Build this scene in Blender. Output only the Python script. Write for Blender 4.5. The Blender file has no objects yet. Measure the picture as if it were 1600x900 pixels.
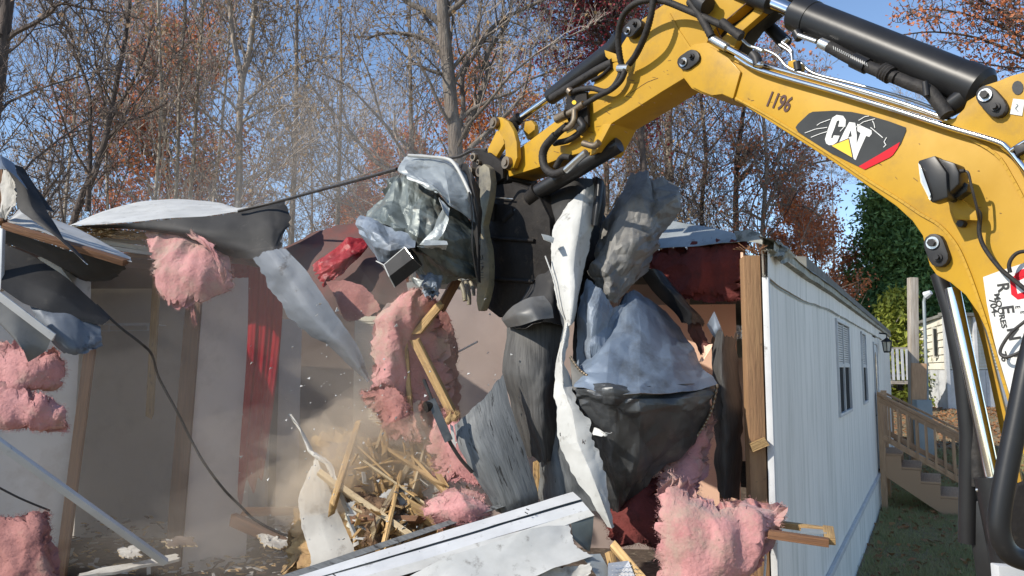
import bpy, bmesh, math, random
import numpy as np
from mathutils import Vector, Matrix, noise

scene = bpy.context.scene
# ------------------------------------------------------------------ camera
FPX = 1250.0
PITCH = math.atan(125 / FPX)
EYE = 2.2
cp, sp = math.cos(PITCH), math.sin(PITCH)
cam_d = bpy.data.cameras.new('camera')
cam = bpy.data.objects.new('camera', cam_d)
scene.collection.objects.link(cam)
cam.location = (0, 0, EYE)
cam.rotation_euler = (math.pi / 2 + PITCH, 0, 0)
cam_d.sensor_width = 36
cam_d.lens = FPX / 1600 * 36
cam_d.clip_start = 0.05
cam_d.clip_end = 2000
scene.camera = cam
# ------------------------------------------------------------------ light
SUN = Vector((-0.72, -0.40, 0.57)).normalized()
world = bpy.data.worlds.new('World')
scene.world = world
world.use_nodes = True
wn = world.node_tree
sky = wn.nodes.new('ShaderNodeTexSky')
sky.sky_type = 'NISHITA'
sky.sun_disc = False
sky.sun_elevation = math.asin(SUN.z)
sky.sun_rotation = math.atan2(SUN.x, SUN.y)
sky.air_density = 1.0
sky.dust_density = 0.15
sky.altitude = 1200
sky.ozone_density = 2.2
wn.nodes['Background'].inputs['Strength'].default_value = 0.15
wn.links.new(sky.outputs[0], wn.nodes['Background'].inputs[0])
sd = bpy.data.lights.new('sun', 'SUN')
sd.energy = 4.2
sd.angle = math.radians(0.55)
sd.color = (1.0, 0.93, 0.82)
so = bpy.data.objects.new('sun', sd)
scene.collection.objects.link(so)
so.rotation_euler = SUN.to_track_quat('Z', 'Y').to_euler()
so.location = SUN * 60
scene.view_settings.view_transform = 'Standard'
scene.view_settings.look = 'None'
scene.view_settings.exposure = 0.46
scene.view_settings.gamma = 1.0
scene.render.engine = 'CYCLES'
scene.cycles.max_bounces = 6
scene.cycles.volume_bounces = 1
scene.cycles.transparent_max_bounces = 12

C = scene.collection
# ------------------------------------------------------------------ helpers


def W(px, py, Y):
    u = (px - 800) / FPX
    v = (450 - py) / FPX
    dy = cp - v * sp
    dz = sp + v * cp
    s = Y / dy
    return Vector((u * s, Y, EYE + dz * s))


def WG(px, Y, z):
    """point at picture column px, distance Y, height z"""
    s = Y / (cp - ((450 - 575) / FPX) * sp)
    return Vector(((px - 800) / FPX * s, Y, z))


def sstep(a, b, x):
    t = min(1, max(0, (x - a) / (b - a)))
    return t * t * (3 - 2 * t)


OFF = {}


def settags(o, label=None, cat=None, group=None, kind=None):
    if label: o['label'] = label
    if cat: o['category'] = cat
    if group: o['group'] = group
    if kind: o['kind'] = kind
    return o


def thing(name, label, cat, loc=(0, 0, 0), group=None):
    o = bpy.data.objects.new(name, None)
    o.empty_display_size = 0.2
    C.objects.link(o)
    o.location = loc
    OFF[o] = Vector(loc)
    return settags(o, label, cat, group)


def link(name, me, parent=None, centre=True):
    """me has world coordinates"""
    o = bpy.data.objects.new(name, me)
    C.objects.link(o)
    if parent is not None:
        off = OFF[parent]
        o.parent = parent
        if off.length > 0: me.transform(Matrix.Translation(-off))
        OFF[o] = off
    elif centre and len(me.vertices):
        n = len(me.vertices)
        co = np.empty(n * 3, np.float32)
        me.vertices.foreach_get('co', co)
        co = co.reshape(-1, 3)
        lo, hi = co.min(0), co.max(0)
        off = Vector(((lo[0] + hi[0]) / 2, (lo[1] + hi[1]) / 2, float(lo[2])))
        me.transform(Matrix.Translation(-off))
        o.location = off
        OFF[o] = off
    else:
        OFF[o] = Vector((0, 0, 0))
    return o


def smoothmesh(me, ang=35):
    me.polygons.foreach_set('use_smooth', [True] * len(me.polygons))
    me.set_sharp_from_angle(angle=math.radians(ang))


def frame_of(t, up=None):
    t = t.normalized()
    u = up if up is not None else Vector((0, 0, 1))
    if abs(t.dot(u.normalized())) > 0.98:
        u = Vector((0, 1, 0)) if abs(t.y) < 0.9 else Vector((1, 0, 0))
    a = u.cross(t).normalized()
    b = t.cross(a).normalized()
    return a, b


def catmull(pts, k=6):
    pts = [Vector(p) for p in pts]
    if len(pts) < 3: return pts
    out = []
    P = [pts[0] * 2 - pts[1]] + pts + [pts[-1] * 2 - pts[-2]]
    for i in range(1, len(P) - 2):
        p0, p1, p2, p3 = P[i - 1], P[i], P[i + 1], P[i + 2]
        for j in range(k):
            t = j / k
            out.append(0.5 * ((2 * p1) + (p2 - p0) * t + (2 * p0 - 5 * p1 + 4 * p2 - p3) * t * t + (3 * p1 - p0 - 3 * p2 + p3) * t ** 3))
    out.append(pts[-1])
    return out


class MB:
    def __init__(s):
        s.v, s.f, s.m, s.uv = [], [], [], []

    def face(s, idx, mi=0, uv=None):
        s.f.append(tuple(idx)); s.m.append(mi)
        s.uv.append(uv if uv else [(0, 0)] * len(idx))

    def quad(s, a, b, c, d, mi=0):
        n = len(s.v); s.v += [Vector(a), Vector(b), Vector(c), Vector(d)]
        s.face((n, n + 1, n + 2, n + 3), mi)
        return s

    def board(s, p0, p1, w, h, up=None, mi=0, jag=0.0, rng=None, twist=0.0):
        """box from p0 to p1: w sideways, h along up; torn ends with jag"""
        p0, p1 = Vector(p0), Vector(p1)
        t = (p1 - p0); L = t.length; t.normalize()
        a, b = frame_of(t, up)
        rng = rng or random.Random(len(s.v) + int(L * 1000))
        ns = max(1, int(L / 0.35)) if twist else 1
        n = len(s.v)
        u0 = rng.random() * 7
        rings = []
        for i in range(ns + 1):
            k = i / ns
            c = p0.lerp(p1, k)
            ca, cb = a, b
            if twist:
                R = Matrix.Rotation(twist * k, 3, t); ca, cb = R @ a, R @ b
            ring = []
            for sx, sy in ((-1, -1), (1, -1), (1, 1), (-1, 1)):
                q = c + ca * (sx * w / 2) + cb * (sy * h / 2)
                if jag and (i == 0 or i == ns):
                    q = q + t * rng.uniform(-jag, jag)
                ring.append(len(s.v)); s.v.append(q)
            rings.append(ring)
        per = [0, w, w + h, 2 * w + h, 2 * w + 2 * h]
        for i in range(ns):
            for j in range(4):
                k0, k1 = (i / ns) * L + u0, ((i + 1) / ns) * L + u0
                A, B = rings[i], rings[i + 1]
                s.face((A[j], A[(j + 1) % 4], B[(j + 1) % 4], B[j]), mi,
                       [(k0, per[j]), (k0, per[j + 1]), (k1, per[j + 1]), (k1, per[j])])
        s.face(rings[0][::-1], mi, [(u0, 0), (u0 + .01, 0), (u0 + .01, h), (u0, h)])
        s.face(rings[-1], mi, [(u0, 0), (u0 + .01, 0), (u0 + .01, h), (u0, h)])
        return s

    def box(s, lo, hi, mi=0):
        x0, y0, z0 = lo; x1, y1, z1 = hi
        n = len(s.v)
        s.v += [Vector(p) for p in ((x0, y0, z0), (x1, y0, z0), (x1, y1, z0), (x0, y1, z0), (x0, y0, z1), (x1, y0, z1), (x1, y1, z1), (x0, y1, z1))]
        for f in ((3, 2, 1, 0), (4, 5, 6, 7), (0, 1, 5, 4), (1, 2, 6, 5), (2, 3, 7, 6), (3, 0, 4, 7)):
            s.face([n + i for i in f], mi)
        return s

    def tube(s, pts, r, n=8, mi=0, caps=True, rib=0.0):
        pts = [Vector(p) for p in pts]
        m = len(pts)
        rr = r if isinstance(r, (list, tuple)) else [r] * m
        if len(rr) != m:
            rr = [rr[0] + (rr[-1] - rr[0]) * i / (m - 1) for i in range(m)]
        t0 = (pts[1] - pts[0]).normalized()
        a, b = frame_of(t0)
        rings = []; L = 0
        for i in range(m):
            t = (pts[min(i + 1, m - 1)] - pts[max(i - 1, 0)]).normalized()
            a = (a - t * a.dot(t))
            if a.length < 1e-6: a = frame_of(t)[0]
            a.normalize(); b = t.cross(a)
            if i: L += (pts[i] - pts[i - 1]).length
            R = rr[i] * (1 + (rib if i % 2 else -rib))
            ring = []
            for j in range(n):
                an = 2 * math.pi * j / n
                ring.append(len(s.v)); s.v.append(pts[i] + a * (math.cos(an) * R) + b * (math.sin(an) * R))
            rings.append((ring, L))
        for i in range(m - 1):
            A, la = rings[i]; B, lb = rings[i + 1]
            for j in range(n):
                j2 = (j + 1) % n
                s.face((A[j], A[j2], B[j2], B[j]), mi, [(la, j / n * .3), (la, (j + 1) / n * .3), (lb, (j + 1) / n * .3), (lb, j / n * .3)])
        if caps:
            s.face(rings[0][0][::-1], mi); s.face(rings[-1][0], mi)
        return s

    def prism(s, poly, vec, mi=0, mside=None):
        """closed prism: poly (world points), vec = extrusion"""
        n = len(s.v); k = len(poly)
        poly = [Vector(p) for p in poly]
        nrm = Vector((0, 0, 0))
        for i in range(k): nrm += poly[i].cross(poly[(i + 1) % k])
        if nrm.dot(vec) > 0: poly = poly[::-1]
        s.v += poly + [p + vec for p in poly]
        s.face(range(n, n + k), mi)
        s.face([n + k + i for i in range(k)][::-1], mi)
        ms = mi if mside is None else mside
        L = 0
        for i in range(k):
            j = (i + 1) % k
            d = (poly[j] - poly[i]).length
            s.face((n + j, n + i, n + k + i, n + k + j), ms, [(L + d, 0), (L, 0), (L, vec.length), (L + d, vec.length)])
            L += d
        return s

    def build(s, name, mats, parent=None, smooth=None, bevel=0.0, segs=2, label=None, cat=None, group=None, kind=None, bang=30):
        me = bpy.data.meshes.new(name)
        me.from_pydata([tuple(p) for p in s.v], [], s.f)
        if not isinstance(mats, (list, tuple)): mats = [mats]
        for m in mats: me.materials.append(m)
        me.polygons.foreach_set('material_index', s.m)
        uvl = me.uv_layers.new(name='UVMap')
        flat = []
        for u in s.uv:
            for q in u: flat += [q[0], q[1]]
        uvl.data.foreach_set('uv', flat)
        if bevel > 0:
            bm = bmesh.new(); bm.from_mesh(me)
            es = [e for e in bm.edges if len(e.link_faces) == 2 and e.calc_face_angle(0) > math.radians(bang)]
            bmesh.ops.bevel(bm, geom=es, offset=bevel, segments=segs, affect='EDGES', profile=0.6, clamp_overlap=True)
            bm.to_mesh(me); bm.free()
            smoothmesh(me, 40)
        if smooth: smoothmesh(me, smooth)
        me.update()
        o = link(name, me, parent)
        return settags(o, label, cat, group, kind)


def npmesh(name, V, Fc, mats, k=3, mi=None):
    """fast mesh: V (n,3), Fc (m,k)"""
    me = bpy.data.meshes.new(name)
    V = np.asarray(V, np.float32); Fc = np.asarray(Fc, np.int32)
    me.vertices.add(len(V)); me.vertices.foreach_set('co', V.ravel())
    me.loops.add(Fc.size); me.loops.foreach_set('vertex_index', Fc.ravel())
    me.polygons.add(len(Fc))
    me.polygons.foreach_set('loop_start', np.arange(0, Fc.size, k, dtype=np.int32))
    me.polygons.foreach_set('loop_total', np.full(len(Fc), k, np.int32))
    for m in (mats if isinstance(mats, (list, tuple)) else [mats]): me.materials.append(m)
    if mi is not None: me.polygons.foreach_set('material_index', np.asarray(mi, np.int32))
    me.update(calc_edges=True)
    return me


def cards(rng, P, size, aspect=1.4, droop=0.0):
    """leaf-sized rhombic quads at points P"""
    n = len(P)
    d = rng.normal(size=(n, 3)); d[:, 2] -= droop; d /= np.linalg.norm(d, axis=1)[:, None]
    e = rng.normal(size=(n, 3)); e -= (e * d).sum(1)[:, None] * d; e /= np.linalg.norm(e, axis=1)[:, None]
    s = (size * rng.uniform(.55, 1.3, n))[:, None]
    nn = np.cross(d, e) * s * .18
    a = P; b = P + d * s * aspect * .5 + e * s * .5 + nn; c = P + d * s * aspect; f = P + d * s * aspect * .5 - e * s * .5 + nn
    V = np.stack([a, b, c, f], 1).reshape(-1, 3)
    Fc = np.arange(n * 4).reshape(-1, 4)
    return V, Fc


# ------------------------------------------------------------------ materials
def nodes_of(m):
    m.use_nodes = True
    return m.node_tree.nodes, m.node_tree.links, m.node_tree.nodes['Principled BSDF']


def mat(name, c1, c2=None, scale=3.0, rough=0.6, metal=0.0, bump=0.0, bscale=None, coord='Object', stretch=(1, 1, 1),
        detail=6, lo=0.35, hi=0.65, rvar=0.0, spots=None, spot_scale=8, spot_lo=.62, spot_hi=.7, island=0.0, trans=0.0, coat=0.0, sheen=0.0,
        bdist=0.02, objrand=0.0, spec=None, stretch2=None):
    m = bpy.data.materials.new(name)
    N, Lk, B = nodes_of(m)
    c1 = (*c1, 1); c2 = (*(c2 if c2 else c1[:3]), 1)
    tc = N.new('ShaderNodeTexCoord')
    mp = N.new('ShaderNodeMapping'); mp.inputs['Scale'].default_value = stretch
    Lk.new(tc.outputs[coord], mp.inputs[0])
    nz = N.new('ShaderNodeTexNoise'); nz.inputs['Scale'].default_value = scale; nz.inputs['Detail'].default_value = detail
    nz.inputs['Roughness'].default_value = 0.6
    Lk.new(mp.outputs[0], nz.inputs['Vector'])
    rp = N.new('ShaderNodeMapRange'); rp.inputs[1].default_value = lo; rp.inputs[2].default_value = hi
    Lk.new(nz.outputs[0], rp.inputs[0])
    fac = rp.outputs[0]
    if island:
        ge = N.new('ShaderNodeNewGeometry')
        mx0 = N.new('ShaderNodeMix'); mx0.inputs[0].default_value = island
        Lk.new(fac, mx0.inputs[2]); Lk.new(ge.outputs['Random Per Island'], mx0.inputs[3])
        fac = mx0.outputs[0]
    mx = N.new('ShaderNodeMix'); mx.data_type = 'RGBA'
    mx.inputs[6].default_value = c1; mx.inputs[7].default_value = c2
    Lk.new(fac, mx.inputs[0])
    col = mx.outputs[2]
    if spots:
        n2 = N.new('ShaderNodeTexNoise'); n2.inputs['Scale'].default_value = spot_scale; n2.inputs['Detail'].default_value = 8
        n2.inputs['Roughness'].default_value = .7
        mp2 = N.new('ShaderNodeMapping'); mp2.inputs['Scale'].default_value = stretch2 or stretch
        mp2.inputs['Location'].default_value = (3.1, 7.7, 1.3)
        Lk.new(tc.outputs[coord], mp2.inputs[0]); Lk.new(mp2.outputs[0], n2.inputs['Vector'])
        r2 = N.new('ShaderNodeMapRange'); r2.inputs[1].default_value = spot_lo; r2.inputs[2].default_value = spot_hi
        Lk.new(n2.outputs[0], r2.inputs[0])
        m2 = N.new('ShaderNodeMix'); m2.data_type = 'RGBA'; m2.inputs[7].default_value = (*spots, 1)
        Lk.new(r2.outputs[0], m2.inputs[0]); Lk.new(col, m2.inputs[6]); col = m2.outputs[2]
    if objrand:
        oi = N.new('ShaderNodeObjectInfo')
        hs = N.new('ShaderNodeHueSaturation')
        mr = N.new('ShaderNodeMapRange'); mr.inputs[3].default_value = 1 - objrand; mr.inputs[4].default_value = 1 + objrand
        Lk.new(oi.outputs['Random'], mr.inputs[0]); Lk.new(mr.outputs[0], hs.inputs['Value'])
        Lk.new(col, hs.inputs['Color']); col = hs.outputs[0]
    Lk.new(col, B.inputs['Base Color'])
    B.inputs['Roughness'].default_value = rough
    B.inputs['Metallic'].default_value = metal
    if spec is not None: B.inputs['Specular IOR Level'].default_value = spec
    if coat: B.inputs['Coat Weight'].default_value = coat; B.inputs['Coat Roughness'].default_value = .15
    if sheen: B.inputs['Sheen Weight'].default_value = sheen; B.inputs['Sheen Roughness'].default_value = .6
    if rvar:
        r3 = N.new('ShaderNodeMapRange'); r3.inputs[1].default_value = .3; r3.inputs[2].default_value = .7
        r3.inputs[3].default_value = max(.02, rough - rvar); r3.inputs[4].default_value = min(1, rough + rvar)
        Lk.new(nz.outputs[0], r3.inputs[0]); Lk.new(r3.outputs[0], B.inputs['Roughness'])
    if bump:
        nb = N.new('ShaderNodeTexNoise'); nb.inputs['Scale'].default_value = bscale or scale * 3; nb.inputs['Detail'].default_value = 8
        Lk.new(mp.outputs[0], nb.inputs['Vector'])
        bp = N.new('ShaderNodeBump'); bp.inputs['Strength'].default_value = bump; bp.inputs['Distance'].default_value = bdist
        Lk.new(nb.outputs[0], bp.inputs['Height']); Lk.new(bp.outputs[0], B.inputs['Normal'])
    if trans:
        out = N['Material Output']
        tr = N.new('ShaderNodeBsdfTranslucent'); ms = N.new('ShaderNodeMixShader'); ms.inputs[0].default_value = trans
        Lk.new(col, tr.inputs[0]); Lk.new(B.outputs[0], ms.inputs[1]); Lk.new(tr.outputs[0], ms.inputs[2])
        Lk.new(ms.outputs[0], out.inputs[0])
    return m


M = {}
M['wood'] = mat('weathered_stud_wood', (.21, .10, .045), (.12, .055, .026), 3, .75, coord='UV', stretch=(1.2, 22, 1), bump=.4, bscale=8, spots=(.05, .028, .016), spot_scale=5, stretch2=(2, 6, 1))
M['wood_fresh'] = mat('split_pine_wood', (.50, .33, .14), (.30, .18, .075), 3, .75, coord='UV', stretch=(1, 18, 1), bump=.5, bscale=8, objrand=.3, spots=(.16, .10, .055), spot_scale=5, spot_lo=.54, spot_hi=.68, stretch2=(3, 5, 1))
M['wood_dark2'] = mat('brown_stud_wood', (.12, .062, .034), (.07, .038, .022), 3, .8, coord='UV', stretch=(1, 20, 1), bump=.3, bscale=8)
M['wood_dark'] = mat('dark_board_wood', (.10, .05, .028), (.05, .026, .016), 3, .8, coord='UV', stretch=(1, 20, 1), bump=.4, bscale=8)
M['deck'] = mat('deck_wood', (.52, .325, .19), (.38, .225, .125), 3, .8, coord='UV', stretch=(1.5, 16, 1), bump=.3, bscale=8, objrand=.15)
M['post'] = mat('grey_post_wood', (.40, .36, .31), (.25, .21, .17), 2, .85, coord='UV', stretch=(1, 14, 1), bump=.3, bscale=6)
M['siding'] = mat('white_siding', (.86, .83, .775), (.76, .735, .685), 1.2, .6, spec=.25, stretch=(1, 1, .12), bump=.06, bscale=4, spots=(.46, .46, .41), spot_scale=3.2, spot_lo=.47, spot_hi=.78, stretch2=(2.5, 2.5, .25))
M['white'] = mat('white_painted_trim', (.55, .56, .57), (.45, .46, .47), 4, .5, spots=(.20, .19, .18), spot_scale=14, spot_lo=.60, spot_hi=.72)
M['dirty_white'] = mat('dirty_white_panel', (.47, .455, .42), (.36, .34, .31), 3, .75, spots=(.18, .155, .13), spot_scale=9, spot_lo=.55, spot_hi=.75)
M['wood_pale'] = mat('pale_split_wood', (.50, .40, .25), (.34, .25, .14), 3, .8, coord='UV', stretch=(1, 18, 1), bump=.5, bscale=8, spots=(.20, .14, .09), spot_scale=5, spot_lo=.54, spot_hi=.68, stretch2=(3, 5, 1))
M['belly'] = mat('blue_grey_roof_metal', (.17, .215, .28), (.11, .14, .185), 2.0, .5, metal=.25, bump=.08, bscale=12, bdist=.012, spots=(.06, .065, .07), spot_scale=4, spot_lo=.50, spot_hi=.72, stretch2=(1, 1, .6))
M['dustblue'] = mat('dusty_blue_sheet', (.155, .175, .205), (.10, .115, .135), 3, .6, metal=.2, bump=.08, bscale=9, spots=(.045, .045, .05), spot_scale=7, spot_lo=.58, spot_hi=.68)
M['studpale'] = mat('corner_stud_wood', (.30, .175, .085), (.22, .12, .06), 2, .8, coord='UV', stretch=(1.2, 9, 1), bump=.3, bscale=8, spots=(.12, .07, .04), spot_scale=6, stretch2=(4, 5, 1))
M['drip'] = mat('drip_edge_metal', (.20, .20, .165), (.33, .33, .29), 5, .6, metal=.2, spots=(.08, .08, .06), spot_scale=12, spot_lo=.5, spot_hi=.65)
M['galv'] = mat('galvanised_sheet', (.40, .43, .435), (.26, .29, .295), 3, .5, metal=.3, bump=.05, bscale=7, bdist=.015, spots=(.14, .14, .125), spot_scale=6, spot_lo=.54, spot_hi=.72)
M['galvg'] = mat('green_grey_sheet', (.155, .18, .175), (.065, .078, .074), 2.4, .48, metal=.3, bump=.05, bscale=7, bdist=.015, spots=(.17, .14, .10), spot_scale=4, spot_lo=.54, spot_hi=.72)
M['bluegrey'] = mat('blue_grey_sheet', (.21, .25, .305), (.12, .145, .18), 2.4, .55, metal=.2, bump=.06, bscale=9, bdist=.015, spots=(.08, .085, .09), spot_scale=5, spot_lo=.50, spot_hi=.72, stretch2=(1, 1, .6))
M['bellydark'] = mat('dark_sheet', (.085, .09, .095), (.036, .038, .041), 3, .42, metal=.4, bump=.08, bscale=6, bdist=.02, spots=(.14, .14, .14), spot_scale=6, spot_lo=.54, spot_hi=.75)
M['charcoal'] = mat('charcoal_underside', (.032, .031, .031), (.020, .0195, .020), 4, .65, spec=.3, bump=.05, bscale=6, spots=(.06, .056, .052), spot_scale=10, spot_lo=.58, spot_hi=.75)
M['midgrey'] = mat('grey_sheet', (.14, .14, .137), (.09, .09, .09), 4, .5, metal=.25, bump=.06, bscale=5, spots=(.05, .05, .05), spot_scale=9, spot_lo=.58, spot_hi=.72)
M['warmgrey'] = mat('warm_grey_sheet', (.185, .18, .17), (.10, .098, .093), 2.6, .6, metal=.15, bump=.06, bscale=8, spots=(.065, .055, .04), spot_scale=4, spot_lo=.52, spot_hi=.70)
M['sheetwhite'] = mat('white_painted_sheet', (.52, .52, .50), (.41, .41, .39), 4, .6, bump=.08, bscale=6, spots=(.20, .19, .17), spot_scale=11, spot_lo=.57, spot_hi=.70)
M['scored'] = mat('scored_grey_panel', (.145, .153, .157), (.085, .09, .092), 7, .6, coord='UV', stretch=(5, .8, 1), bump=.2, bscale=18, spots=(.02, .02, .02), spot_scale=6, spot_lo=.59, spot_hi=.63, stretch2=(6, 1, 1))
M['ribbed'] = mat('ribbed_dark_panel', (.072, .07, .067), (.040, .039, .038), 7, .65, coord='UV', stretch=(6, .7, 1), bump=.2, bscale=14, spots=(.02, .02, .02), spot_scale=7, spot_lo=.6, spot_hi=.64, stretch2=(6, 1, 1))
M['pink'] = mat('pink_insulation', (.53, .255, .245), (.36, .15, .145), 4, 1.0, bump=.45, bscale=55, bdist=.012, sheen=.15, spots=(.36, .25, .20), spot_scale=4.5, spot_lo=.47, spot_hi=.66)
M['pinkd'] = mat('dusty_pink_insulation', (.36, .165, .145), (.24, .10, .09), 5, 1.0, bump=.45, bscale=55, bdist=.012, spots=(.36, .23, .18), spot_scale=7, spot_lo=.52, spot_hi=.75)
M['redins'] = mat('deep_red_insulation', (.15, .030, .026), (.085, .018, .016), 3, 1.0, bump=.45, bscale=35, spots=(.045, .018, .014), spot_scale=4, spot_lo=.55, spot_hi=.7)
M['yellowins'] = mat('yellow_insulation', (.42, .28, .13), (.25, .155, .075), 6, 1.0, bump=.45, bscale=50, bdist=.015, spots=(.60, .42, .19), spot_scale=9, spot_lo=.55, spot_hi=.7)
M['curtain'] = mat('red_curtain', (.30, .008, .018), (.20, .005, .012), 5, .85, spec=.1, coord='UV', stretch=(22, 2, 1), bump=.25, bscale=10, trans=.08)
M['redfilm'] = mat('red_film', (.38, .018, .022), (.18, .012, .016), 5, .5, bump=.4, bscale=12, trans=.2, spots=(.70, .06, .07), spot_scale=9, spot_lo=.58, spot_hi=.64)
M['maroon'] = mat('maroon_stained_panel', (.11, .045, .038), (.065, .045, .038), 2, .8, bump=.2, bscale=10, spots=(.16, .04, .03), spot_scale=3, spot_lo=.5, spot_hi=.7)
M['roomlight'] = mat('light_wallboard', (.66, .62, .58), (.58, .545, .51), 1.5, .9, bump=.05, bscale=20, spots=(.42, .39, .36), spot_scale=2, spot_lo=.5, spot_hi=.8)
M['roomwhite'] = mat('white_wallboard', (.60, .58, .56), (.52, .50, .47), 1.5, .9, spots=(.38, .33, .29), spot_scale=2.5, spot_lo=.5, spot_hi=.8)
M['roomgrey'] = mat('dusty_closet_wallboard', (.58, .54, .49), (.50, .46, .42), 1.2, .9, spots=(.38, .35, .32), spot_scale=2, spot_lo=.5, spot_hi=.8)
M['roombrown'] = mat('dark_panelling', (.13, .095, .075), (.08, .058, .046), 2, .85)
M['peach'] = mat('peach_wallboard', (.82, .55, .40), (.76, .49, .36), 2, .9)
M['pinkwall'] = mat('pinkish_wallboard', (.42, .335, .30), (.36, .285, .255), 2, .9, spots=(.26, .20, .18), spot_scale=5, spot_lo=.6, spot_hi=.8)
M['cream'] = mat('cream_vinyl', (.66, .62, .48), (.55, .51, .40), 2, .7)
M['osb'] = mat('broken_osb', (.44, .31, .16), (.25, .17, .085), 30, .9, bump=.8, bscale=40, stretch=(1, 1, 4))
M['floor'] = mat('dusty_floor', (.13, .095, .07), (.07, .05, .038), 9, .95, bump=.5, bscale=30, spots=(.24, .20, .15), spot_scale=14, spot_lo=.56, spot_hi=.65)
M['yellow'] = mat('yellow_machine_paint', (.47, .268, .016), (.41, .23, .015), 3, .55, coat=.05, spec=.3, spots=(.24, .145, .04), spot_scale=5, spot_lo=.52, spot_hi=.84, bump=.03, bscale=3, rvar=.08)
M['black'] = mat('black_machine_paint', (.012, .012, .013), (.018, .018, .019), 5, .38, spec=.35, bump=.03, bscale=12, spots=(.05, .045, .04), spot_scale=8, spot_lo=.62, spot_hi=.8)
M['rubber'] = mat('hose_rubber', (.016, .015, .015), (.034, .03, .027), 20, .65, spec=.3, bump=.2, bscale=60)
M['steel'] = mat('dirty_bucket_steel', (.012, .0105, .010), (.022, .019, .017), 6, .7, spec=.2, bump=.3, bscale=20, spots=(.05, .04, .03), spot_scale=12, spot_lo=.58, spot_hi=.7)
M['steelpin'] = mat('worn_pin_steel', (.30, .24, .17), (.16, .12, .085), 9, .45, metal=.7, bump=.1)
M['claw'] = mat('scuffed_tooth_steel', (.34, .29, .17), (.16, .145, .11), 5, .55, metal=.15, bump=.25, bscale=20, spots=(.06, .055, .05), spot_scale=9, spot_lo=.55, spot_hi=.72)
M['chrome'] = mat('chrome', (.78, .77, .75), (.70, .69, .67), 10, .12, metal=1.0)
M['zinc'] = mat('zinc_fitting', (.60, .60, .58), (.45, .44, .42), 12, .3, metal=.9)
M['pinblack'] = mat('pin_cover_black', (.020, .020, .022), (.036, .034, .033), 9, .5, metal=.1, spec=.3)
M['decalgrey'] = mat('decal_grey', (.032, .035, .037), (.045, .048, .05), 5, .65, spec=.2)
M['decalwhite'] = mat('decal_white', (.66, .66, .64), (.60, .60, .58), 9, .6, spec=.2)
M['decalred'] = mat('decal_red', (.55, .010, .022), (.48, .009, .02), 9, .6, spec=.2)
M['decalyellow'] = mat('decal_yellow', (.80, .50, .02), (.78, .48, .02), 9, .4)
M['ink'] = mat('black_lettering', (.015, .015, .015), (.022, .02, .02), 9, .5)
M['browink'] = mat('dark_brown_lettering', (.07, .02, .01), (.05, .015, .01), 9, .6)
M['lampglass'] = mat('lamp_glass', (.70, .66, .56), (.60, .56, .46), 20, .12, bump=.3, bscale=60)
M['glass'] = mat('window_glass', (.020, .024, .025), (.035, .038, .038), 3, .12, spec=.25)
M['screen'] = mat('dark_window_screen', (.03, .032, .033), (.045, .046, .046), 8, .9, spec=.05)
M['blind'] = mat('window_blind', (.62, .62, .60), (.54, .54, .52), 6, .7)
M['wire'] = mat('black_cable', (.02, .018, .018), (.045, .04, .036), 20, .5)
M['meter'] = mat('grey_meter_box', (.28, .31, .32), (.22, .25, .26), 3, .5, metal=.2)
M['bark'] = mat('bark_grey_brown', (.33, .28, .235), (.17, .14, .115), 5, .95, stretch=(2.5, 2.5, .5), bump=.7, bscale=8, bdist=.05, objrand=.25, spots=(.38, .35, .31), spot_scale=1.5, spot_lo=.55, spot_hi=.7)
M['barkpale'] = mat('bark_pale', (.40, .35, .285), (.24, .20, .16), 4, .95, stretch=(2.5, 2.5, .5), bump=.6, bscale=8, bdist=.05, objrand=.15)
M['barkmid'] = mat('bark_mid_grey', (.20, .17, .145), (.10, .083, .07), 5, .95, stretch=(2.5, 2.5, .5), bump=.8, bscale=8, bdist=.06, spots=(.27, .25, .22), spot_scale=1.5, spot_lo=.55, spot_hi=.7)
M['barkdark'] = mat('bark_dark', (.12, .092, .078), (.06, .048, .042), 5, .95, stretch=(2.5, 2.5, .5), bump=.7, bscale=8, bdist=.05)
M['twig'] = mat('twig_bark', (.36, .30, .25), (.22, .18, .15), 1.5, .95, objrand=.25, island=.5)
M['twigdark'] = mat('twig_dark', (.15, .115, .095), (.085, .066, .058), 1.5, .95, island=.5)


def leafmat(name, c1, c2, tr=.3):
    return mat(name, c1, c2, .6, .7, island=.6, trans=tr, objrand=.12, lo=.4, hi=.6)


M['lf_orange'] = leafmat('leaf_orange', (.78, .30, .08), (.52, .18, .06), .4)
M['lf_red'] = leafmat('leaf_red', (.46, .06, .06), (.30, .045, .08))
M['lf_brown'] = leafmat('leaf_brown', (.38, .25, .15), (.25, .165, .10))
M['lf_tan'] = leafmat('leaf_tan', (.48, .32, .14), (.32, .20, .095))
M['lf_rust'] = leafmat('leaf_rust', (.72, .27, .11), (.48, .17, .08), .4)
M['lf_purple'] = leafmat('leaf_purple', (.46, .23, .15), (.36, .18, .14))
M['lf_green'] = leafmat('leaf_evergreen', (.14, .25, .075), (.06, .13, .04), .2)
M['lf_lime'] = leafmat('leaf_lime', (.34, .36, .05), (.20, .25, .04))
M['grass'] = mat('grass_blade', (.22, .27, .10), (.40, .33, .17), 1.2, .8, island=.6, trans=.25)
M['litter'] = leafmat('leaf_litter', (.40, .19, .07), (.19, .09, .045), .1)
M['ground'] = mat('ground_soil', (.155, .15, .08), (.21, .155, .095), .8, 1.0, bump=.6, bscale=14, bdist=.05, spots=(.32, .19, .09), spot_scale=5, spot_lo=.48, spot_hi=.62)
M['vinyl'] = mat('far_vinyl_siding', (.66, .63, .54), (.56, .53, .44), 1.0, .7, spots=(.40, .37, .30), spot_scale=1.5, spot_lo=.5, spot_hi=.8, stretch2=(2, 2, .3))
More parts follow.
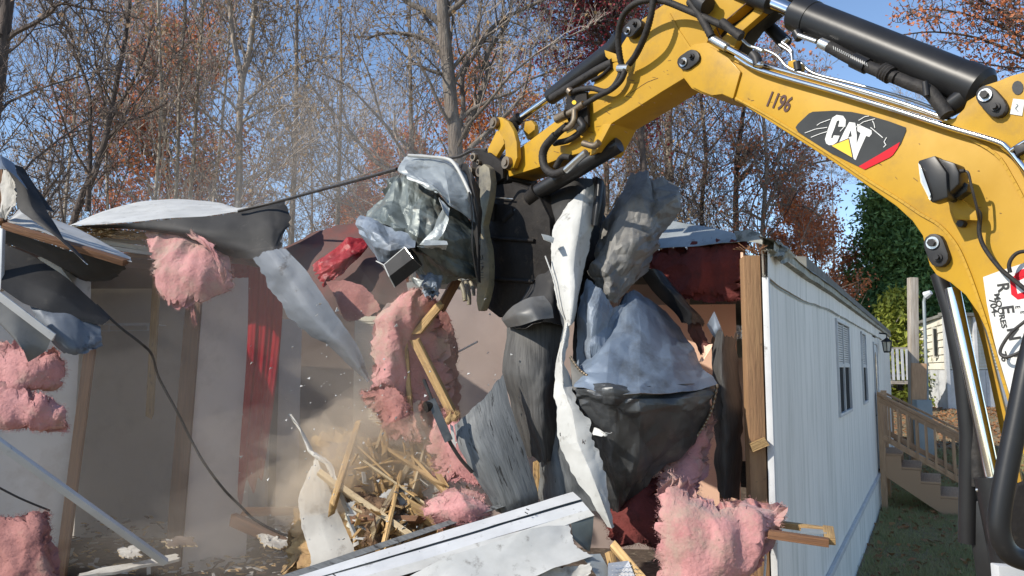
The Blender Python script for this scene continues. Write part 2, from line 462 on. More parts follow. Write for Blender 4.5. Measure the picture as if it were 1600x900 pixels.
M['roofgrey'] = mat('roof_shingle_grey', (.20, .20, .18), (.14, .14, .13), 6, .9)


# ------------------------------------------------------------------ terrain
def ground_z(x, y):
    z = .72 * sstep(13, 26, y) + max(0, y - 26) * .035
    z += .05 * noise.noise(Vector((x * .25, y * .25, 0))) * sstep(9, 16, y)
    return z


def make_ground():
    xs = list(np.concatenate([np.linspace(-260, -30, 14), np.linspace(-26, 30, 57), np.linspace(34, 260, 14)]))
    ys = list(np.concatenate([np.linspace(-30, 4, 12), np.linspace(5, 60, 80), np.linspace(66, 600, 30)]))
    V = []; Fc = []
    for y in ys:
        for x in xs: V.append((x, y, ground_z(x, y)))
    nx = len(xs)
    for j in range(len(ys) - 1):
        for i in range(nx - 1): Fc.append((j * nx + i, j * nx + i + 1, (j + 1) * nx + i + 1, (j + 1) * nx + i))
    me = npmesh('ground', V, Fc, M['ground'], 4)
    smoothmesh(me, 80)
    settags(link('ground', me, None, False), kind='structure')


make_ground()
# ------------------------------------------------------------------ trees
class Tree:
    def __init__(s, seed, maxlev=4, dens=1.0, tmin=.3, up=.25, wob=.16, twr=.011):
        s.r = random.Random(seed); s.trunk = MB(); s.tw = ([], [], []); s.tips = []
        s.maxlev = maxlev; s.dens = dens; s.tmin = tmin; s.up = up; s.wob = wob; s.twr = twr
        s.n = 0

    def twig(s, pts, r):
        V, F_, _ = s.tw
        n0 = len(V)
        m = len(pts)
        for i in range(m):
            t = (pts[min(i + 1, m - 1)] - pts[max(0, i - 1)])
            a, b = frame_of(t)
            rr = r * (1 - i / (m - 1) * .85)
            if i == m - 1:
                V.append(pts[i])
            else:
                for j in range(3):
                    an = 2.094 * j
                    V.append(pts[i] + a * (math.cos(an) * rr) + b * (math.sin(an) * rr))
        for i in range(m - 2):
            o = n0 + i * 3
            for j in range(3):
                j2 = (j + 1) % 3
                F_.append((o + j, o + j2, o + 3 + j2)); F_.append((o + j, o + 3 + j2, o + 3 + j))
        o = n0 + (m - 2) * 3
        for j in range(3): F_.append((o + j, o + (j + 1) % 3, n0 + (m - 1) * 3))

    def limb(s, pts, r0, r1, lev, tmin=None):
        """pts world path"""
        m = len(pts)
        cum = [0]
        for i in range(1, m): cum.append(cum[-1] + (pts[i] - pts[i - 1]).length)
        L = cum[-1]
        radii = [r0 + (r1 - r0) * (c / L) ** .85 for c in cum]
        if lev <= 1 or r0 > .05:
            s.trunk.tube(pts, radii, n=9 if r0 > .12 else (6 if r0 > .06 else 5), caps=False)
        else:
            s.twig(pts, r0)
        if lev >= s.maxlev:
            s.tips.append(pts[-1]); s.tips.append(pts[len(pts) // 2]); return
        tm = s.tmin if tmin is None else tmin
        base = {0: 15, 1: 9, 2: 7, 3: 5}[min(lev, 3)]
        cnt = int(base * s.dens * (L / (6 if lev == 0 else 3.2 if lev == 1 else 1.6 if lev == 2 else .8)) ** .5 + s.r.random())
        for q in range(cnt):
            k = tm + (1 - tm) * ((q + s.r.random()) / cnt)
            if lev > 0: k = .2 + .8 * ((q + s.r.random()) / cnt)
            d = k * L
            i = 1
            while i < m - 1 and cum[i] < d: i += 1
            f = (d - cum[i - 1]) / max(1e-6, cum[i] - cum[i - 1])
            p = pts[i - 1].lerp(pts[i], f)
            t = (pts[i] - pts[i - 1]).normalized()
            a, b = frame_of(t)
            an = s.r.uniform(0, 2 * math.pi)
            side = a * math.cos(an) + b * math.sin(an)
            ang = math.radians(s.r.uniform(32, 68))
            dr = (t * math.cos(ang) + side * math.sin(ang) + Vector((0, 0, s.up))).normalized()
            rr = radii[i] * s.r.uniform(.38, .62) if lev else radii[i] * s.r.uniform(.25, .48)
            LL = L * s.r.uniform(.28, .48) * (1.15 - .55 * k)
            if lev == 0: LL = max(LL, .9)
            s.branch(p, dr, LL, rr, lev + 1)

    def branch(s, p, d, L, r, lev):
        k = 6 if lev == 1 else 4 if lev == 2 else 3 if lev == 3 else 2
        pts = [p.copy()]
        d = d.copy()
        for i in range(k):
            d = (d + Vector((s.r.gauss(0, s.wob), s.r.gauss(0, s.wob), s.r.gauss(0, s.wob) + s.up * .22))).normalized()
            pts.append(pts[-1] + d * (L / k))
        s.limb(pts, max(r, s.twr * (1.5 if lev < 3 else 1)), max(r * .25, .004), lev)

    def make(s, name, label, loc, barkm, twigm, leafm=None, leaf_n=0, leaf_s=.09, leaf_r=.35, group=None, extra=None, cat='tree'):
        root = thing(name, label, cat, loc, group)
        s.trunk.build('trunk', barkm, root, smooth=60)
        V, F_, _ = s.tw
        if V:
            me = npmesh('crown', [tuple(v) for v in V], F_, twigm)
            link('crown', me, root)
        if leafm and leaf_n:
            rng = np.random.default_rng(s.r.randint(0, 9999))
            T = np.array([tuple(t) for t in s.tips])
            if extra is not None: T = np.concatenate([T, extra])
            P = T[rng.integers(0, len(T), leaf_n)] + rng.normal(size=(leaf_n, 3)) * leaf_r
            V, F2 = cards(rng, P, leaf_s)
            link('foliage', npmesh('foliage', V, F2, leafm, 4), root)
        return root


def copy_tree(o, loc, rz=0.0, sc=1.0, label=None, group=None):
    c = o.copy(); C.objects.link(c); c.location = loc; c.rotation_euler = (0, 0, rz); c.scale = (sc, sc, sc)
    if label: c['label'] = label
    if group: c['group'] = group
    elif 'group' in c: del c['group']
    for ch in o.children:
        d = ch.copy(); C.objects.link(d); d.parent = c
    return c


def straight(seed, H, r0, lean=.03, wob=.12):
    rr = random.Random(seed)
    pts = []; x = y = 0; dx = rr.uniform(-lean, lean); dy = rr.uniform(-lean, lean)
    for i in range(10):
        pts.append(Vector((x, y, H * i / 9)))
        dx += rr.gauss(0, lean * .6); dy += rr.gauss(0, lean * .6)
        x += dx * H / 9; y += dy * H / 9
    return pts


def proto(seed, H, r0, leafm, leaf_n, leaf_s=.09, bark='bark', twig='twig', dens=1.0, tmin=.3, up=.25, leaf_r=.3, maxlev=4, label='', group=None, name='bare_tree'):
    t = Tree(seed, maxlev, dens, tmin, up)
    t.limb(straight(seed, H, r0), r0, .03, 0)
    return t.make(name, label, (0, 0, 0), M[bark], M[twig], M[leafm] if leafm else None, leaf_n, leaf_s, leaf_r, group)


rt = random.Random(5)
GB = 'bare grey tree among others in the wood behind the demolished home'
GT = 'brownish tree with a few dry leaves in the wood behind the demolished home'
GR = 'rust coloured autumn tree in the wood behind the home'
protos = {
    'a': proto(11, 19, .15, 'lf_brown', 700, .11, dens=.8, label=GB, group='bare trees in the wood', leaf_r=.25),
    'b': proto(12, 17, .11, 'lf_tan', 1200, .11, label=GT, group='trees with dry leaves in the wood', dens=.85, name='thin_leaved_tree'),
    'c': proto(13, 21, .20, None, 0, dens=.85, label=GB, group='bare trees in the wood', tmin=.25),
    'd': proto(14, 15, .10, 'lf_brown', 2600, .11, label=GT, group='trees with dry leaves in the wood', dens=.9, tmin=.15, name='thin_leaved_tree'),
    'e': proto(15, 12, .14, 'lf_rust', 10500, .13, label=GR, group='rust coloured trees in the wood', dens=1.0, tmin=.15, leaf_r=.22, name='autumn_tree'),
    'f': proto(16, 20, .085, None, 0, bark='barkpale', label='slim pale trunked bare tree in the wood behind the demolished home', group='slim pale bare trees in the wood', dens=.65, tmin=.45, up=.5),
}
first = {k: True for k in protos}


def put(k, px, Y, sc=1.0, rz=None, label=None, group=None):
    p = WG(px, Y, 0); z = ground_z(p.x, p.y) - .05
    o = protos[k]
    rz = rt.uniform(0, 6.28) if rz is None else rz
    if first[k] and not label:
        first[k] = False
        o.location = (p.x, p.y, z); o.rotation_euler = (0, 0, rz); o.scale = (sc, sc, sc)
        return o
    g = group if label else protos[k]['group']
    return copy_tree(o, (p.x, p.y, z), rz, sc, label, g)


rt.seed(8)
# near rank of the wood, then deeper and lower ranks
for px in range(-140, 960, 112):
    put(rt.choice('accff'), px + rt.uniform(-30, 30), rt.uniform(24, 30), rt.uniform(.75, 1.0))
for px in range(-120, 1120, 88):
    put(rt.choice('abbcdff'), px + rt.uniform(-30, 30), rt.uniform(32, 40), rt.uniform(.55, .78))
for px in range(-60, 1620, 150):
    put(rt.choice('abcd'), px + rt.uniform(-25, 25), rt.uniform(44, 54), rt.uniform(.6, .8))
for px, Y, sc in ((600, 31, .78), (652, 34, .84), (545, 39, .72), (745, 37, .74), (225, 34, .62), (1262, 31, .62), (1300, 35, .72), (120, 46, .45)):
    put('e', px, Y, sc)


def hero(name, label, Y, limbs, bark, twig, leafm=None, leaf_n=0, leaf_s=.1, seed=1, dens=1.0, maxlev=4, up=.2, leaf_r=.3, tmin=.3, twr=.011):
    """limbs: list of ([(px,py[,dY])..], r0px, r1px)"""
    T = Tree(seed, maxlev, dens, tmin, up, twr=twr)
    rr = random.Random(seed + 5)
    basept = None
    for path, r0, r1 in limbs:
        pts = []
        for q in path:
            dY = q[2] if len(q) > 2 else 0
            p = W(q[0], q[1], Y + dY)
            pts.append(p)
        if basept is None:
            b = pts[0]; gz = ground_z(b.x, b.y) - .1
            k = pts[1] - pts[0]
            lo = Vector((b.x - (k.x / max(.1, k.z)) * (b.z - gz) * .5, b.y, gz))
            pts = [lo] + pts; basept = lo
        pts = catmull(pts, 3)
        T.limb(pts, r0 * Y / FPX, r1 * Y / FPX, 0 if r0 > 4 else 1, tmin)
    return T.make(name, label, tuple(basept), M[bark], M[twig], M[leafm] if leafm else None, leaf_n, leaf_s, leaf_r)


hero('big_oak_tree', 'thick straight grey trunk with one long arching limb, left of the yellow arm', 22,
     [([(712, 240), (706, 180), (700, 110), (694, 50), (690, -20), (686, -150)], 15, 9),
      ([(694, 90), (672, 66), (640, 54), (600, 52), (570, 62)], 6, 1.5),
      ([(692, 40), (665, 18), (640, 5), (600, -30)], 7, 2),
      ([(698, 22), (725, 0), (760, -40)], 6, 2),
      ([(697, 118), (660, 105), (630, 85), (600, 55)], 3.5, 1)],
     'barkmid', 'twig', 'lf_tan', 500, .09, seed=21, dens=.8)
hero('forked_tree', 'crooked forked tree beside the thick straight trunk, limbs bending to the right', 23,
     [([(716, 235), (724, 170), (722, 120), (742, 85), (757, 60), (775, 38), (815, 15), (850, 0)], 8, 2.5),
      ([(722, 215), (742, 170), (758, 130), (764, 105), (756, 95)], 7, 5),
      ([(757, 108), (763, 80), (780, 55), (795, 30), (800, -10)], 5, 2),
      ([(752, 62), (775, 66), (800, 64)], 2.5, 1),
      ([(745, 75), (748, 30), (756, -20)], 3.5, 2)],
     'barkmid', 'twig', 'lf_tan', 300, .09, seed=22, dens=.8)
hero('leaning_tree', 'leaning dark tree with two stems from the roofline above the white roof sheet', 20,
     [([(118, 335), (142, 285), (155, 250), (168, 205), (176, 160), (186, 110), (196, 60), (205, -20)], 8, 3),
      ([(137, 330), (140, 270), (141, 210), (140, 150), (128, 110), (112, 70)], 5, 2),
      ([(160, 225), (190, 195), (225, 180), (262, 160)], 3.5, 1.5),
      ([(170, 190), (200, 140), (225, 90), (240, 30)], 3.5, 1.5)],
     'barkdark', 'twigdark', 'lf_brown', 500, .09, seed=23, dens=.9)
hero('edge_tree', 'thick dark trunk cut by the left edge with a limb reaching right', 15,
     [([(-12, 200), (-2, 130), (4, 70), (10, 20), (20, -60)], 13, 9),
      ([(2, 72), (22, 52), (50, 38), (76, 22), (95, 5), (130, 12), (170, 18)], 5, 1.5),
      ([(8, 30), (0, 0), (-10, -50)], 6, 4)],
     'barkdark', 'twigdark', 'lf_brown', 300, .07, seed=24, dens=1.0)
hero('smooth_grey_tree', 'grey straight tree dividing into two upright stems, above the roof sheet', 22,
     [([(372, 325), (374, 270), (374, 200), (378, 130), (388, 90), (395, 40), (402, -30)], 8, 4),
      ([(378, 120), (368, 80), (362, 40), (355, -30)], 5, 3),
      ([(378, 190), (410, 172), (440, 165), (500, 168)], 3, 1),
      ([(380, 160), (420, 130), (460, 105), (520, 85)], 3, 1)],
     'bark', 'twig', 'lf_tan', 900, .09, seed=25, dens=.9)
for i, (x0, x1, x2, lab) in enumerate(((242, 252, 246, 'pale slim trunk, left one of three close together behind the roof sheet'),
                                       (274, 280, 292, 'pale slim trunk, middle one of three close together behind the roof sheet'),
                                       (296, 308, 320, 'pale slim trunk, right one of three close together behind the roof sheet'))):
    hero('slim_pale_tree', lab, 21 + i * .7, [([(x0, 320), ((x0 + x1) / 2 + 1, 240), (x1, 150), ((x1 + x2) / 2, 60), (x2, -30)], 4.2, 2.2)],
         'barkpale', 'twig', None, 0, seed=30 + i, dens=.7, up=.4)
hero('red_leaved_tree', 'tree with dark red and purple leaves above the bucket end of the arm', 25,
     [([(1010, 330), (1000, 200), (985, 90), (970, 20), (960, -60)], 7, 4),
      ([(985, 70), (930, 66), (880, 62), (830, 70)], 3, 1), ([(980, 50), (930, 28), (870, 18), (815, 10)], 3, 1),
      ([(985, 90), (940, 50), (895, 35), (850, 30)], 3.5, 1),
      ([(975, 40), (930, 10), (880, 0), (840, -20)], 3, 1),
      ([(990, 120), (950, 95), (900, 92), (860, 100)], 2.5, .8),
      ([(985, 100), (1010, 60), (1040, 20), (1060, -20)], 3, .8)],
     'barkdark', 'twigdark', 'lf_red', 15000, .085, seed=41, dens=1.35, leaf_r=.2, tmin=.6)
hero('red_orange_tree', 'tree with brick red and orange crown rising behind the slim pale trunks', 34,
     [([(262, 330), (262, 250), (258, 180), (262, 120), (268, 70)], 5, 1.5),
      ([(260, 210), (230, 160), (205, 130)], 2.5, .8), ([(260, 180), (290, 130), (315, 95)], 2.5, .8),
      ([(258, 230), (220, 190), (190, 170)], 2.5, .8), ([(262, 150), (250, 110), (235, 85)], 2.5, .8)],
     'barkdark', 'twigdark', 'lf_rust', 15000, .12, seed=42, dens=1.1, leaf_r=.25)
hero('orange_tree', 'orange tree low between the big grey trunk and the arm tip', 36,
     [([(775, 300), (775, 240), (772, 200), (770, 150)], 4, 1.5), ([(775, 230), (740, 195), (715, 175)], 2.5, .8), ([(774, 215), (810, 180), (835, 160)], 2.5, .8)],
     'barkdark', 'twigdark', 'lf_orange', 9000, .12, seed=43, dens=1.0, leaf_r=.25)
hero('patchy_trunk_tree', 'pale mottled trunk under the bend of the yellow arm with purplish leaves', 33,
     [([(1046, 330), (1047, 280), (1044, 220), (1046, 160), (1048, 100), (1040, 20)], 7.5, 5), ([(1045, 200), (1015, 170), (990, 150)], 3, 1), ([(1046, 170), (1080, 140), (1110, 100)], 3, 1)],
     'barkpale', 'twig', 'lf_purple', 3200, .10, seed=44, dens=1.0, leaf_r=.2, tmin=.2)
hero('short_pale_tree', 'short length of pale trunk between the hanging sheets and the arm', 34,
     [([(948, 345), (948, 300), (947, 260), (945, 200), (950, 120)], 6, 4)], 'barkpale', 'twig', 'lf_purple', 1500, .10, seed=45, dens=.9, tmin=.3)
hero('slender_dark_tree', 'slender dark tree left of the broken topped trunk under the boom', 33,
     [([(1096, 360), (1098, 300), (1103, 250), (1100, 200), (1095, 150), (1090, 90)], 4.5, 2.5), ([(1103, 240), (1125, 215), (1142, 190)], 2.5, 1), ([(1100, 255), (1070, 240), (1048, 235)], 2.5, 1)],
     'barkdark', 'twigdark', 'lf_purple', 1800, .08, seed=46, dens=1.0)
hero('broken_topped_tree', 'dark trunk with a snapped jagged limb, under the boom number', 33,
     [([(1150, 345), (1150, 300), (1152, 250), (1158, 200), (1163, 160), (1165, 110)], 7, 3),
      ([(1152, 262), (1163, 245), (1176, 232)], 6, 5), ([(1152, 285), (1166, 270), (1174, 262)], 5, 4)],
     'barkdark', 'twigdark', 'lf_tan', 700, .08, seed=47, dens=.8)
hero('spreading_tree', 'tree with many arching upright limbs above the torn roof corner', 31,
     [([(1192, 385), (1193, 330), (1198, 270), (1196, 220), (1192, 170), (1190, 110)], 5.5, 2),
      ([(1194, 335), (1215, 290), (1250, 262), (1300, 250), (1340, 250)], 3, 1),
      ([(1194, 320), (1230, 320), (1262, 325), (1290, 345)], 2.5, 1),
      ([(1198, 290), (1220, 240), (1245, 215), (1275, 195)], 3, 1),
      ([(1195, 300), (1180, 250), (1182, 215)], 2.5, 1),
      ([(1193, 345), (1160, 330), (1120, 345)], 2.5, 1)],
     'bark', 'twig', 'lf_rust', 3000, .10, seed=48, dens=1.1, up=.35)
hero('orange_edged_tree', 'orange leaved limbs hanging into the top right corner above the boom', 18,
     [([(1700, 500), (1690, 300), (1670, 150), (1650, 60), (1630, -40)], 12, 7),
      ([(1660, 110), (1590, 85), (1530, 60), (1460, 50), (1405, 55)], 3.5, 1),
      ([(1650, 60), (1590, 30), (1540, 5), (1480, -20)], 3.5, 1), ([(1655, 85), (1600, 60), (1560, 40), (1500, 20), (1440, 15), (1410, 30)], 3, 1),
      ([(1660, 140), (1620, 110), (1570, 105), (1520, 95)], 2.5, 1)],
     'barkdark', 'twigdark', 'lf_rust', 6500, .07, seed=49, dens=1.1, leaf_r=.12, tmin=.5)


def evergreen(name, label, px, Y, ztop, wid, n, seed, leafm='lf_green', size=.10, cone=.75):
    rng = np.random.default_rng(seed)
    p = WG(px, Y, 0); gz = ground_z(p.x, p.y) - .1
    root = thing(name, label, 'tree' if ztop > 6 else 'shrub', (p.x, p.y, gz))
    H = ztop - gz
    MB().tube([Vector((p.x, p.y, gz)), Vector((p.x, p.y, gz + H * .95))], [wid * .045, .03], n=7).build('trunk', M['barkdark'], root, smooth=60)
    nb = 240 if ztop > 6 else 60
    h = rng.uniform(.06, 1, nb) ** .9
    an = rng.uniform(0, 6.28, nb)
    prof = np.where(h < .25, .75 + h, (1 - ((h - .25) / .75) ** (1 / cone) * .93))
    rad = wid / 2 * prof * rng.uniform(.72, 1.08, nb)
    ctr = np.stack([p.x + np.cos(an) * rad * .78, p.y + np.sin(an) * rad * .78, gz + h * H], 1)
    mb = MB()
    for i in range(nb):
        c = Vector(ctr[i]); mb.tube([Vector((p.x, p.y, c.z - .12 * wid)), c], [.03, .008], n=3, caps=False)
    mb.build('limbs', M['barkdark'], root)
    k = rng.integers(0, nb, n)
    sc = wid * .095
    P = ctr[k] + rng.normal(size=(n, 3)) * np.array([sc, sc, sc * .6]) + (ctr[k] - np.array([p.x, p.y, gz])) * np.array([.08, .08, 0])
    V, F2 = cards(rng, P, size, 2.6, .4)
    link('foliage', npmesh('foliage', V, F2, M[leafm], 4), root)
    return root


evergreen('evergreen_tree', 'tall dense dark evergreen behind the far end of the white home', 1425, 33, 11.5, 4.6, 60000, 3)
evergreen('evergreen_tree', 'second dark evergreen, mostly hidden behind the boom elbow', 1530, 34, 10.5, 5.0, 30000, 4)
evergreen('lime_shrub', 'small yellow green bush in front of the dark evergreen', 1405, 29.5, 4.9, 2.2, 5000, 6, 'lf_lime', .10, 1.2)


def undergrowth():
    """thicket of thin stems and dry leaves under the wood: far too many to count"""
    rng = np.random.default_rng(77)
    n = 5200
    y = rng.uniform(25, 60, n); px = rng.uniform(-200, 1700, n)
    x = (px - 800) / FPX * y
    keep = ~((px > 1330) & (y < 36)); x = x[keep]; y = y[keep]; n = len(x)
    gz = np.array([ground_z(a, b) for a, b in zip(x, y)])
    H = rng.uniform(1.0, 5.5, n) * np.where(y > 36, 1.25, .85)
    lean = rng.normal(0, .22, (n, 2))
    w = rng.uniform(.008, .028, n)
    V = []; 
    b0 = np.stack([x - w, y, gz], 1); b1 = np.stack([x + w, y, gz], 1)
    mid = np.stack([x + lean[:, 0] * H * .35, y + lean[:, 1] * H * .35, gz + H * .5], 1)
    m0 = mid.copy(); m0[:, 0] -= w * .6; m1 = mid.copy(); m1[:, 0] += w * .6
    tp = np.stack([x + lean[:, 0] * H + rng.normal(0, .2, n), y + lean[:, 1] * H, gz + H], 1)
    V = np.stack([b0, b1, m1, m0, tp], 1).reshape(-1, 3)
    o = np.arange(n)[:, None] * 5
    F3 = np.concatenate([o + np.array([[0, 1, 2]]), o + np.array([[0, 2, 3]]), o + np.array([[3, 2, 4]])])
    me = npmesh('thicket_stems', V, F3, M['twig'])
    settags(link('thicket_stems', me, None, False), 'thicket of thin bare stems filling the wood behind the home', 'undergrowth', kind='stuff')
    # side twigs
    n2 = 42000
    k = rng.integers(0, n, n2); t = rng.uniform(.25, 1, n2)[:, None]
    base = np.stack([x[k], y[k], gz[k]], 1) * (1 - t) + tp[k] * t
    d = rng.normal(size=(n2, 3)); d[:, 2] = np.abs(d[:, 2]) + .3; d /= np.linalg.norm(d, axis=1)[:, None]
    Ls = rng.uniform(.25, 1.1, n2)[:, None]
    a = base + np.array([[.009, 0, -.006]]); b = base - np.array([[.009, 0, -.006]])
    V = np.stack([a, b, base + d * Ls], 1).reshape(-1, 3)
    me = npmesh('thicket_twigs', V, np.arange(n2 * 3).reshape(-1, 3), M['twig'])
    settags(link('thicket_twigs', me, None, False), 'tangle of fine side twigs on the thin stems in the wood', 'undergrowth', kind='stuff')
    # leaves still hanging in the undergrowth
    n3 = 36000
    k = rng.integers(0, n, n3); t = rng.uniform(.15, 1, n3)[:, None]
    base = np.stack([x[k], y[k], gz[k]], 1) * (1 - t) + tp[k] * t + rng.normal(size=(n3, 3)) * .4
    V, F4 = cards(rng, base, .085)
    pxs = base[:, 0] / base[:, 1] * FPX + 800
    mi = np.where(rng.random(n3) < .45, 0, 1)
    mi = np.where((np.abs(pxs - 620) < 170) & (rng.random(n3) < .6), 2, mi)
    mi = np.where((pxs > 1180) & (rng.random(n3) < .7), 2, mi)
    me = npmesh('thicket_leaves', V, F4, [M['lf_brown'], M['lf_tan'], M['lf_rust']], 4, mi)
    settags(link('thicket_leaves', me, None, False), 'dry brown and rust leaves hanging in the undergrowth of the wood', 'foliage', kind='stuff')


undergrowth()


def grass_and_litter():
    rng = np.random.default_rng(9)
    n = 85000
    y = 6.0 + 13 * rng.random(n) ** 1.3; px = rng.uniform(1255, 1640, n)
    x = (px - 800) / FPX * y
    # keep right of the home wall
    wallx = 1.455 + (y - 4.57) / .886 * .463
    keep = x > wallx + .05
    x, y = x[keep], y[keep]; n = len(x)
    gz = .72 * np.clip((y - 13) / 13, 0, 1) ** 2 * (3 - 2 * np.clip((y - 13) / 13, 0, 1))
    h = rng.uniform(.03, .085, n) * (1 + .5 * np.sin(x * 3.1) * np.cos(y * 2.3)); w = .004 + .002 * rng.random(n)
    an = rng.uniform(0, 3.14, n); le = rng.normal(0, .035, (n, 2))
    a = np.stack([x - np.cos(an) * w, y - np.sin(an) * w, gz - .01], 1); b = np.stack([x + np.cos(an) * w, y + np.sin(an) * w, gz - .01], 1)
    c = np.stack([x + le[:, 0], y + le[:, 1], gz + h], 1)
    me = npmesh('grass', np.stack([a, b, c], 1).reshape(-1, 3), np.arange(n * 3).reshape(-1, 3), M['grass'])
    settags(link('grass', me, None, False), 'short patchy grass in the shade beside the white home', 'grass', kind='stuff')
    n = 26000
    y = 7 + 38 * rng.random(n) ** .8; px = rng.uniform(1200, 1680, n); x = (px - 800) / FPX * y
    wallx = 1.455 + (y - 4.57) / .886 * .463
    dens = np.where(y > 14.5, 1.0, .38)
    keep = ((x > wallx + .05) | (y > 19)) & (rng.random(n) < dens)
    x, y = x[keep], y[keep]
    gz = np.array([ground_z(a, b) for a, b in zip(x, y)]) + .015
    V, F4 = cards(rng, np.stack([x, y, gz], 1), .075)
    V[:, 2] = np.maximum(V[:, 2], np.repeat(gz, 4) - .01); V[:, 2] = np.minimum(V[:, 2], np.repeat(gz, 4) + .04)
    me = npmesh('leaf_litter', V, F4, M['litter'], 4)
    settags(link('leaf_litter', me, None, False), 'fallen orange and brown leaves scattered over the ground', 'leaves', kind='stuff')


grass_and_litter()
# ------------------------------------------------------------------ the torn home
A0 = Vector((1.455, 4.57, 0)); LD = Vector((.463, .886, 0)).normalized(); CD = Vector((-.886, .463, 0)).normalized()


def H(t, s, z):
    v = A0 + LD * t + CD * s
    return Vector((v.x, v.y, z))


def hbox(mb, t0, t1, s0, s1, z0, z1, mi=0):
    n = len(mb.v)
    mb.v += [H(t0, s0, z0), H(t1, s0, z0), H(t1, s1, z0), H(t0, s1, z0), H(t0, s0, z1), H(t1, s0, z1), H(t1, s1, z1), H(t0, s1, z1)]
    for f in ((3, 2, 1, 0), (4, 5, 6, 7), (0, 1, 5, 4), (1, 2, 6, 5), (2, 3, 7, 6), (3, 0, 4, 7)):
        mb.face([n + i for i in f], mi)
    return mb


home = thing('mobile_home', 'long white mobile home torn open at its near end, with white vertical siding', 'mobile home', (A0.x, A0.y, 0))
rh = random.Random(3)
FL = .54; EV = 2.88
# ---- right wall: siding panels, each its own part, windows and door cut out
LEN = 14.6
wins = [(3.72, 5.05, 1.72, 2.69), (6.85, 7.6, 1.72, 2.69)]
door = (9.35, 10.25, .62, 2.62)
edges = [0.02]
while edges[-1] < LEN: edges.append(edges[-1] + .405)
cuts = sorted(set([round(e, 3) for e in edges] + [w[0] for w in wins] + [w[1] for w in wins] + [door[0], door[1]]))
for a, b in zip(cuts[:-1], cuts[1:]):
    if b - a < .05: continue
    mid = (a + b) / 2
    op = None
    for w in wins + [door]:
        if w[0] < mid < w[1]: op = w
    mb = MB()
    g = .0002
    s0 = rh.uniform(-.0007, .0007)
    if op:
        if op is not door: hbox(MB(), a + g, b - g, s0, s0 + .012, FL, op[2]).build('siding_panel', M['siding'], home)
        hbox(mb, a + g, b - g, s0, s0 + .012, op[3], 2.70 if op is door else 2.735)
    else:
        hbox(mb, a + g, b - g, s0, s0 + .012, FL, 2.735)
    mb.build('siding_panel', M['siding'], home)
hbox(hbox(MB(), .05, 3.72, .016, .04, FL, EV), 5.05, 6.85, .016, .04, FL, EV).build('wall_sheathing', M['wood_dark'], home)
hbox(hbox(MB(), 7.6, 9.35, .016, .04, FL, EV), 10.25, LEN, .016, .04, FL, EV).build('wall_sheathing', M['wood_dark'], home)
mb = MB()
for w in wins: hbox(mb, w[0], w[1], .016, .04, FL, w[2]); hbox(mb, w[0], w[1], .016, .04, w[3], EV)
mb.build('wall_sheathing', M['wood_dark'], home)
# interior lining and far gable
hbox(MB(), .05, LEN, .13, .145, FL, EV).build('wall_lining', M['peach'], home)
hbox(MB(), LEN, LEN + .1, 0, 8.4, FL, EV).build('end_wall', M['siding'], home)
hbox(MB(), 4.5, LEN, 8.3, 8.4, FL, EV).build('rear_wall', M['siding'], home)
# frieze with a ragged lower crack, drip edge, corner trim
mb = MB(); n = 90
ev = []
for i in range(n + 1):
    t = -.02 + (LEN + .1) * i / n
    sag = .05 * math.exp(-((t - 1.2) / 1.1) ** 2) + .012 * noise.noise(Vector((t * 1.4, 0, 0)))
    ev.append((t, 2.735 - sag * .9 + .006 * noise.noise(Vector((t * 6, 3, 0))), EV - .4 * sag))
for (t0, a, b), (t1, c, d) in zip(ev[:-1], ev[1:]):
    k = len(mb.v)
    mb.v += [H(t0, -.018, a), H(t1, -.018, c), H(t1, -.022, d), H(t0, -.022, b), H(t0, .012, a), H(t1, .012, c), H(t1, .012, d), H(t0, .012, b)]
    for f in ((0, 1, 2, 3), (4, 7, 6, 5), (0, 4, 5, 1), (3, 2, 6, 7)): mb.face([k + i for i in f])
mb.build('eave_frieze', M['siding'], home)
mb = MB()
for (t0, a, b), (t1, c, d) in zip(ev[:-1], ev[1:]):
    if rh.random() < .05: continue
    k = len(mb.v); o = .004 * rh.random()
    mb.v += [H(t0, -.006, a - .012 - o), H(t1, -.006, c - .012), H(t1, -.006, c + .01), H(t0, -.006, a + .01)]
    mb.face((k, k + 1, k + 2, k + 3))
mb.build('frieze_gap', M['black'], home)
mb = MB()
for j, (sA, zA, sB, zB) in enumerate(((-.055, -.002, -.060, .055), (-.060, .055, .03, .085), (-.055, -.002, -.02, -.012), (-.075, .045, -.060, .062))):
    for (t0, a, b), (t1, c, d) in zip(ev[:-1], ev[1:]):
        k = len(mb.v); w0 = .012 * noise.noise(Vector((t0 * 2.2, j, 0))); w1 = .012 * noise.noise(Vector((t1 * 2.2, j, 0)))
        mb.v += [H(t0, sA + w0, b + zA), H(t1, sA + w1, d + zA), H(t1, sB + w1, d + zB), H(t0, sB + w0, b + zB)]
        mb.face((k, k + 1, k + 2, k + 3))
mb.build('drip_edge', M['drip'], home, smooth=30)
hbox(MB(), -.012, .03, -.02, .016, .1, 2.72).build('corner_trim', M['white'], home, bevel=.004)
# belt trim and skirting
mb = MB(); hbox(mb, -.02, LEN, -.035, -.002, FL - .035, FL + .02); hbox(mb, -.02, LEN, -.018, -.002, FL - .06, FL - .037)
mb.build('belt_trim', M['white'], home, bevel=.004)
for i in range(24):
    a = i * .61; hbox(MB(), a + .002, a + .606, -.008 + rh.uniform(-.003, .003), .004, -.25, FL - .063).build('skirting_panel', M['siding'], home)
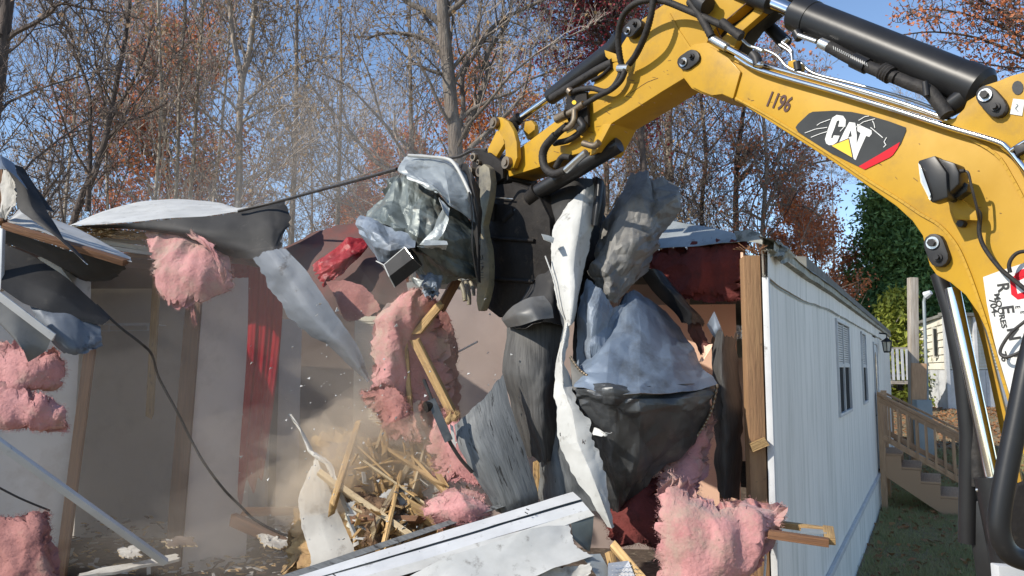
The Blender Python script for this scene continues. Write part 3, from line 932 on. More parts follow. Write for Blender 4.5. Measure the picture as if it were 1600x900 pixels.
# windows
for wi, w in enumerate(wins):
    t0, t1, z0, z1 = w
    mb = MB(); f = .035
    for a, b, c, d in ((t0, t1, z0, z0 + f), (t0, t1, z1 - f, z1), (t0, t0 + f, z0 + f, z1 - f), (t1 - f, t1, z0 + f, z1 - f)):
        hbox(mb, a, b, -.022, .02, c, d)
    fr = mb.build('window', M['white'], home, bevel=.003)
    zm = (z0 + z1) / 2 + .02
    tm = (t0 + t1) / 2
    mb = MB(); hbox(mb, t0 + f, t1 - f, -.012, .012, zm - .018, zm + .018)
    if wi == 0: hbox(mb, tm - .025, tm + .025, -.014, .014, z0 + f, z1 - f)
    mb.build('sash_bar', M['white'], fr)
    for (a, b) in (((t0 + f, tm - .025), (tm + .025, t1 - f)) if wi == 0 else ((t0 + f, t1 - f),)):
        for (c, d) in ((z0 + f, zm - .018), (zm + .018, z1 - f)):
            hbox(MB(), a, b, .004, .008, c, d).build('pane', M['glass'] if d > zm + .1 else M['screen'], fr)
        mb = MB(); q = zm + .02
        while q < z1 - f - .01:
            hbox(mb, a + .01, b - .01, -.004, .002, q, q + .016); q += .024
        mb.build('blind', M['blind'], fr)
# door
t0, t1, z0, z1 = door
dr = hbox(MB(), t0 + .03, t1 - .03, -.004, .03, z0, z1 - .03).build('door', M['white'], home, bevel=.003)
mb = MB()
for a, b, c, d in ((t0, t0 + .03, z0, z1), (t1 - .03, t1, z0, z1), (t0 + .03, t1 - .03, z1 - .03, z1)): hbox(mb, a, b, -.02, .03, c, d)
mb.build('frame', M['white'], dr)
mb = MB(); tc_, zc = (t0 + t1) / 2, 2.12
mb.prism([H(tc_ + .16 * math.cos(q * .5236), -.012, zc + .34 * math.sin(q * .5236)) for q in range(12)], CD * .005).build('pane', M['glass'], dr)
mb = MB(); mb.tube([H(t0 + .12, -.05, 1.55), H(t0 + .12, -.004, 1.55)], .03, n=10).build('handle', M['zinc'], dr, smooth=40)
# porch lantern (thing of its own: it hangs on the wall)
lt = thing('porch_lantern', 'small black porch lantern on the far end of the white siding', 'lantern', tuple(H(10.9, -.12, 2.5)))
LC = H(10.9, -.14, 0)
mb = MB(); mb.tube([LC + Vector((0, 0, 2.72)), LC + Vector((0, 0, 2.80)), H(10.9, -.005, 2.82)], .015, n=6); mb.tube([LC + Vector((0, 0, 2.66)), LC + Vector((0, 0, 2.73))], [.11, .02], n=6)
mb.build('lantern_cap', M['black'], lt)
mb = MB(); mb.tube([LC + Vector((0, 0, 2.50)), LC + Vector((0, 0, 2.652))], [.055, .075], n=6).build('lantern_glass', M['lampglass'], lt)
mb = MB()
for q in range(6):
    an = q * 1.047; e = Vector((math.cos(an), math.sin(an), 0)); mb.tube([LC + e * .062 + Vector((0, 0, 2.49)), LC + e * .085 + Vector((0, 0, 2.655))], .008, n=4)
mb.tube([LC + Vector((0, 0, 2.47)), LC + Vector((0, 0, 2.497))], .065, n=6)
mb.build('lantern_frame', M['black'], lt)

# ---- remaining roof over the standing part
mb = MB()
for (sa, za, sb, zb, ts_) in ((-.05, EV + .04, 2.6, 3.16, 1.4), (2.6, 3.16, 4.2, 3.30, 3.6), (4.2, 3.30, 8.45, EV + .04, 3.8)):
    k = len(mb.v)
    for tt in (ts_, LEN + .15):
        mb.v += [H(tt, sa, za), H(tt, sb, zb), H(tt, sb, zb + .09), H(tt, sa, za + .09)]
    for f in ((0, 1, 2, 3), (7, 6, 5, 4), (0, 4, 5, 1), (3, 2, 6, 7), (0, 3, 7, 4), (1, 5, 6, 2)): mb.face([k + i for i in f])
mb.build('roof', M['roofgrey'], home)
# floor deck of the home and the torn floor edge
fl = MB(); hbox(fl, -.9, LEN, .05, 8.35, FL - .16, FL)
fl.build('floor_deck', M['floor'], home)


def wall(name, p0, p1, z0, z1, th, m, ragged=0, seed=0, parent=None, lab=None):
    """upright slab between ground points (px,Y); ragged top"""
    a = WG(p0[0], p0[1], 0); b = WG(p1[0], p1[1], 0)
    d = (b - a).normalized(); nrm = Vector((-d.y, d.x, 0)) * th
    rr = random.Random(seed)
    mb = MB(); N = 14 if ragged else 1
    for i in range(N):
        k0, k1 = i / N, (i + 1) / N
        if i == 0: za = z1 + rr.uniform(-ragged, ragged)
        zb = z1 + rr.uniform(-ragged, ragged) if ragged else z1
        q = len(mb.v); P0 = a.lerp(b, k0); P1 = a.lerp(b, k1)
        mb.v += [P0 + Vector((0, 0, z0)), P1 + Vector((0, 0, z0)), P1 + nrm + Vector((0, 0, z0)), P0 + nrm + Vector((0, 0, z0)),
                 P0 + Vector((0, 0, za)), P1 + Vector((0, 0, zb)), P1 + nrm + Vector((0, 0, zb)), P0 + nrm + Vector((0, 0, za))]
        fs = [(3, 2, 1, 0), (4, 5, 6, 7), (0, 1, 5, 4), (2, 3, 7, 6)]
        if i == 0: fs.append((3, 0, 4, 7))
        if i == N - 1: fs.append((1, 2, 6, 5))
        for f in fs: mb.face([q + j for j in f])
        za = zb
    return mb.build(name, m, parent or home, label=lab)


# partitions seen through the torn side, left to right
wall('partition_wall', (-260, 5.3), (122, 6.28), FL, 2.92, .09, M['roomwhite'], lab='white interior wall at the left')
wall('partition_wall', (60, 8.1), (420, 8.0), FL, 3.05, .08, M['roomgrey'], lab='dusty back wall of the closet')
wall('closet_side', (118, 6.3), (100, 8.0), FL, 2.95, .06, M['roomgrey'])
wall('partition_wall', (296, 6.65), (394, 7.1), FL, 3.05, .09, M['roomlight'], lab='pale wallboard left of the red curtain')
wall('partition_wall', (380, 8.7), (575, 8.7), FL, 2.95, .08, M['roombrown'], .03, 5, lab='dark brown panelled wall')
wall('partition_wall', (596, 7.9), (1080, 7.5), FL, 2.98, .08, M['pinkwall'], .02, 6, lab='pinkish wall behind the hanging metal')
wall('partition_wall', (1030, 7.0), (1152, 6.9), FL, 2.75, .08, M['peach'], lab='peach wallboard behind the corner stud')
wall('partition_wall', (1151, 7.9), (1230, 7.9), 1.3, 2.3, .05, M['roomwhite'], lab='white panel standing in for the sunlit opening past the corner stud')  # white slab put in for daylight showing through an opening
wall('linen_closet_back', (436, 8.2), (470, 8.25), FL, 2.7, .05, M['roomgrey'])
# blinds window in the wall behind
wn_ = wall('window', (553, 8.55), (606, 8.5), 1.45, 2.75, .03, M['cream'])
mb = MB(); a = WG(556, 8.53, 0); b = WG(603, 8.48, 0)
for i in range(44):
    z = 1.5 + i * .028
    mb.board(a + Vector((0, 0, z)), b + Vector((0, 0, z)), .012, .019, mi=0)
mb.build('blind', M['cream'], wn_)


def stud(px0, px1, Y, z0, z1, name='stud', m='wood', dY=.04, lab=None, dpx=0):
    a = WG((px0 + px1) / 2, Y, z0); b = WG((px0 + px1) / 2 + dpx, Y, z1)
    w = (px1 - px0) / FPX * Y
    mb = MB(); mb.board(a, b, dY, w, up=Vector((1, 0, 0)), twist=.001, jag=.02)
    return mb.build(name, M[m], home, label=lab, bevel=.003)


stud(98, 114, 6.2, FL - .3, 2.50, lab='reddish brown end stud of the white wall', dpx=36, m='wood')
stud(268, 292, 6.6, FL - .3, 2.86, m='wood_dark2', lab='dark brown stud beside the pale wallboard', dpx=20)
stud(1164, 1189, 4.62, FL - .6, 2.83, m='studpale', lab='thick pale brown corner stud of the torn end', dY=.09)
stud(1189, 1197, 4.66, FL - .6, 2.84, m='wood_dark', dY=.09)
mb = MB(); mb.board(W(1172, 700, 4.55), W(1196, 690, 4.54), .05, .045, jag=.01); mb.build('wood_block', M['wood_fresh'], home)
# torn fibres on top of the corner stud
mb = MB()
for i in range(26):
    p = W(1160 + rh.uniform(0, 36), 392 + rh.uniform(-3, 6), 4.6 + rh.uniform(-.04, .05))
    d = Vector((rh.uniform(-.8, .8), rh.uniform(-.4, .4), rh.uniform(-.1, .9))).normalized() * rh.uniform(.02, .07)
    mb.board(p, p + d, .012, .004, jag=.004)
mb.build('torn_fibres', M['wood'], home)
settags([o for o in home.children if o.name.startswith('torn_fibres')][0], kind='stuff')
# hanging yellow 2x4 in the closet and wire shelf
ys = MB(); ys.board(W(245, 432, 7.1), W(234, 650, 7.2), .045, .06, up=Vector((1, 0, 0)), jag=.03)
ys.build('closet_stud', M['wood_fresh'], home, bevel=.003)
sh = MB()
for dy, py in ((0, 506), (.0, 517)):
    sh.tube([W(150, py, 7.2), W(236, py - 1, 7.2)], .005, n=5)
for i in range(14):
    x = 152 + i * 6.3; sh.tube([W(x, 506, 7.2), W(x, 506, 7.2) + Vector((0, .34, .0))], .0035, n=4)
sh.tube([W(170, 506, 7.2), W(170, 519, 7.2)], .005, n=5); sh.tube([W(231, 506, 7.2), W(231, 517, 7.2)], .005, n=5)
sh.build('wire_shelf', M['white'], home)
# remnant roof at the left with its layered torn edge
mb = MB()
P_ = [(-420, 5.0), (60, 5.9), (238, 6.5), (262, 9.3), (-420, 9.6)]
pts = [WG(p, y, 3.0) for p, y in P_]
mb.prism(pts, Vector((0, 0, .08))).build('left_roof_remnant', M['wood_dark'], home)
mb = MB(); mb.board(W(148, 403, 6.45), W(243, 399, 6.6), .05, .05, mi=0); mb.build('roof_edge_board', M['wood'], home)
mb = MB(); mb.board(W(150, 377, 6.5), W(240, 391, 6.55), .06, .035); mb.board(W(160, 386, 6.46), W(240, 397, 6.52), .05, .028)
mb.board(W(140, 372, 6.62), W(236, 381, 6.7), .05, .03)
mb.build('roof_edge_trim', M['dirty_white'], home, label='stacked white trim strips on the torn roof edge')
# left end wall off to the left carries the remnant (outside wall of the home)
wall('end_wall', (-420, 5.0), (-240, 5.3), 0, 3.0, .1, M['siding'])

# red curtain: folded cloth hanging in the doorway
def curtain():
    mb = MB(); nu, nv = 60, 40
    for j in range(nv + 1):
        v = j / nv
        for i in range(nu + 1):
            u = i / nu
            top = 412 + 6 * math.sin(u * 9)
            bot = 745 + 34 * (noise.noise(Vector((u * 4, 1, 0)) ) + (1 - u) * .9)
            l = 388 - 14 * v + 3 * math.sin(v * 5); r = 440 + 3 * math.sin(v * 4 + 1) - 26 * v * v
            px = l + (r - l) * u; py = top + (bot - top) * v
            y = 6.75 + .006 * math.sin(u * 17 + 2.5 * math.sin(v * 3)) + .003 * math.sin(u * 43 + v * 4) + .03 * noise.noise(Vector((u * 2, v * 3, 1)))
            mb.v.append(W(px, py, y))
    for j in range(nv):
        for i in range(nu):
            a = j * (nu + 1) + i
            mb.face((a, a + 1, a + nu + 2, a + nu + 1), 0, [(i / nu, j / nv), ((i + 1) / nu, j / nv), ((i + 1) / nu, (j + 1) / nv), (i / nu, (j + 1) / nv)])
    return mb.build('red_curtain', M['curtain'], None, smooth=70, label='long red curtain hanging in the torn doorway', cat='curtain')


curtain()
# ------------------------------------------------------------------ deck stairs
st = thing('deck_stairs', 'weathered wooden stairs with railing at the far side door of the white home', 'stairs', (5.82, 12.8, 0))
DN = -CD  # outward from wall
Pst = Vector((5.816, 12.8, 0)) + DN * .02


def S(d, l, z): return Vector((Pst.x, Pst.y, 0)) + DN * d + LD * l + Vector((0, 0, z))


for dd, l, zb, zt in ((0, 0, -.25, 1.82), (1.26, 0, -.25, 1.12), (0, 1.1, -.25, 1.82), (1.26, 1.1, -.25, 1.12)):
    MB().board(S(dd, l, zb), S(dd, l, zt), .09, .09, up=LD).build('newel_post', M['deck'], st, bevel=.005)
for l in (-.03, 1.13):
    MB().board(S(-.03, l, 1.80), S(1.34, l, 1.06), .10, .035, up=Vector((0, 0, 1))).build('handrail', M['deck'], st, bevel=.004)
    MB().board(S(0, l, 1.70), S(1.26, l, 1.01), .035, .08).build('top_rail', M['deck'], st, bevel=.004)
    MB().board(S(0.02, l, 1.12), S(1.24, l, .40), .035, .085).build('lower_rail', M['deck'], st, bevel=.004)
    for i in range(9):
        d = .12 + i * .125
        zt = 1.70 - d / 1.26 * .69; zb = 1.10 - (d - .02) / 1.22 * .72
        MB().board(S(d, l - .028, zb), S(d, l - .028, zt), .032, .032, up=LD).build('baluster', M['deck'], st)
    mb = MB()
    prof = [(0, .86), (.26, .86), (.26, .66), (.52, .66), (.52, .46), (.78, .46), (.78, .26), (1.04, .26), (1.04, .08), (1.2, .08), (1.2, -.05), (.9, -.05), (.0, .56)]
    mb.prism([S(d, l, z - .03) for d, z in prof], LD * .038).build('stringer', M['deck'], st)
for i in range(4):
    MB().board(S(.13 + .26 * (i), -.02, .85 - .2 * i), S(.13 + .26 * i, 1.12, .85 - .2 * i), .29, .034, up=Vector((0, 0, 1))).build('tread', M['deck'], st, bevel=.004)
# ------------------------------------------------------------------ power post, meter box
pp = thing('power_post', 'tall square weathered post with a conduit, behind the deck stairs', 'post', tuple(WG(1424, 17, .15)))
MB().board(WG(1421, 17, .1), WG(1433, 17, 4.12), .16, .17, up=Vector((1, 0, 0))).build('timber', M['post'], pp, bevel=.01)
MB().board(WG(1428, 16.85, .1), WG(1436, 16.85, 2.3), .06, .30, up=Vector((1, 0, 0))).build('lower_board', M['deck'], pp)
MB().tube([WG(1446, 16.9, 1.2), WG(1449, 16.9, 3.6), WG(1452, 16.9, 3.75), WG(1458, 16.8, 3.7)], .035, n=8).build('conduit', M['meter'], pp, smooth=50)
MB().tube([WG(1452, 16.8, 3.72), WG(1461, 16.7, 3.78)], [.09, .05], n=8).build('weather_head', M['white'], pp, smooth=40)
mb = MB(); p = WG(1438, 16.6, 0); mb.box((p.x - .16, 16.5, .35), (p.x + .16, 16.7, 1.55))
mb.build('meter_box', M['meter'], None, bevel=.02, label='tall grey electrical box standing at the foot of the power post', cat='electrical box')
# ------------------------------------------------------------------ neighbouring home
nb = thing('neighbour_home', 'cream coloured mobile home with horizontal siding beyond the deck stairs', 'mobile home', tuple(WG(1475, 28, .8)))
Na = WG(1381, 31, 0); Nb = WG(1478, 28, 0); Nc = WG(1680, 29.5, 0)


def nwall(pa, pb, z0, z1a, z1b, nrow, mt):
    d = pb - pa; nn = Vector((d.y, -d.x, 0)).normalized()
    if nn.y > 0: nn = -nn
    for r in range(nrow):
        a0 = z0 + (z1a - z0) * r / nrow; a1 = z0 + (z1a - z0) * (r + 1) / nrow
        b0 = z0 + (z1b - z0) * r / nrow; b1 = z0 + (z1b - z0) * (r + 1) / nrow
        mb = MB()
        P = [pa + nn * .05 + Vector((0, 0, a0)), pb + nn * .05 + Vector((0, 0, b0)), pb + Vector((0, 0, b1)), pa + Vector((0, 0, a1))]
        Q = [p - nn * .06 for p in P]
        k = len(mb.v); mb.v += P + Q
        for f in ((0, 1, 2, 3), (7, 6, 5, 4), (0, 4, 5, 1), (3, 2, 6, 7), (0, 3, 7, 4), (1, 5, 6, 2)): mb.face([k + i for i in f])
        mb.build('siding_board', mt, nb)


nwall(Na, Nb, 2.15, 3.35, 4.0, 7, M['vinyl'])
nwall(Nb, Nc, 2.15, 4.02, 4.02, 16, M['vinyl'])
for a, b, z in ((Na, Nb, 3.4), (Nb, Nc, 4.05)):
    pass
MB().board(Na + Vector((-.3, -.1, 3.42)), Nb + Vector((.1, -.1, 4.06)), .3, .10).build('eave', M['roofgrey'], nb)
MB().board(Nb + Vector((-.1, -.1, 4.07)), Nc + Vector((0, -.1, 4.08)), .35, .12).build('eave', M['roofgrey'], nb)
MB().board(Nb + Vector((0, -.08, .7)), Nb + Vector((0, -.08, 4.0)), .12, .12).build('corner_board', M['white'], nb)
p = WG(1523, 28.3, 0); MB().board(p + Vector((0, -.1, .7)), p + Vector((0, -.1, 4.0)), .1, .14).build('corner_board', M['white'], nb)
for a, b in ((Na, Nb), (Nb, Nc)):
    n_ = 8 if a is Na else 14
    for i in range(n_):
        p = a.lerp(b, (i + .02) / n_); q = a.lerp(b, (i + .98) / n_)
        gz = ground_z(p.x, p.y) - .2
        MB().board(p + Vector((0, -.04, (gz + 2.13) / 2)), q + Vector((0, -.04, (gz + 2.13) / 2)), .03, 2.13 - gz, up=Vector((0, 0, 1))).build('skirting_panel', M['white'], nb)
for px, w, z0, z1 in ((1393, .14, 2.4, 3.3), (1406, .2, 2.3, 3.35)):
    a = WG(px, 30.2, 0)
    f = MB().board(a + Vector((-w, -.12, (z0 + z1) / 2)), a + Vector((w, -.12, (z0 + z1) / 2)), .06, z1 - z0).build('window', M['white'], nb)
    MB().board(a + Vector((-w * .7, -.16, (z0 + z1) / 2)), a + Vector((w * .7, -.16, (z0 + z1) / 2)), .03, z1 - z0 - .12).build('pane', M['glass'], f)
a = WG(1460, 28.4, 0)
f = MB().board(a + Vector((-.08, -.12, 3.1)), a + Vector((.08, -.12, 3.1)), .05, 1.1).build('window', M['vinyl'], nb)
MB().board(a + Vector((-.05, -.16, 3.1)), a + Vector((.05, -.16, 3.1)), .03, .95).build('pane', M['glass'], f)
for py in (516, 523):
    a = W(1423, py, 29.1); MB().tube([a + Vector((-.22, 0, .03)), a + Vector((0, -.05, 0)), a + Vector((.22, 0, .03))], [.03, .09, .03], n=7).build('wall_lamp', M['black'], nb)
# its porch railing
pr = thing('porch_railing', 'pale picket railing in front of the cream home across the yard', 'railing', tuple(WG(1405, 27, .8)))
MB().board(WG(1384, 27, 2.86), WG(1428, 27, 2.86), .09, .07).build('top_rail', M['post'], pr)
MB().board(WG(1384, 27, 1.95), WG(1428, 27, 1.95), .05, .07).build('lower_rail', M['post'], pr)
MB().board(WG(1384, 27, 1.72), WG(1428, 27, 1.72), .8, .1).build('porch_floor', M['post'], pr)
for i in range(6):
    px = 1388 + i * 7.4; MB().board(WG(px, 26.95, 1.8), WG(px, 26.95, 2.84), .07, .07, up=Vector((1, 0, 0))).build('picket', M['white'], pr)
for px in (1385, 1427): MB().board(WG(px, 27, .6), WG(px, 27, 2.9), .12, .12, up=Vector((1, 0, 0))).build('post', M['post'], pr)
# ------------------------------------------------------------------ excavator
Q0 = Vector((1.68, 3.0, 0)); QD = Vector((-.634, .774, 0)).normalized(); QN = Vector((-.774, -.634, 0)).normalized()  # QN points to the camera side
CAMP = Vector((0, 0, EYE))


def P(px, py, off=0.0):
    d = W(px, py, 1.0) - CAMP
    q = Q0 + QN * off
    k = (q - CAMP).dot(QN) / d.dot(QN)
    return CAMP + d * k


def PP(pts, off=0.0): return [P(x, y, off) for x, y in pts]


def arcpts(poly, k=4):
    return poly


exc = thing('excavator', 'yellow excavator arm with number 1196 reaching over the home, gripping torn metal', 'excavator', tuple(Q0 + Vector((.5, -.6, 0))))


def plate(name, pts, m, off=0.0, th=.03, bevel=.004, parent=None, lab=None, label=None):
    return MB().prism(PP(pts, off), -QN * th).build(name, m, parent or exc, bevel=bevel, label=lab)


# boom (side outline traced, real width .24 m)
boom_pts = [(1106, 66), (1128, 80), (1180, 101), (1240, 119), (1290, 131), (1345, 148), (1400, 165), (1450, 183), (1500, 202), (1535, 216), (1568, 233), (1592, 262), (1618, 310), (1650, 400), (1680, 520), (1710, 680), (1740, 900), (1760, 1050),
            (1690, 1050), (1655, 900), (1629, 800), (1598, 700), (1574, 615), (1556, 560), (1542, 520), (1528, 490), (1508, 461), (1485, 442), (1463, 430), (1452, 415), (1447, 396), (1441, 368), (1425, 345), (1400, 322), (1356, 291), (1300, 252), (1245, 217), (1196, 186), (1160, 163), (1146, 156),
            (1128, 149), (1112, 152), (1096, 146), (1080, 138), (1068, 122), (1060, 100), (1068, 80), (1085, 68)]
boom = plate('boom', boom_pts, M['yellow'], 0, .25, .008)
# weld flange lines along both edges of the boom
def strip(pts, off, w, h, m, name, parent, sm=True):
    q = [P(x, y, off) for x, y in pts]
    if sm: q = catmull(q, 4)
    mb = MB()
    for a, b in zip(q[:-1], q[1:]): mb.board(a, b + (b - a).normalized() * .002, h, w, up=(b - a).cross(QN))
    return mb.build(name, m, parent)


strip([(1150, 153), (1196, 178), (1245, 208), (1300, 243), (1356, 281), (1404, 311), (1438, 334), (1468, 352), (1494, 382), (1512, 420), (1530, 470), (1546, 520), (1570, 600), (1600, 700), (1632, 800)], .004, .010, .012, M['yellow'], 'lower_flange', boom)
strip([(1130, 86), (1180, 107), (1290, 137), (1400, 172), (1500, 210), (1555, 240), (1580, 275), (1604, 320)], .004, .010, .012, M['yellow'], 'upper_flange', boom)
strip([(1158, 112), (1152, 130), (1145, 156)], .001, .004, .003, M['browink'], 'weld_seam', boom, False)
# raised end casting of the boom
plate('boom_end_plate', [(1109, 73), (1132, 84), (1157, 112), (1145, 154), (1128, 147), (1112, 149), (1096, 143), (1082, 136), (1071, 121), (1064, 100), (1072, 84), (1088, 73)], M['yellow'], .014, .014, .004, boom)
# cylinder ear at the right, above the boom
ear = plate('cylinder_ear', [(1470, 190), (1492, 184), (1506, 170), (1514, 150), (1530, 136), (1558, 127), (1580, 118), (1610, 110), (1650, 105), (1680, 250), (1600, 262), (1560, 229), (1510, 205)], M['yellow'], .03, .04, .004, boom)
plate('ear_hole', [(1590 + 9 * math.cos(a * .5236), 137 + 11 * math.sin(a * .5236)) for a in range(12)], M['black'], .033, .006, .0, boom)
plate('small_label', [(1583, 154), (1601, 156), (1597, 181), (1578, 178)], M['decalwhite'], .0335, .003, 0, boom)
strip([(1588, 162), (1590, 165), (1587, 169), (1590, 173)], .035, .003, .002, M['meter'], 'small_label_mark', boom)

# stick
stick_pts = [(786, 279), (812, 231), (840, 210), (869, 188), (905, 158), (926, 138), (930, 122), (940, 108), (960, 97), (972, 68), (985, 48), (1003, 30), (1035, 8), (1070, -22), (1195, -30), (1172, 0), (1146, 24), (1122, 38), (1108, 58), (1098, 82), (1085, 106), (1069, 122), (1036, 142), (1000, 165), (955, 193), (944, 214), (932, 237), (903, 240), (876, 247), (840, 262)]
stick = plate('stick', stick_pts, M['yellow'], -.015, .21, .007)
plate('stick_gusset', [(955, 193), (944, 214), (931, 238), (921, 243), (930, 214), (941, 194)], M['yellow'], -.008, .02, .002, stick)
plate('top_bracket', [(1125, 62), (1148, 40), (1175, 18), (1204, -12), (1225, -12), (1190, 22), (1160, 48), (1146, 76), (1128, 82)], M['yellow'], -.04, .05, .003, boom)
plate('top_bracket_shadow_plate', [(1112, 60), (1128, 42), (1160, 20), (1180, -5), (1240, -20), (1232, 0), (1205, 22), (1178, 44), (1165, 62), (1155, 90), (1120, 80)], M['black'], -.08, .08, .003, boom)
strip([(1128, 62), (1120, 44), (1146, 22), (1172, 0)], .002, .004, .004, M['browink'], 'plate_seam', stick, False)
strip([(1046, 22), (1060, 48), (1078, 75)], -.012, .012, .005, M['yellow'], 'weld_bead', stick, False)
strip([(1028, 122), (1012, 128), (1002, 134), (985, 146)], -.014, .002, .002, M['browink'], 'scratch', stick, False)


def pin(cx, cy, ang, L=17, R=15, off=.02, parent=None):
    """black rounded pin cover with two bolts"""
    c, s_ = math.cos(ang), math.sin(ang)
    pts = []
    for e, a0 in ((1, -math.pi / 2), (-1, math.pi / 2)):
        for i in range(7):
            a = a0 + math.pi * i / 6
            x = e * L * .5 + R * math.cos(a); y = R * math.sin(a)
            pts.append((cx + x * c - y * s_, cy + x * s_ + y * c))
    pl = plate('pin_cover', pts, M['pinblack'], off + .03, .045, .006, parent)
    for e, rr in ((1, .42), (-1, .62)):
        bx, by = cx + e * L * .55 * c, cy + e * L * .55 * s_
        q = P(bx, by, off + .03); r = R * rr / FPX * q.y
        MB().tube([q, q + QN * .008], r, n=16).build('washer', M['zinc'] if rr > .5 else M['pinblack'], pl, smooth=40)
        MB().tube([q + QN * .008, q + QN * .022], r * .62, n=6).build('bolt', M['pinblack'], pl)
    return pl


pin(1075, 93, -.62, 14, 12, 0, boom)
pin(987, 43, -.78, 14, 10, 0, stick)
pin(1548, 158, .85, 22, 17, .03, boom)
pin(1462, 391, 1.22, 22, 16, 0, boom)

# big stick cylinder on top
Yc = -.10
def cyl(name, a, b, rpx0, rpx1, off, m, n=24, caps=True, parent=None):
    p, q = P(a[0], a[1], off), P(b[0], b[1], off)
    return MB().tube([p, q], [rpx0 / FPX * p.y, rpx1 / FPX * q.y], n=n, caps=caps).build(name, m, parent or exc, smooth=40)


sc_ = MB()
a, b = P(1243, 20, -.02), P(1540, 142, -.02)
ra, rb = 27 / FPX * a.y, 34 / FPX * b.y
d = (b - a).normalized()
rm = (ra + rb) / 2
pts = [a, a + d * .012, a + d * .10, a + d * .101, b - d * .10, b - d * .099, b - d * .02, b]
sc_.tube(pts, [rm * .9, rm * 1.04, rm * 1.04, rm, rm, rm * 1.05, rm * 1.05, rm * .8], n=36)
stcyl = sc_.build('stick_cylinder', M['black'], exc, smooth=35)
p, q = P(1120, -32, -.02), P(1250, 22, -.02)
MB().tube([p, q], rm * .42, n=24).build('cylinder_rod', M['chrome'], stcyl, smooth=40)
MB().tube([a - d * .02, a], [rm * .62, rm * .88], n=24).build('rod_gland', M['black'], stcyl, smooth=40)
MB().tube([P(1155, -16, -.02), P(1206, 5, -.02)], rm * .66, n=20).build('rod_eye', M['black'], stcyl, smooth=40)
MB().tube([P(1505, 152, .0), P(1478, 172, .01), P(1460, 150, .0)], [.05, .04, .02], n=12).build('cylinder_foot', M['black'], stcyl, smooth=50)


def hose(pts, rpx, m='rubber', off=.03, name='hose', rib=0.0, parent=None, n=10, k=6, offs=None):
    q = [P(x, y, (offs[i] if offs else off)) for i, (x, y) in enumerate(pts)]
    q = catmull(q, k)
    if rib:
        # resample finely for ribs
        out = []
        for i in range(len(q) - 1):
            L = (q[i + 1] - q[i]).length; nn = max(1, int(L / .006))
            for j in range(nn): out.append(q[i].lerp(q[i + 1], j / nn))
        out.append(q[-1]); q = out
    r = rpx / FPX * q[len(q) // 2].y
    return MB().tube(q, r, n=n, rib=rib).build(name, M[m], parent or exc, smooth=80 if not rib else 50)


# hose along the cylinder underside
hose([(1248, 55), (1262, 60), (1276, 65)], 4, 'zinc', .06, 'hose_fitting', parent=stcyl)
hose([(1282, 67), (1295, 73)], 9, 'zinc', .06, 'hose_fitting', parent=stcyl)
hose([(1296, 73), (1330, 92), (1365, 108), (1400, 122)], 10, 'rubber', .06, 'cylinder_hose', parent=stcyl)
hose([(1334, 94), (1355, 104)], 13, 'black', .06, 'hose_sleeve', parent=stcyl)
hose([(1378, 110), (1392, 118)], 14, 'rubber', .06, 'hose_sleeve', parent=stcyl, rib=.05)
hose([(1390, 117), (1420, 130), (1450, 142), (1470, 165), (1480, 180)], 11, 'rubber', .05, 'cylinder_hose', parent=stcyl)
hose([(1244, 50), (1250, 60)], 8, 'black', .04, 'port_block', parent=stcyl)
hose([(1445, 128), (1448, 150)], 5, 'pinblack', .08, 'hose_clamp', parent=stcyl)
mb = MB()
# pale hose lettering, tiny broken marks
for i in range(17):
    u = i / 16; x = 1302 + 52 * u; y = 75 + 26 * u
    mb.board(P(x, y - 3, .062 + .030), P(x + 1.2, y + 2.5, .062 + .030), .0015, .0022, up=QN)
mb.build('hose_lettering', M['decalwhite'], stcyl)
# steel pipes along the boom top
pp_ = thing
hose([(1150, 88), (1175, 104), (1215, 118), (1300, 142), (1400, 172), (1480, 198), (1555, 220), (1575, 232), (1592, 252), (1610, 275)], 4.6, 'chrome', .035, 'hydraulic_pipe', k=5)
hose([(1190, 101), (1230, 112), (1310, 134), (1400, 161), (1490, 191), (1560, 213), (1582, 228), (1600, 250), (1620, 276)], 4.6, 'chrome', .0, 'hydraulic_pipe', k=5)
hose([(1158, 60), (1172, 72), (1195, 78), (1215, 88), (1236, 108), (1300, 128), (1400, 158), (1470, 182)], 2.6, 'zinc', .02, 'hydraulic_pipe', k=5)
hose([(1222, 66), (1236, 78), (1240, 95), (1252, 99), (1272, 115), (1330, 130), (1420, 155), (1480, 178)], 2.4, 'zinc', -.04, 'hydraulic_pipe', k=5)
hose([(1218, 70), (1235, 82), (1238, 96)], 2.4, 'zinc', -.02, 'hydraulic_pipe')
plate('pipe_clamp_bracket', [(1231, 96), (1241, 93), (1251, 99), (1252, 110), (1240, 111), (1231, 106)], M['yellow'], .0, .03, .003, boom)
hose([(1245, 97), (1247, 110)], 6, 'pinblack', .02, 'pipe_clamp')
hose([(1578, 236), (1600, 222), (1625, 210)], 3.6, 'chrome', .05, 'hydraulic_pipe')
plate('pipe_clamp_plate', [(1582, 228), (1600, 224), (1604, 234), (1588, 242)], M['pinblack'], .06, .04, .003, boom)
# valve and fittings at the knuckle
hose([(1112, 60), (1122, 66), (1136, 74)], 7, 'zinc', .06, 'hose_fitting')
hose([(1134, 73), (1158, 86), (1178, 98), (1190, 101)], 5, 'chrome', .055, 'hydraulic_pipe')
hose([(1176, 84), (1182, 92), (1184, 102)], 8, 'pinblack', .05, 'valve_block')
hose([(1184, 76), (1192, 80)], 4, 'zinc', .06, 'hose_fitting')
# dark linkage cylinder behind
cyl('far_cylinder', (1172, 12), (1228, 68), 9, 11, -.22, M['black'])
hose([(1224, 66), (1231, 60), (1220, 72)], 4, 'zinc', -.18, 'hose_fitting')
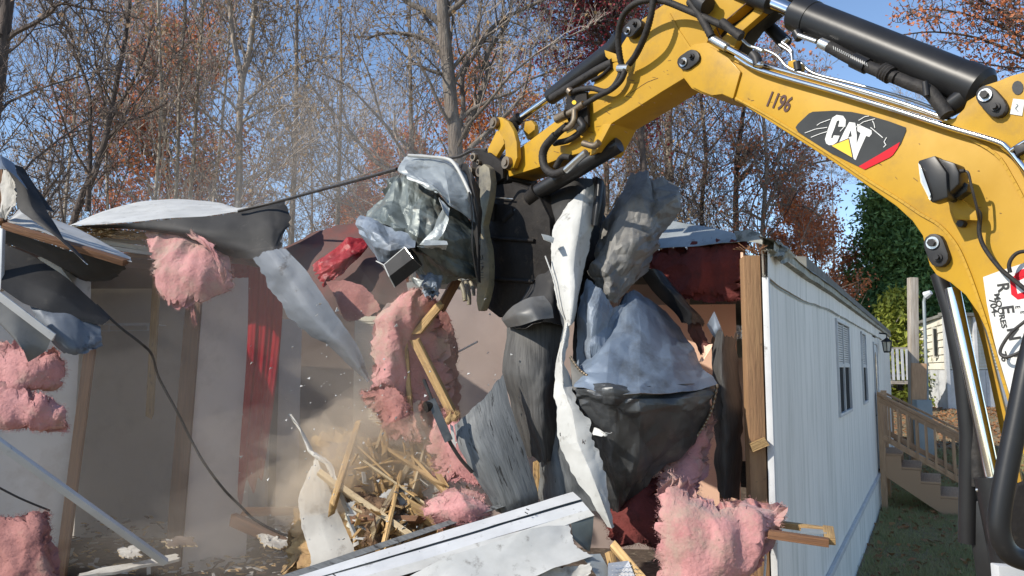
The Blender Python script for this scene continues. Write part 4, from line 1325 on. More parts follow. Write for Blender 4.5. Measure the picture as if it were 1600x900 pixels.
# flexible ribbed hoses over the stick
hose([(1160, 54), (1120, 36), (1070, 14), (1030, 0), (996, 4), (974, 24), (966, 55), (968, 85), (972, 104)], 5.5, 'rubber', .07, 'ribbed_hose', rib=.07, offs=[.05, .06, .08, .12, .14, .13, .1, .07, .04])
hose([(1022, -4), (1016, 28), (1008, 55), (994, 85), (980, 104)], 5.5, 'rubber', .08, 'ribbed_hose', rib=.07, offs=[.14, .13, .11, .07, .04])
hose([(1077, 2), (1092, 22), (1104, 42), (1112, 58)], 6.5, 'rubber', .07, 'ribbed_hose', rib=.07)
hose([(1128, 34), (1142, 46), (1158, 58)], 7, 'rubber', .075, 'ribbed_hose', rib=.07)
hose([(1088, -10), (1098, 5), (1106, 10)], 15, 'pinblack', .06, 'rubber_boot')
hose([(967, 107), (983, 107)], 7, 'zinc', .05, 'hose_clamp')
hose([(970, 108), (968, 120), (958, 136), (945, 143), (925, 138), (905, 140), (893, 145)], 4.6, 'rubber', .04, 'hose')
hose([(978, 108), (970, 126), (955, 140), (935, 150), (912, 164), (896, 172)], 4.6, 'rubber', .06, 'hose')
hose([(893, 145), (889, 141)], 6, 'steelpin', .05, 'hose_fitting')
hose([(912, 162), (898, 172), (888, 178)], 5.5, 'steelpin', .07, 'hose_fitting')
hose([(898, 172), (897, 188), (890, 198), (880, 202)], 5, 'steelpin', .08, 'hose_fitting')
hose([(886, 196), (874, 206), (866, 214)], 6, 'steel', .08, 'hose_fitting')
hose([(868, 211), (853, 228), (848, 244), (852, 262), (866, 272), (884, 266)], 6.8, 'rubber', .09, 'wrapped_hose', rib=.03)
hose([(884, 266), (904, 248), (916, 238)], 6, 'zinc', .09, 'hose_fitting')
hose([(868, 262), (878, 246), (892, 246)], 5, 'rubber', .03, 'hose')
hose([(866, 224), (890, 218), (912, 202)], 5, 'rubber', .03, 'hose')
hose([(870, 186), (886, 178)], 8, 'steelpin', .05, 'hose_fitting')
hose([(912, 224), (928, 228), (936, 222)], 5.5, 'steelpin', .05, 'grease_fitting')
plate('hose_bracket', [(886, 141), (916, 143), (919, 196), (906, 206), (893, 200), (884, 182)], M['steel'], .03, .02, .002, stick)
plate('bracket_hole', [(897 + 3.5 * math.cos(a * .785), 160 + 3.5 * math.sin(a * .785)) for a in range(8)], M['decalyellow'], .0315, .003, 0, stick)
hose([(905, 188), (912, 198), (906, 204)], 7, 'pinblack', .05, 'valve_block')
# bucket cylinder above the stick
bc = MB().tube([P(974, 62, -.08), P(960, 78, -.08), P(860, 152, -.08)], [.07, .062, .05], n=24).build('bucket_cylinder', M['black'], exc, smooth=50)
hose([(958, 98), (930, 112), (862, 154)], 7.5, 'rubber', -.02, 'bucket_cylinder_pipe', parent=bc)
hose([(955, 104), (940, 118), (925, 126)], 3, 'steel', .0, 'thin_pipe', parent=bc)
cyl('cylinder_rod', (858, 153), (806, 190), 6, 6, -.08, M['chrome'], parent=bc)
hose([(812, 184), (800, 194)], 9, 'steel', -.07, 'rod_eye', parent=bc)
plate('cylinder_saddle', [(944, 78), (962, 84), (966, 96), (955, 97), (946, 88)], M['yellow'], -.01, .03, .003, stick)
# links
link_pts = [(771, 184), (783, 183), (794, 190), (802, 204), (807, 222), (808, 246), (802, 262), (792, 266), (786, 258), (790, 240), (788, 220), (780, 206), (770, 196)]
lk = plate('bucket_link', link_pts, M['yellow'], .045, .035, .004)
plate('bucket_link', [(762, 233), (776, 204), (784, 207), (788, 224), (772, 250), (762, 245)], M['yellow'], -.02, .035, .004)
plate('bucket_link', [(820, 190), (830, 188), (836, 196), (834, 214), (824, 218), (818, 206)], M['yellow'], -.2, .035, .004)
for x, y, r in ((776, 193, 9), (795, 255, 10)):
    q = P(x, y, .045); MB().tube([q, q + QN * .03], r / FPX * q.y, n=16).build('pin', M['steelpin'], lk, smooth=40)
    MB().tube([q + QN * .03, q + QN * .04], r * .55 / FPX * q.y, n=12).build('pin_head', M['steelpin'], lk, smooth=40)
MB().tube([P(800, 200, .0), P(800, 200, -.2)], .045, n=14).build('link_pin', M['steel'], exc, smooth=40)
# quick coupler and bucket
cpl = plate('quick_coupler', [(735, 238), (748, 233), (764, 240), (776, 250), (790, 262), (794, 280), (780, 296), (752, 300), (744, 285), (738, 262)], M['steel'], .0, .26, .01)
plate('coupler_side_plate', [(746, 240), (764, 238), (785, 254), (786, 278), (770, 290), (756, 280), (748, 262)], M['steel'], .03, .025, .005, cpl)
for x, y, r in ((742, 246, 7), (752, 268, 9), (750, 254, 4), (737, 268, 7)):
    q = P(x, y, .035); MB().tube([q - QN * .03, q + QN * .02], r / FPX * q.y, n=14).build('pin', M['steelpin'], cpl, smooth=40)
    MB().tube([q + QN * .02, q + QN * .026], r * .5 / FPX * q.y, n=10).build('pin_head', M['steel'], cpl, smooth=40)
bucket = MB()
bp = [(752, 292), (800, 286), (838, 300), (858, 340), (862, 400), (850, 455), (820, 490), (780, 492), (752, 470), (745, 440)]
for off in (.02, -.52):
    bucket.prism(PP(bp, off), -QN * .025)
outer = [(800, 284), (840, 298), (862, 340), (866, 400), (853, 458), (822, 494), (780, 496), (752, 474)]
q0 = PP(outer, .0); 
for a, b in zip(q0[:-1], q0[1:]): bucket.prism([a, b, b + (P(800, 390) - b).normalized() * .025, a + (P(800, 390) - a).normalized() * .025], -QN * .52)
bk = bucket.build('bucket', M['steel'], exc, bevel=.004)
# ribs on the bucket side
for yy in (372, 436):
    hose([(768, yy), (835, yy + 4)], 3.0, 'steel', .03, 'wear_rib', parent=bk, k=2)
hose([(765, 308), (802, 311)], 1.3, 'zinc', .045, 'edge_bar', parent=bk, k=2)
hose([(768, 345), (770, 318)], 5, 'steel', .035, 'lug', parent=bk, k=2)
# curved claw with worn tip, "thumb"
claw_pts = [(748, 262), (756, 256), (764, 262), (767, 285), (765, 305), (760, 330), (755, 352), (757, 368), (762, 388), (764, 415), (763, 445), (758, 468), (752, 485), (747, 486), (744, 470), (745, 445), (746, 420), (742, 398), (738, 380), (738, 362), (743, 342), (748, 318), (748, 290)]
cl = plate('claw', claw_pts, M['claw'], .12, .05, .006)
plate('claw_hole', [(748 + 2.4 * math.cos(a * .785), 340 + 5 * math.sin(a * .785)) for a in range(8)], M['black'], .1215, .003, 0, cl)
mk = MB()
for seg in (((750, 400), (750, 406), (754, 405), (753, 398)), ((751, 412), (755, 411)), ((752, 417), (755, 416), (752, 422)), ((751, 426), (755, 426)), ((751, 430), (755, 430)), ((751, 434), (755, 434))):
    q = [P(x, y, .1225) for x, y in seg]
    for a, b in zip(q[:-1], q[1:]): mk.board(a, b, .004, .002, up=QN)
mk.build('claw_lettering', M['ink'], cl)
for i, (a, b) in enumerate((((718, 438), (727, 470)), ((728, 440), (733, 476)), ((735, 440), (740, 462)))):
    hose([a, ((a[0] + b[0]) / 2 + 2, (a[1] + b[1]) / 2), b], 4 - i * .5, 'claw', -.1 - .06 * i, 'bucket_tooth', parent=bk)
# thumb cylinder under the stick
tcy = MB().tube([P(968, 226, -.12), P(905, 262, -.06), P(838, 302, .0)], [.045, .052, .050], n=22).build('thumb_cylinder', M['black'], exc, smooth=50)
MB().tube([P(842, 298, .0), P(828, 312, .0)], [.062, .05], n=20).build('rod_gland', M['steel'], tcy, smooth=50)
cyl('cylinder_rod', (832, 308), (804, 332), 5, 5, .0, M['chrome'], parent=tcy)
cyl('rod_end', (806, 330), (790, 345), 8, 8, .0, M['steel'], parent=tcy)

# number on the boom
def text_on(txt, pos, xdir_px, hpx, m, name, parent, off, shear=0.0, sx=1.0, bold=0.0):
    cu = bpy.data.curves.new(name, 'FONT'); cu.body = txt; cu.size = 1; cu.extrude = .01; cu.offset = bold; cu.shear = shear
    cu.resolution_u = 3
    tmp = bpy.data.objects.new('tmp', cu); C.objects.link(tmp)
    dg = bpy.context.evaluated_depsgraph_get()
    me = bpy.data.meshes.new_from_object(tmp.evaluated_get(dg))
    bpy.data.objects.remove(tmp)
    o0 = P(pos[0], pos[1], off); o1 = P(pos[0] + xdir_px[0], pos[1] + xdir_px[1], off)
    X = (o1 - o0).normalized(); Y_ = QN.cross(X).normalized()
    h = hpx / FPX * o0.y / .72
    for v in me.vertices:
        c = v.co.copy()
        v.co = o0 + X * (c.x * h * sx) + Y_ * (c.y * h) + QN * (c.z * .12)
    me.materials.clear(); me.materials.append(m)
    return link(name, me, parent)


text_on('1196', (1194, 164), (30, 9), 24, M['browink'], 'boom_number', boom, .003, .0, .72, .02)
# logo patch
def Z(x, y): return (1200 + x / 3.215, y / 3.215)


def lay(name, zpts, m, off, parent=None, th=.002):
    return MB().prism(PP([Z(*p) for p in zpts], off), -QN * th).build(name, m, parent)


logo = lay("logo_patch", [(138, 640), (150, 622), (205, 570), (225, 561), (330, 556), (420, 562), (520, 583), (610, 610), (692, 640), (694, 656), (668, 720), (630, 776), (612, 790), (485, 852), (300, 762), (150, 662)], M["decalgrey"], .003, boom)
lay('logo_red_band', [(455, 836), (560, 775), (663, 713), (652, 742), (628, 777), (612, 790), (485, 852)], M['decalred'], .0045, logo)
lay('logo_letter', [(352, 636), (388, 636), (391, 602), (377, 582), (345, 577), (322, 592), (302, 646), (286, 700), (292, 720), (306, 729), (326, 728), (347, 713), (360, 682), (330, 680), (324, 695), (317, 694), (319, 680), (333, 646), (346, 608), (357, 604), (359, 612)], M['decalwhite'], .0045, logo)
lay('logo_letter', [(358, 712), (383, 660), (408, 613), (438, 617), (446, 680), (444, 760), (430, 790), (405, 700)], M['decalwhite'], .0045, logo)
lay('letter_counter', [(415, 655), (420, 684), (402, 690)], M['decalgrey'], .0055, logo)
lay('logo_letter', [(448, 622), (520, 655), (521, 672), (508, 688), (493, 682), (462, 750), (440, 804), (425, 794), (446, 720), (465, 668), (449, 658)], M['decalwhite'], .005, logo)
lay('logo_triangle_edge', [(312, 733), (407, 692), (430, 798)], M['ink'], .006, logo)
lay('logo_triangle', [(320, 732), (404, 699), (423, 791)], M['decalyellow'], .0068, logo)
for pts in ([(245, 630), (262, 618), (310, 600)], [(215, 690), (260, 672), (300, 660)], [(185, 668), (240, 648), (295, 640)], [(440, 640), (480, 612), (535, 597)], [(455, 605), (486, 586), (505, 583)], [(515, 640), (545, 665), (575, 690)], [(596, 690), (583, 712), (592, 728), (582, 738)], [(524, 606), (532, 620), (536, 640)], [(362, 660), (380, 640)]):
    strip([Z(*p) for p in pts], .0062, .003, .001, M['decalwhite'], 'decal_scratch', logo, False)
# work lamp
wl = Z
def Zl(x, y): return (1350 + x / 2.648, 220 + y / 2.648)


lamp = MB()
o_ = .10
f1 = [P(*Zl(222, 85), .20), P(*Zl(278, 62), .10), P(*Zl(375, 90), .07), P(*Zl(398, 128), .06), P(*Zl(395, 190), .06), P(*Zl(345, 235), .10), P(*Zl(278, 255), .17), P(*Zl(232, 175), .20)]
c_ = P(*Zl(310, 160), .2)
q = [P(*Zl(x, y), .19) for x, y in ((222, 82), (292, 60), (340, 130), (345, 235), (278, 256), (232, 172))]
lamp.prism(q, -QN * .07)
q = [P(*Zl(x, y), .17) for x, y in ((292, 66), (375, 92), (392, 130), (392, 180), (340, 228), (330, 130))]
lamp.prism(q, -QN * .09)
lm = lamp.build('work_lamp', M['black'], exc, bevel=.008)
lay2 = MB().prism([P(*Zl(x, y), .192) for x, y in ((226, 92), (236, 104), (280, 238), (275, 248), (236, 172))], QN * .004)
lay2.build('lamp_lens', M['lampglass'], lm)
lay3 = MB().prism([P(*Zl(x, y), .20) for x, y in ((229, 106), (241, 120), (277, 222), (273, 236), (240, 168))], QN * .003)
lay3.build('lamp_reflector', M['zinc'], lm)
plate('lamp_bracket', [Zl(332, 212), Zl(352, 205), Zl(462, 288), Zl(470, 330), Zl(380, 325), Zl(352, 268)], M['yellow'], .06, .02, .003, lm)
plate('lamp_mount', [Zl(352, 208), Zl(404, 165), Zl(430, 178), Zl(425, 208), Zl(380, 240)], M['black'], .12, .05, .003, lm)
for zx, zy, r, off in ((398, 176, 4.5, .13), (366, 242, 4.5, .09), (403, 343, 6, .02)):
    x, y = Zl(zx, zy); q = P(x, y, off); MB().tube([q - QN * .02, q + QN * .014], r / FPX * q.y, n=6).build('bolt', M['pinblack'], lm)
hose([Zl(345, 130), Zl(415, 124)], 3.2, 'rubber', .15, 'plug', parent=lm, k=3)
hose([Zl(415, 124), Zl(432, 135), Zl(445, 190), Zl(468, 280), Zl(478, 330), Zl(475, 380), Zl(495, 440), Zl(555, 515), Zl(600, 555), Zl(662, 610)], 2.0, 'wire', .07, 'lamp_cable', parent=lm, offs=[.14, .14, .13, .1, .06, .05, .04, .035, .035, .05])
hose([Zl(468, 285), Zl(480, 310), Zl(477, 380), Zl(500, 445), Zl(560, 525), Zl(612, 570), Zl(680, 625)], 3.4, 'rubber', .05, 'cable_sleeve', parent=lm)
hose([Zl(605, 545), Zl(600, 515), Zl(612, 485), Zl(640, 462), Zl(690, 455)], 3.0, 'rubber', .05, 'cable_sleeve', parent=lm)
# rental sticker
stk = MB().prism(PP([(1536, 433), (1560, 424), (1600, 411), (1660, 395), (1690, 620), (1640, 650), (1596, 655), (1584, 640), (1570, 600), (1553, 530), (1542, 475)], .003), -QN * .002).build('sticker', M['decalwhite'], boom)
text_on('R', (1558, 443), (2.2, 14), 17, M['ink'], 'sticker_lettering', stk, .0045, 0, 1.0, .02)
text_on('E', (1565, 478), (2.2, 14), 17, M['ink'], 'sticker_lettering', stk, .0045, 0, 1.1, .02)
text_on('N', (1573, 513), (3.2, 14), 17, M['ink'], 'sticker_lettering', stk, .0045, 0, 1.1, .02)
text_on('T', (1583, 548), (3.2, 14), 17, M['ink'], 'sticker_lettering', stk, .0045, 0, 1.1, .02)
text_on('MOORES', (1553, 459), (6.0, 26), 8, M['ink'], 'sticker_lettering', stk, .0045, 0, 1.25, .02)
text_on('704-', (1545, 467), (5.6, 26), 9.5, M['ink'], 'sticker_lettering', stk, .0045, 0, 1.2, .02)
text_on('-76', (1560, 545), (7.5, 26), 9.5, M['ink'], 'sticker_lettering', stk, .0045, 0, 1.2, .02)
def ring(pts, w, m, name, parent, off):
    strip(pts + [pts[0]], off, w, .001, m, name, parent, False)


lay4 = MB().prism(PP([(1578, 437), (1594, 422), (1640, 405), (1650, 445), (1618, 463), (1590, 468), (1580, 460)], .0045), -QN * .001); lay4.build('sticker_logo', M['decalred'], stk)
lay4 = MB().prism(PP([(1586, 441), (1602, 434), (1640, 424), (1642, 440), (1612, 452), (1590, 459)], .0055), -QN * .001); lay4.build('sticker_logo_centre', M['decalwhite'], stk)
MB().prism(PP([(1585, 428), (1640, 404), (1644, 420), (1590, 434)], .0058), -QN * .001).build('sticker_logo_bar', M['decalred'], stk)
for x in (1586, 1594, 1602): text_on('E', (x, 478 + (x - 1586) * 1.0), (2.5, 14), 7, M['ink'], 'sticker_small_lettering', stk, .0045, 0, 1, .0)
hose([(1604, 500), (1580, 520), (1566, 540), (1563, 552), (1572, 558), (1590, 552), (1606, 540)], 2.5, 'wire', .05, 'cable_loop')
# boom cylinder and dark guards under the boom
bcy = MB().tube([P(1488, 450, -.12), P(1520, 600, -.12), P(1556, 768, -.12)], 11.5 / FPX * 3.0, n=24).build('boom_cylinder_rod', M['chrome'], exc, smooth=50)
MB().tube([P(1466, 428, -.16), P(1487, 490, -.16), P(1505, 580, -.16), P(1514, 680, -.16), P(1512, 848, -.16)], [.03, .034, .036, .034, .034], n=14).build('black_guard_pipe', M['black'], bcy, smooth=60)
MB().tube([P(1490, 470, -.14), P(1505, 560, -.17), P(1519, 640, -.17), P(1530, 760, -.16)], [.018, .025, .032, .032], n=12).build('black_guard_pipe', M['rubber'], bcy, smooth=60)
MB().tube([P(1550, 745, -.12), P(1575, 860, -.12), P(1590, 960, -.12)], [.062, .066, .066], n=24).build('cylinder_barrel', M['black'], bcy, smooth=50)
hose([(1526, 766), (1545, 762), (1552, 770), (1538, 772)], 3.2, 'zinc', -.08, 'hose_clamp', parent=bcy)
MB().board(P(1532, 780, -.2), P(1560, 960, -.2), .08, .10, up=QN).build('cylinder_guard', M['black'], bcy, bevel=.01)
MB().board(P(1515, 700, -.22), P(1522, 850, -.22), .05, .05, up=QN).build('guard_block', M['black'], bcy, bevel=.006)
plate('far_boom_plate', [(1516, 470), (1535, 540), (1556, 640), (1580, 760), (1600, 860), (1622, 860), (1598, 760), (1570, 640), (1545, 540), (1530, 490)], M['yellow'], -.24, .02, .002)
# tubular black guard of the cab, nearer to the viewer
tb = MB()
def G(px, py, Y=2.15): return W(px, py, Y)


tb.tube(catmull([G(1625, 500), G(1606, 570), G(1590, 650), G(1572, 740), G(1562, 800), G(1562, 835), G(1575, 862), G(1600, 875), G(1650, 882)], 5), .0275, n=18)
tbo = tb.build('cab_guard_tube', M['black'], exc, smooth=60)
MB().tube(catmull([G(1583, 760, 2.25), G(1574, 800, 2.25), G(1567, 835, 2.25), G(1575, 858, 2.25), G(1610, 866, 2.25)], 5), .0035, n=6).build('pale_seal', M['dirty_white'], tbo, smooth=60)
MB().prism([G(1590, 760, 2.35), G(1640, 740, 2.35), G(1640, 900, 2.35), G(1574, 880, 2.35), G(1574, 820, 2.35)], Vector((0, .03, 0))).build('cab_panel', M['steel'], tbo, bevel=.004)
MB().prism([G(1560, 884, 2.3), G(1640, 890, 2.3), G(1640, 960, 2.3), G(1566, 960, 2.3)], Vector((0, .04, 0))).build('cab_sill', M['white'], tbo, bevel=.004)

rw = random.Random(12)
mb = MB()
for i in range(70):
    t = rw.random()
    if i % 2: x, y = 1160 + 400 * t + rw.gauss(0, 6), 150 + 175 * t + rw.gauss(0, 22)
    else: x, y = 830 + 240 * t, 245 - 150 * t + rw.gauss(0, 18)
    a = rw.uniform(-.3, .9); L_ = rw.choice((2, 3, 5, 9))
    mb.board(P(x, y, .0012 if i % 2 else -.0138), P(x + L_ * math.cos(a), y + L_ * math.sin(a), .0012 if i % 2 else -.0138), rw.uniform(.0008, .003), .0008, up=QN)
so_ = mb.build('paint_chips', M['browink'], boom, kind='stuff')
# ------------------------------------------------------------------ torn sheets, insulation, timber
def crumple(p, f, seed):
    v = 0; a = 1.0; tot = 0
    for k in range(3):
        q = Vector((p.x * f + seed * 3.7, p.y * f + seed, p.z * f - seed * 1.3))
        v += a * (abs(noise.noise(q)) * 2 - .45); tot += a
        a *= .45; f *= 2.1
    return v / tot


class Facets:
    """piecewise planar crease field over a sheet: bent metal, not wrinkled cloth"""
    def __init__(s, nu, nv, seed):
        s.nu, s.nv = max(1, nu), max(1, nv)
        r = random.Random(seed * 77 + 5)
        s.h = [[r.uniform(-1, 1) * r.choice((.35, 1, 1)) for _ in range(s.nu + 3)] for _ in range(s.nv + 3)]
        s.d = [[r.random() < .5 for _ in range(s.nu + 3)] for _ in range(s.nv + 3)]
        s.o = r.uniform(0, 50)

    def __call__(s, u, v):
        wu = .33 * noise.noise(Vector((u * s.nu * .6, v * s.nv * .6, s.o))); wv = .33 * noise.noise(Vector((u * s.nu * .6, v * s.nv * .6, s.o + 9)))
        x = min(max(u * s.nu + wu + .5, 0), s.nu + 1.999); y = min(max(v * s.nv + wv + .5, 0), s.nv + 1.999)
        i, j = int(x), int(y); fx, fy = x - i, y - j
        a, b, c, d = s.h[j][i], s.h[j][i + 1], s.h[j + 1][i], s.h[j + 1][i + 1]
        if s.d[j][i]:
            return a + (b - a) * fx + (d - b) * fy if fx > fy else a + (c - a) * fy + (d - c) * fx
        if fx + fy < 1: return a + (b - a) * fx + (c - a) * fy
        return d + (c - d) * (1 - fx) + (b - d) * (1 - fy)


def interp(row, u, sharp):
    n = len(row) - 1
    x = min(max(u, 0), 1) * n; i = min(int(x), n - 1); t = x - i
    p1, p2 = row[i], row[i + 1]
    lin = p1.lerp(p2, t)
    if sharp >= 1: return lin
    p0 = row[i - 1] if i > 0 else p1 * 2 - p2
    p3 = row[i + 2] if i + 2 <= n else p2 * 2 - p1
    cm = 0.5 * ((2 * p1) + (p2 - p0) * t + (2 * p0 - 5 * p1 + 4 * p2 - p3) * t * t + (3 * p1 - p0 - 3 * p2 + p3) * t ** 3)
    return cm.lerp(lin, sharp)


def surface(grid, nu, nv, sharp):
    rows = [[W(*q) if not isinstance(q, Vector) else q for q in r] for r in grid]
    pts = []
    for j in range(nv + 1):
        v = j / nv
        row = []
        cols = len(rows[0])
        # interpolate each control column along v, then along u
        ctrl = [interp([interp(r, c / (cols - 1), sharp) for r in rows], v, sharp) for c in range(cols)]
        for i in range(nu + 1): row.append(interp(ctrl, i / nu, sharp))
        pts.append(row)
    return pts


def sheet(name, grid, mats, label=None, cat=None, parent=None, nu=40, nv=40, amp=.02, f=3.0, sharp=.5, seed=1, rag=(0, 0, 0, 0), ragf=9, th=.0022,
          ang=22, group=None, hem=False, hemm=None, plabel=None, holes=0):
    """grid rows top->bottom of (px,py,Y). rag = top,bottom,left,right tear depth (fraction). mats=(facing viewer, far side)"""
    pts = surface(grid, nu, nv, sharp)
    rag = [r if isinstance(r, (int, float)) else 0 for r in rag]

    def tear(k, s):
        n1 = noise.noise(Vector((k * ragf, s * 7.1 + seed, 0))); n2 = noise.noise(Vector((k * ragf * 3.3, s * 3.1 + seed, 5)))
        return max(0, .5 + .9 * n1 + .5 * n2)
    G2 = []
    for j in range(nv + 1):
        row = []
        v = j / nv
        for i in range(nu + 1):
            u = i / nu
            uu = u; vv = v
            l = rag[2] * tear(v, 1); r = rag[3] * tear(v, 2); t = rag[0] * tear(u, 3); b = rag[1] * tear(u, 4)
            uu = l + (1 - l - r) * u; vv = t + (1 - t - b) * v
            # bilinear sample of pts
            x = uu * nu; y = vv * nv
            i0 = min(int(x), nu - 1); j0 = min(int(y), nv - 1); fx = x - i0; fy = y - j0
            p = (pts[j0][i0].lerp(pts[j0][i0 + 1], fx)).lerp(pts[j0 + 1][i0].lerp(pts[j0 + 1][i0 + 1], fx), fy)
            row.append(p)
        G2.append(row)
    # normals
    def nrm(j, i):
        a = G2[j][min(i + 1, nu)] - G2[j][max(i - 1, 0)]; b = G2[min(j + 1, nv)][i] - G2[max(j - 1, 0)][i]
        n = a.cross(b)
        return n.normalized() if n.length > 1e-9 else Vector((0, -1, 0))
    avg = Vector((0, 0, 0))
    Ns = [[nrm(j, i) for i in range(nu + 1)] for j in range(nv + 1)]
    c0 = G2[nv // 2][nu // 2]
    for r in Ns:
        for n in r: avg += n
    flip = avg.dot(CAMP - c0) < 0
    V = []; UV = []
    su = sum((G2[nv // 2][i + 1] - G2[nv // 2][i]).length for i in range(nu)); sv = sum((G2[j + 1][nu // 2] - G2[j][nu // 2]).length for j in range(nv))
    cs = .72 / f
    F1 = Facets(round(su / cs), round(sv / cs), seed); F2 = Facets(round(su / cs * 2.6), round(sv / cs * 2.6), seed + 40); F3 = Facets(round(su / cs * 6), round(sv / cs * 6), seed + 80)
    for j in range(nv + 1):
        for i in range(nu + 1):
            n = Ns[j][i] * (-1 if flip else 1)
            p = G2[j][i]
            u_, v_ = i / nu, j / nv
            p = p + n * (amp * (.75 * F1(u_, v_) + .20 * F2(u_, v_) + .035 * F3(u_, v_)))
            V.append(p); UV.append((i / nu * su, j / nv * sv))
    V2 = []
    w = nu + 1
    for j in range(nv + 1):
        for i in range(w):
            n = Ns[j][i] * (-1 if flip else 1)
            V2.append(V[j * w + i] - n * th)
    mb = MB(); mb.v = V + V2
    K = len(V)
    rr = random.Random(seed)
    hl = set()
    for _ in range(holes):
        ci, cj = rr.randint(3, nu - 4), rr.randint(3, nv - 4)
        for _ in range(rr.randint(2, 6)):
            hl.add((ci, cj)); ci += rr.choice((-1, 0, 1)); cj += rr.choice((-1, 0, 1))
    for j in range(nv):
        for i in range(nu):
            if (i, j) in hl: continue
            a = j * w + i; q = (a, a + w, a + w + 1, a + 1)
            uv = [UV[k] for k in q]
            if not flip: mb.face(q[::-1] if False else q, 0, uv) if False else None
            f1 = q if not flip else q[::-1]
            # a x b (u x v) gives Ns; quad (a, a+1, a+w+1, a+w) has normal u x v
            f1 = (a, a + 1, a + w + 1, a + w) if not flip else (a, a + w, a + w + 1, a + 1)
            mb.face(f1, 0, [UV[k] for k in f1])
            f2 = tuple(k + K for k in f1[::-1]); mb.face(f2, 1 if len(mats) > 1 else 0, [UV[k - K] for k in f2])
    border = [(0 * w + i, 0 * w + i + 1) for i in range(nu)] + [(nv * w + i + 1, nv * w + i) for i in range(nu)] + [((j + 1) * w, j * w) for j in range(nv)] + [(j * w + nu, (j + 1) * w + nu) for j in range(nv)]
    em = 2 if len(mats) > 2 else 0
    for a, b in border:
        fc = (b, a, a + K, b + K) if not flip else (a, b, b + K, a + K)
        mb.face(fc, em, [UV[a]] * 4)
    o = mb.build(name, list(mats), parent, smooth=(ang if ang > 18 else 6), label=label if parent is None else plabel, cat=cat, group=group)
    return o


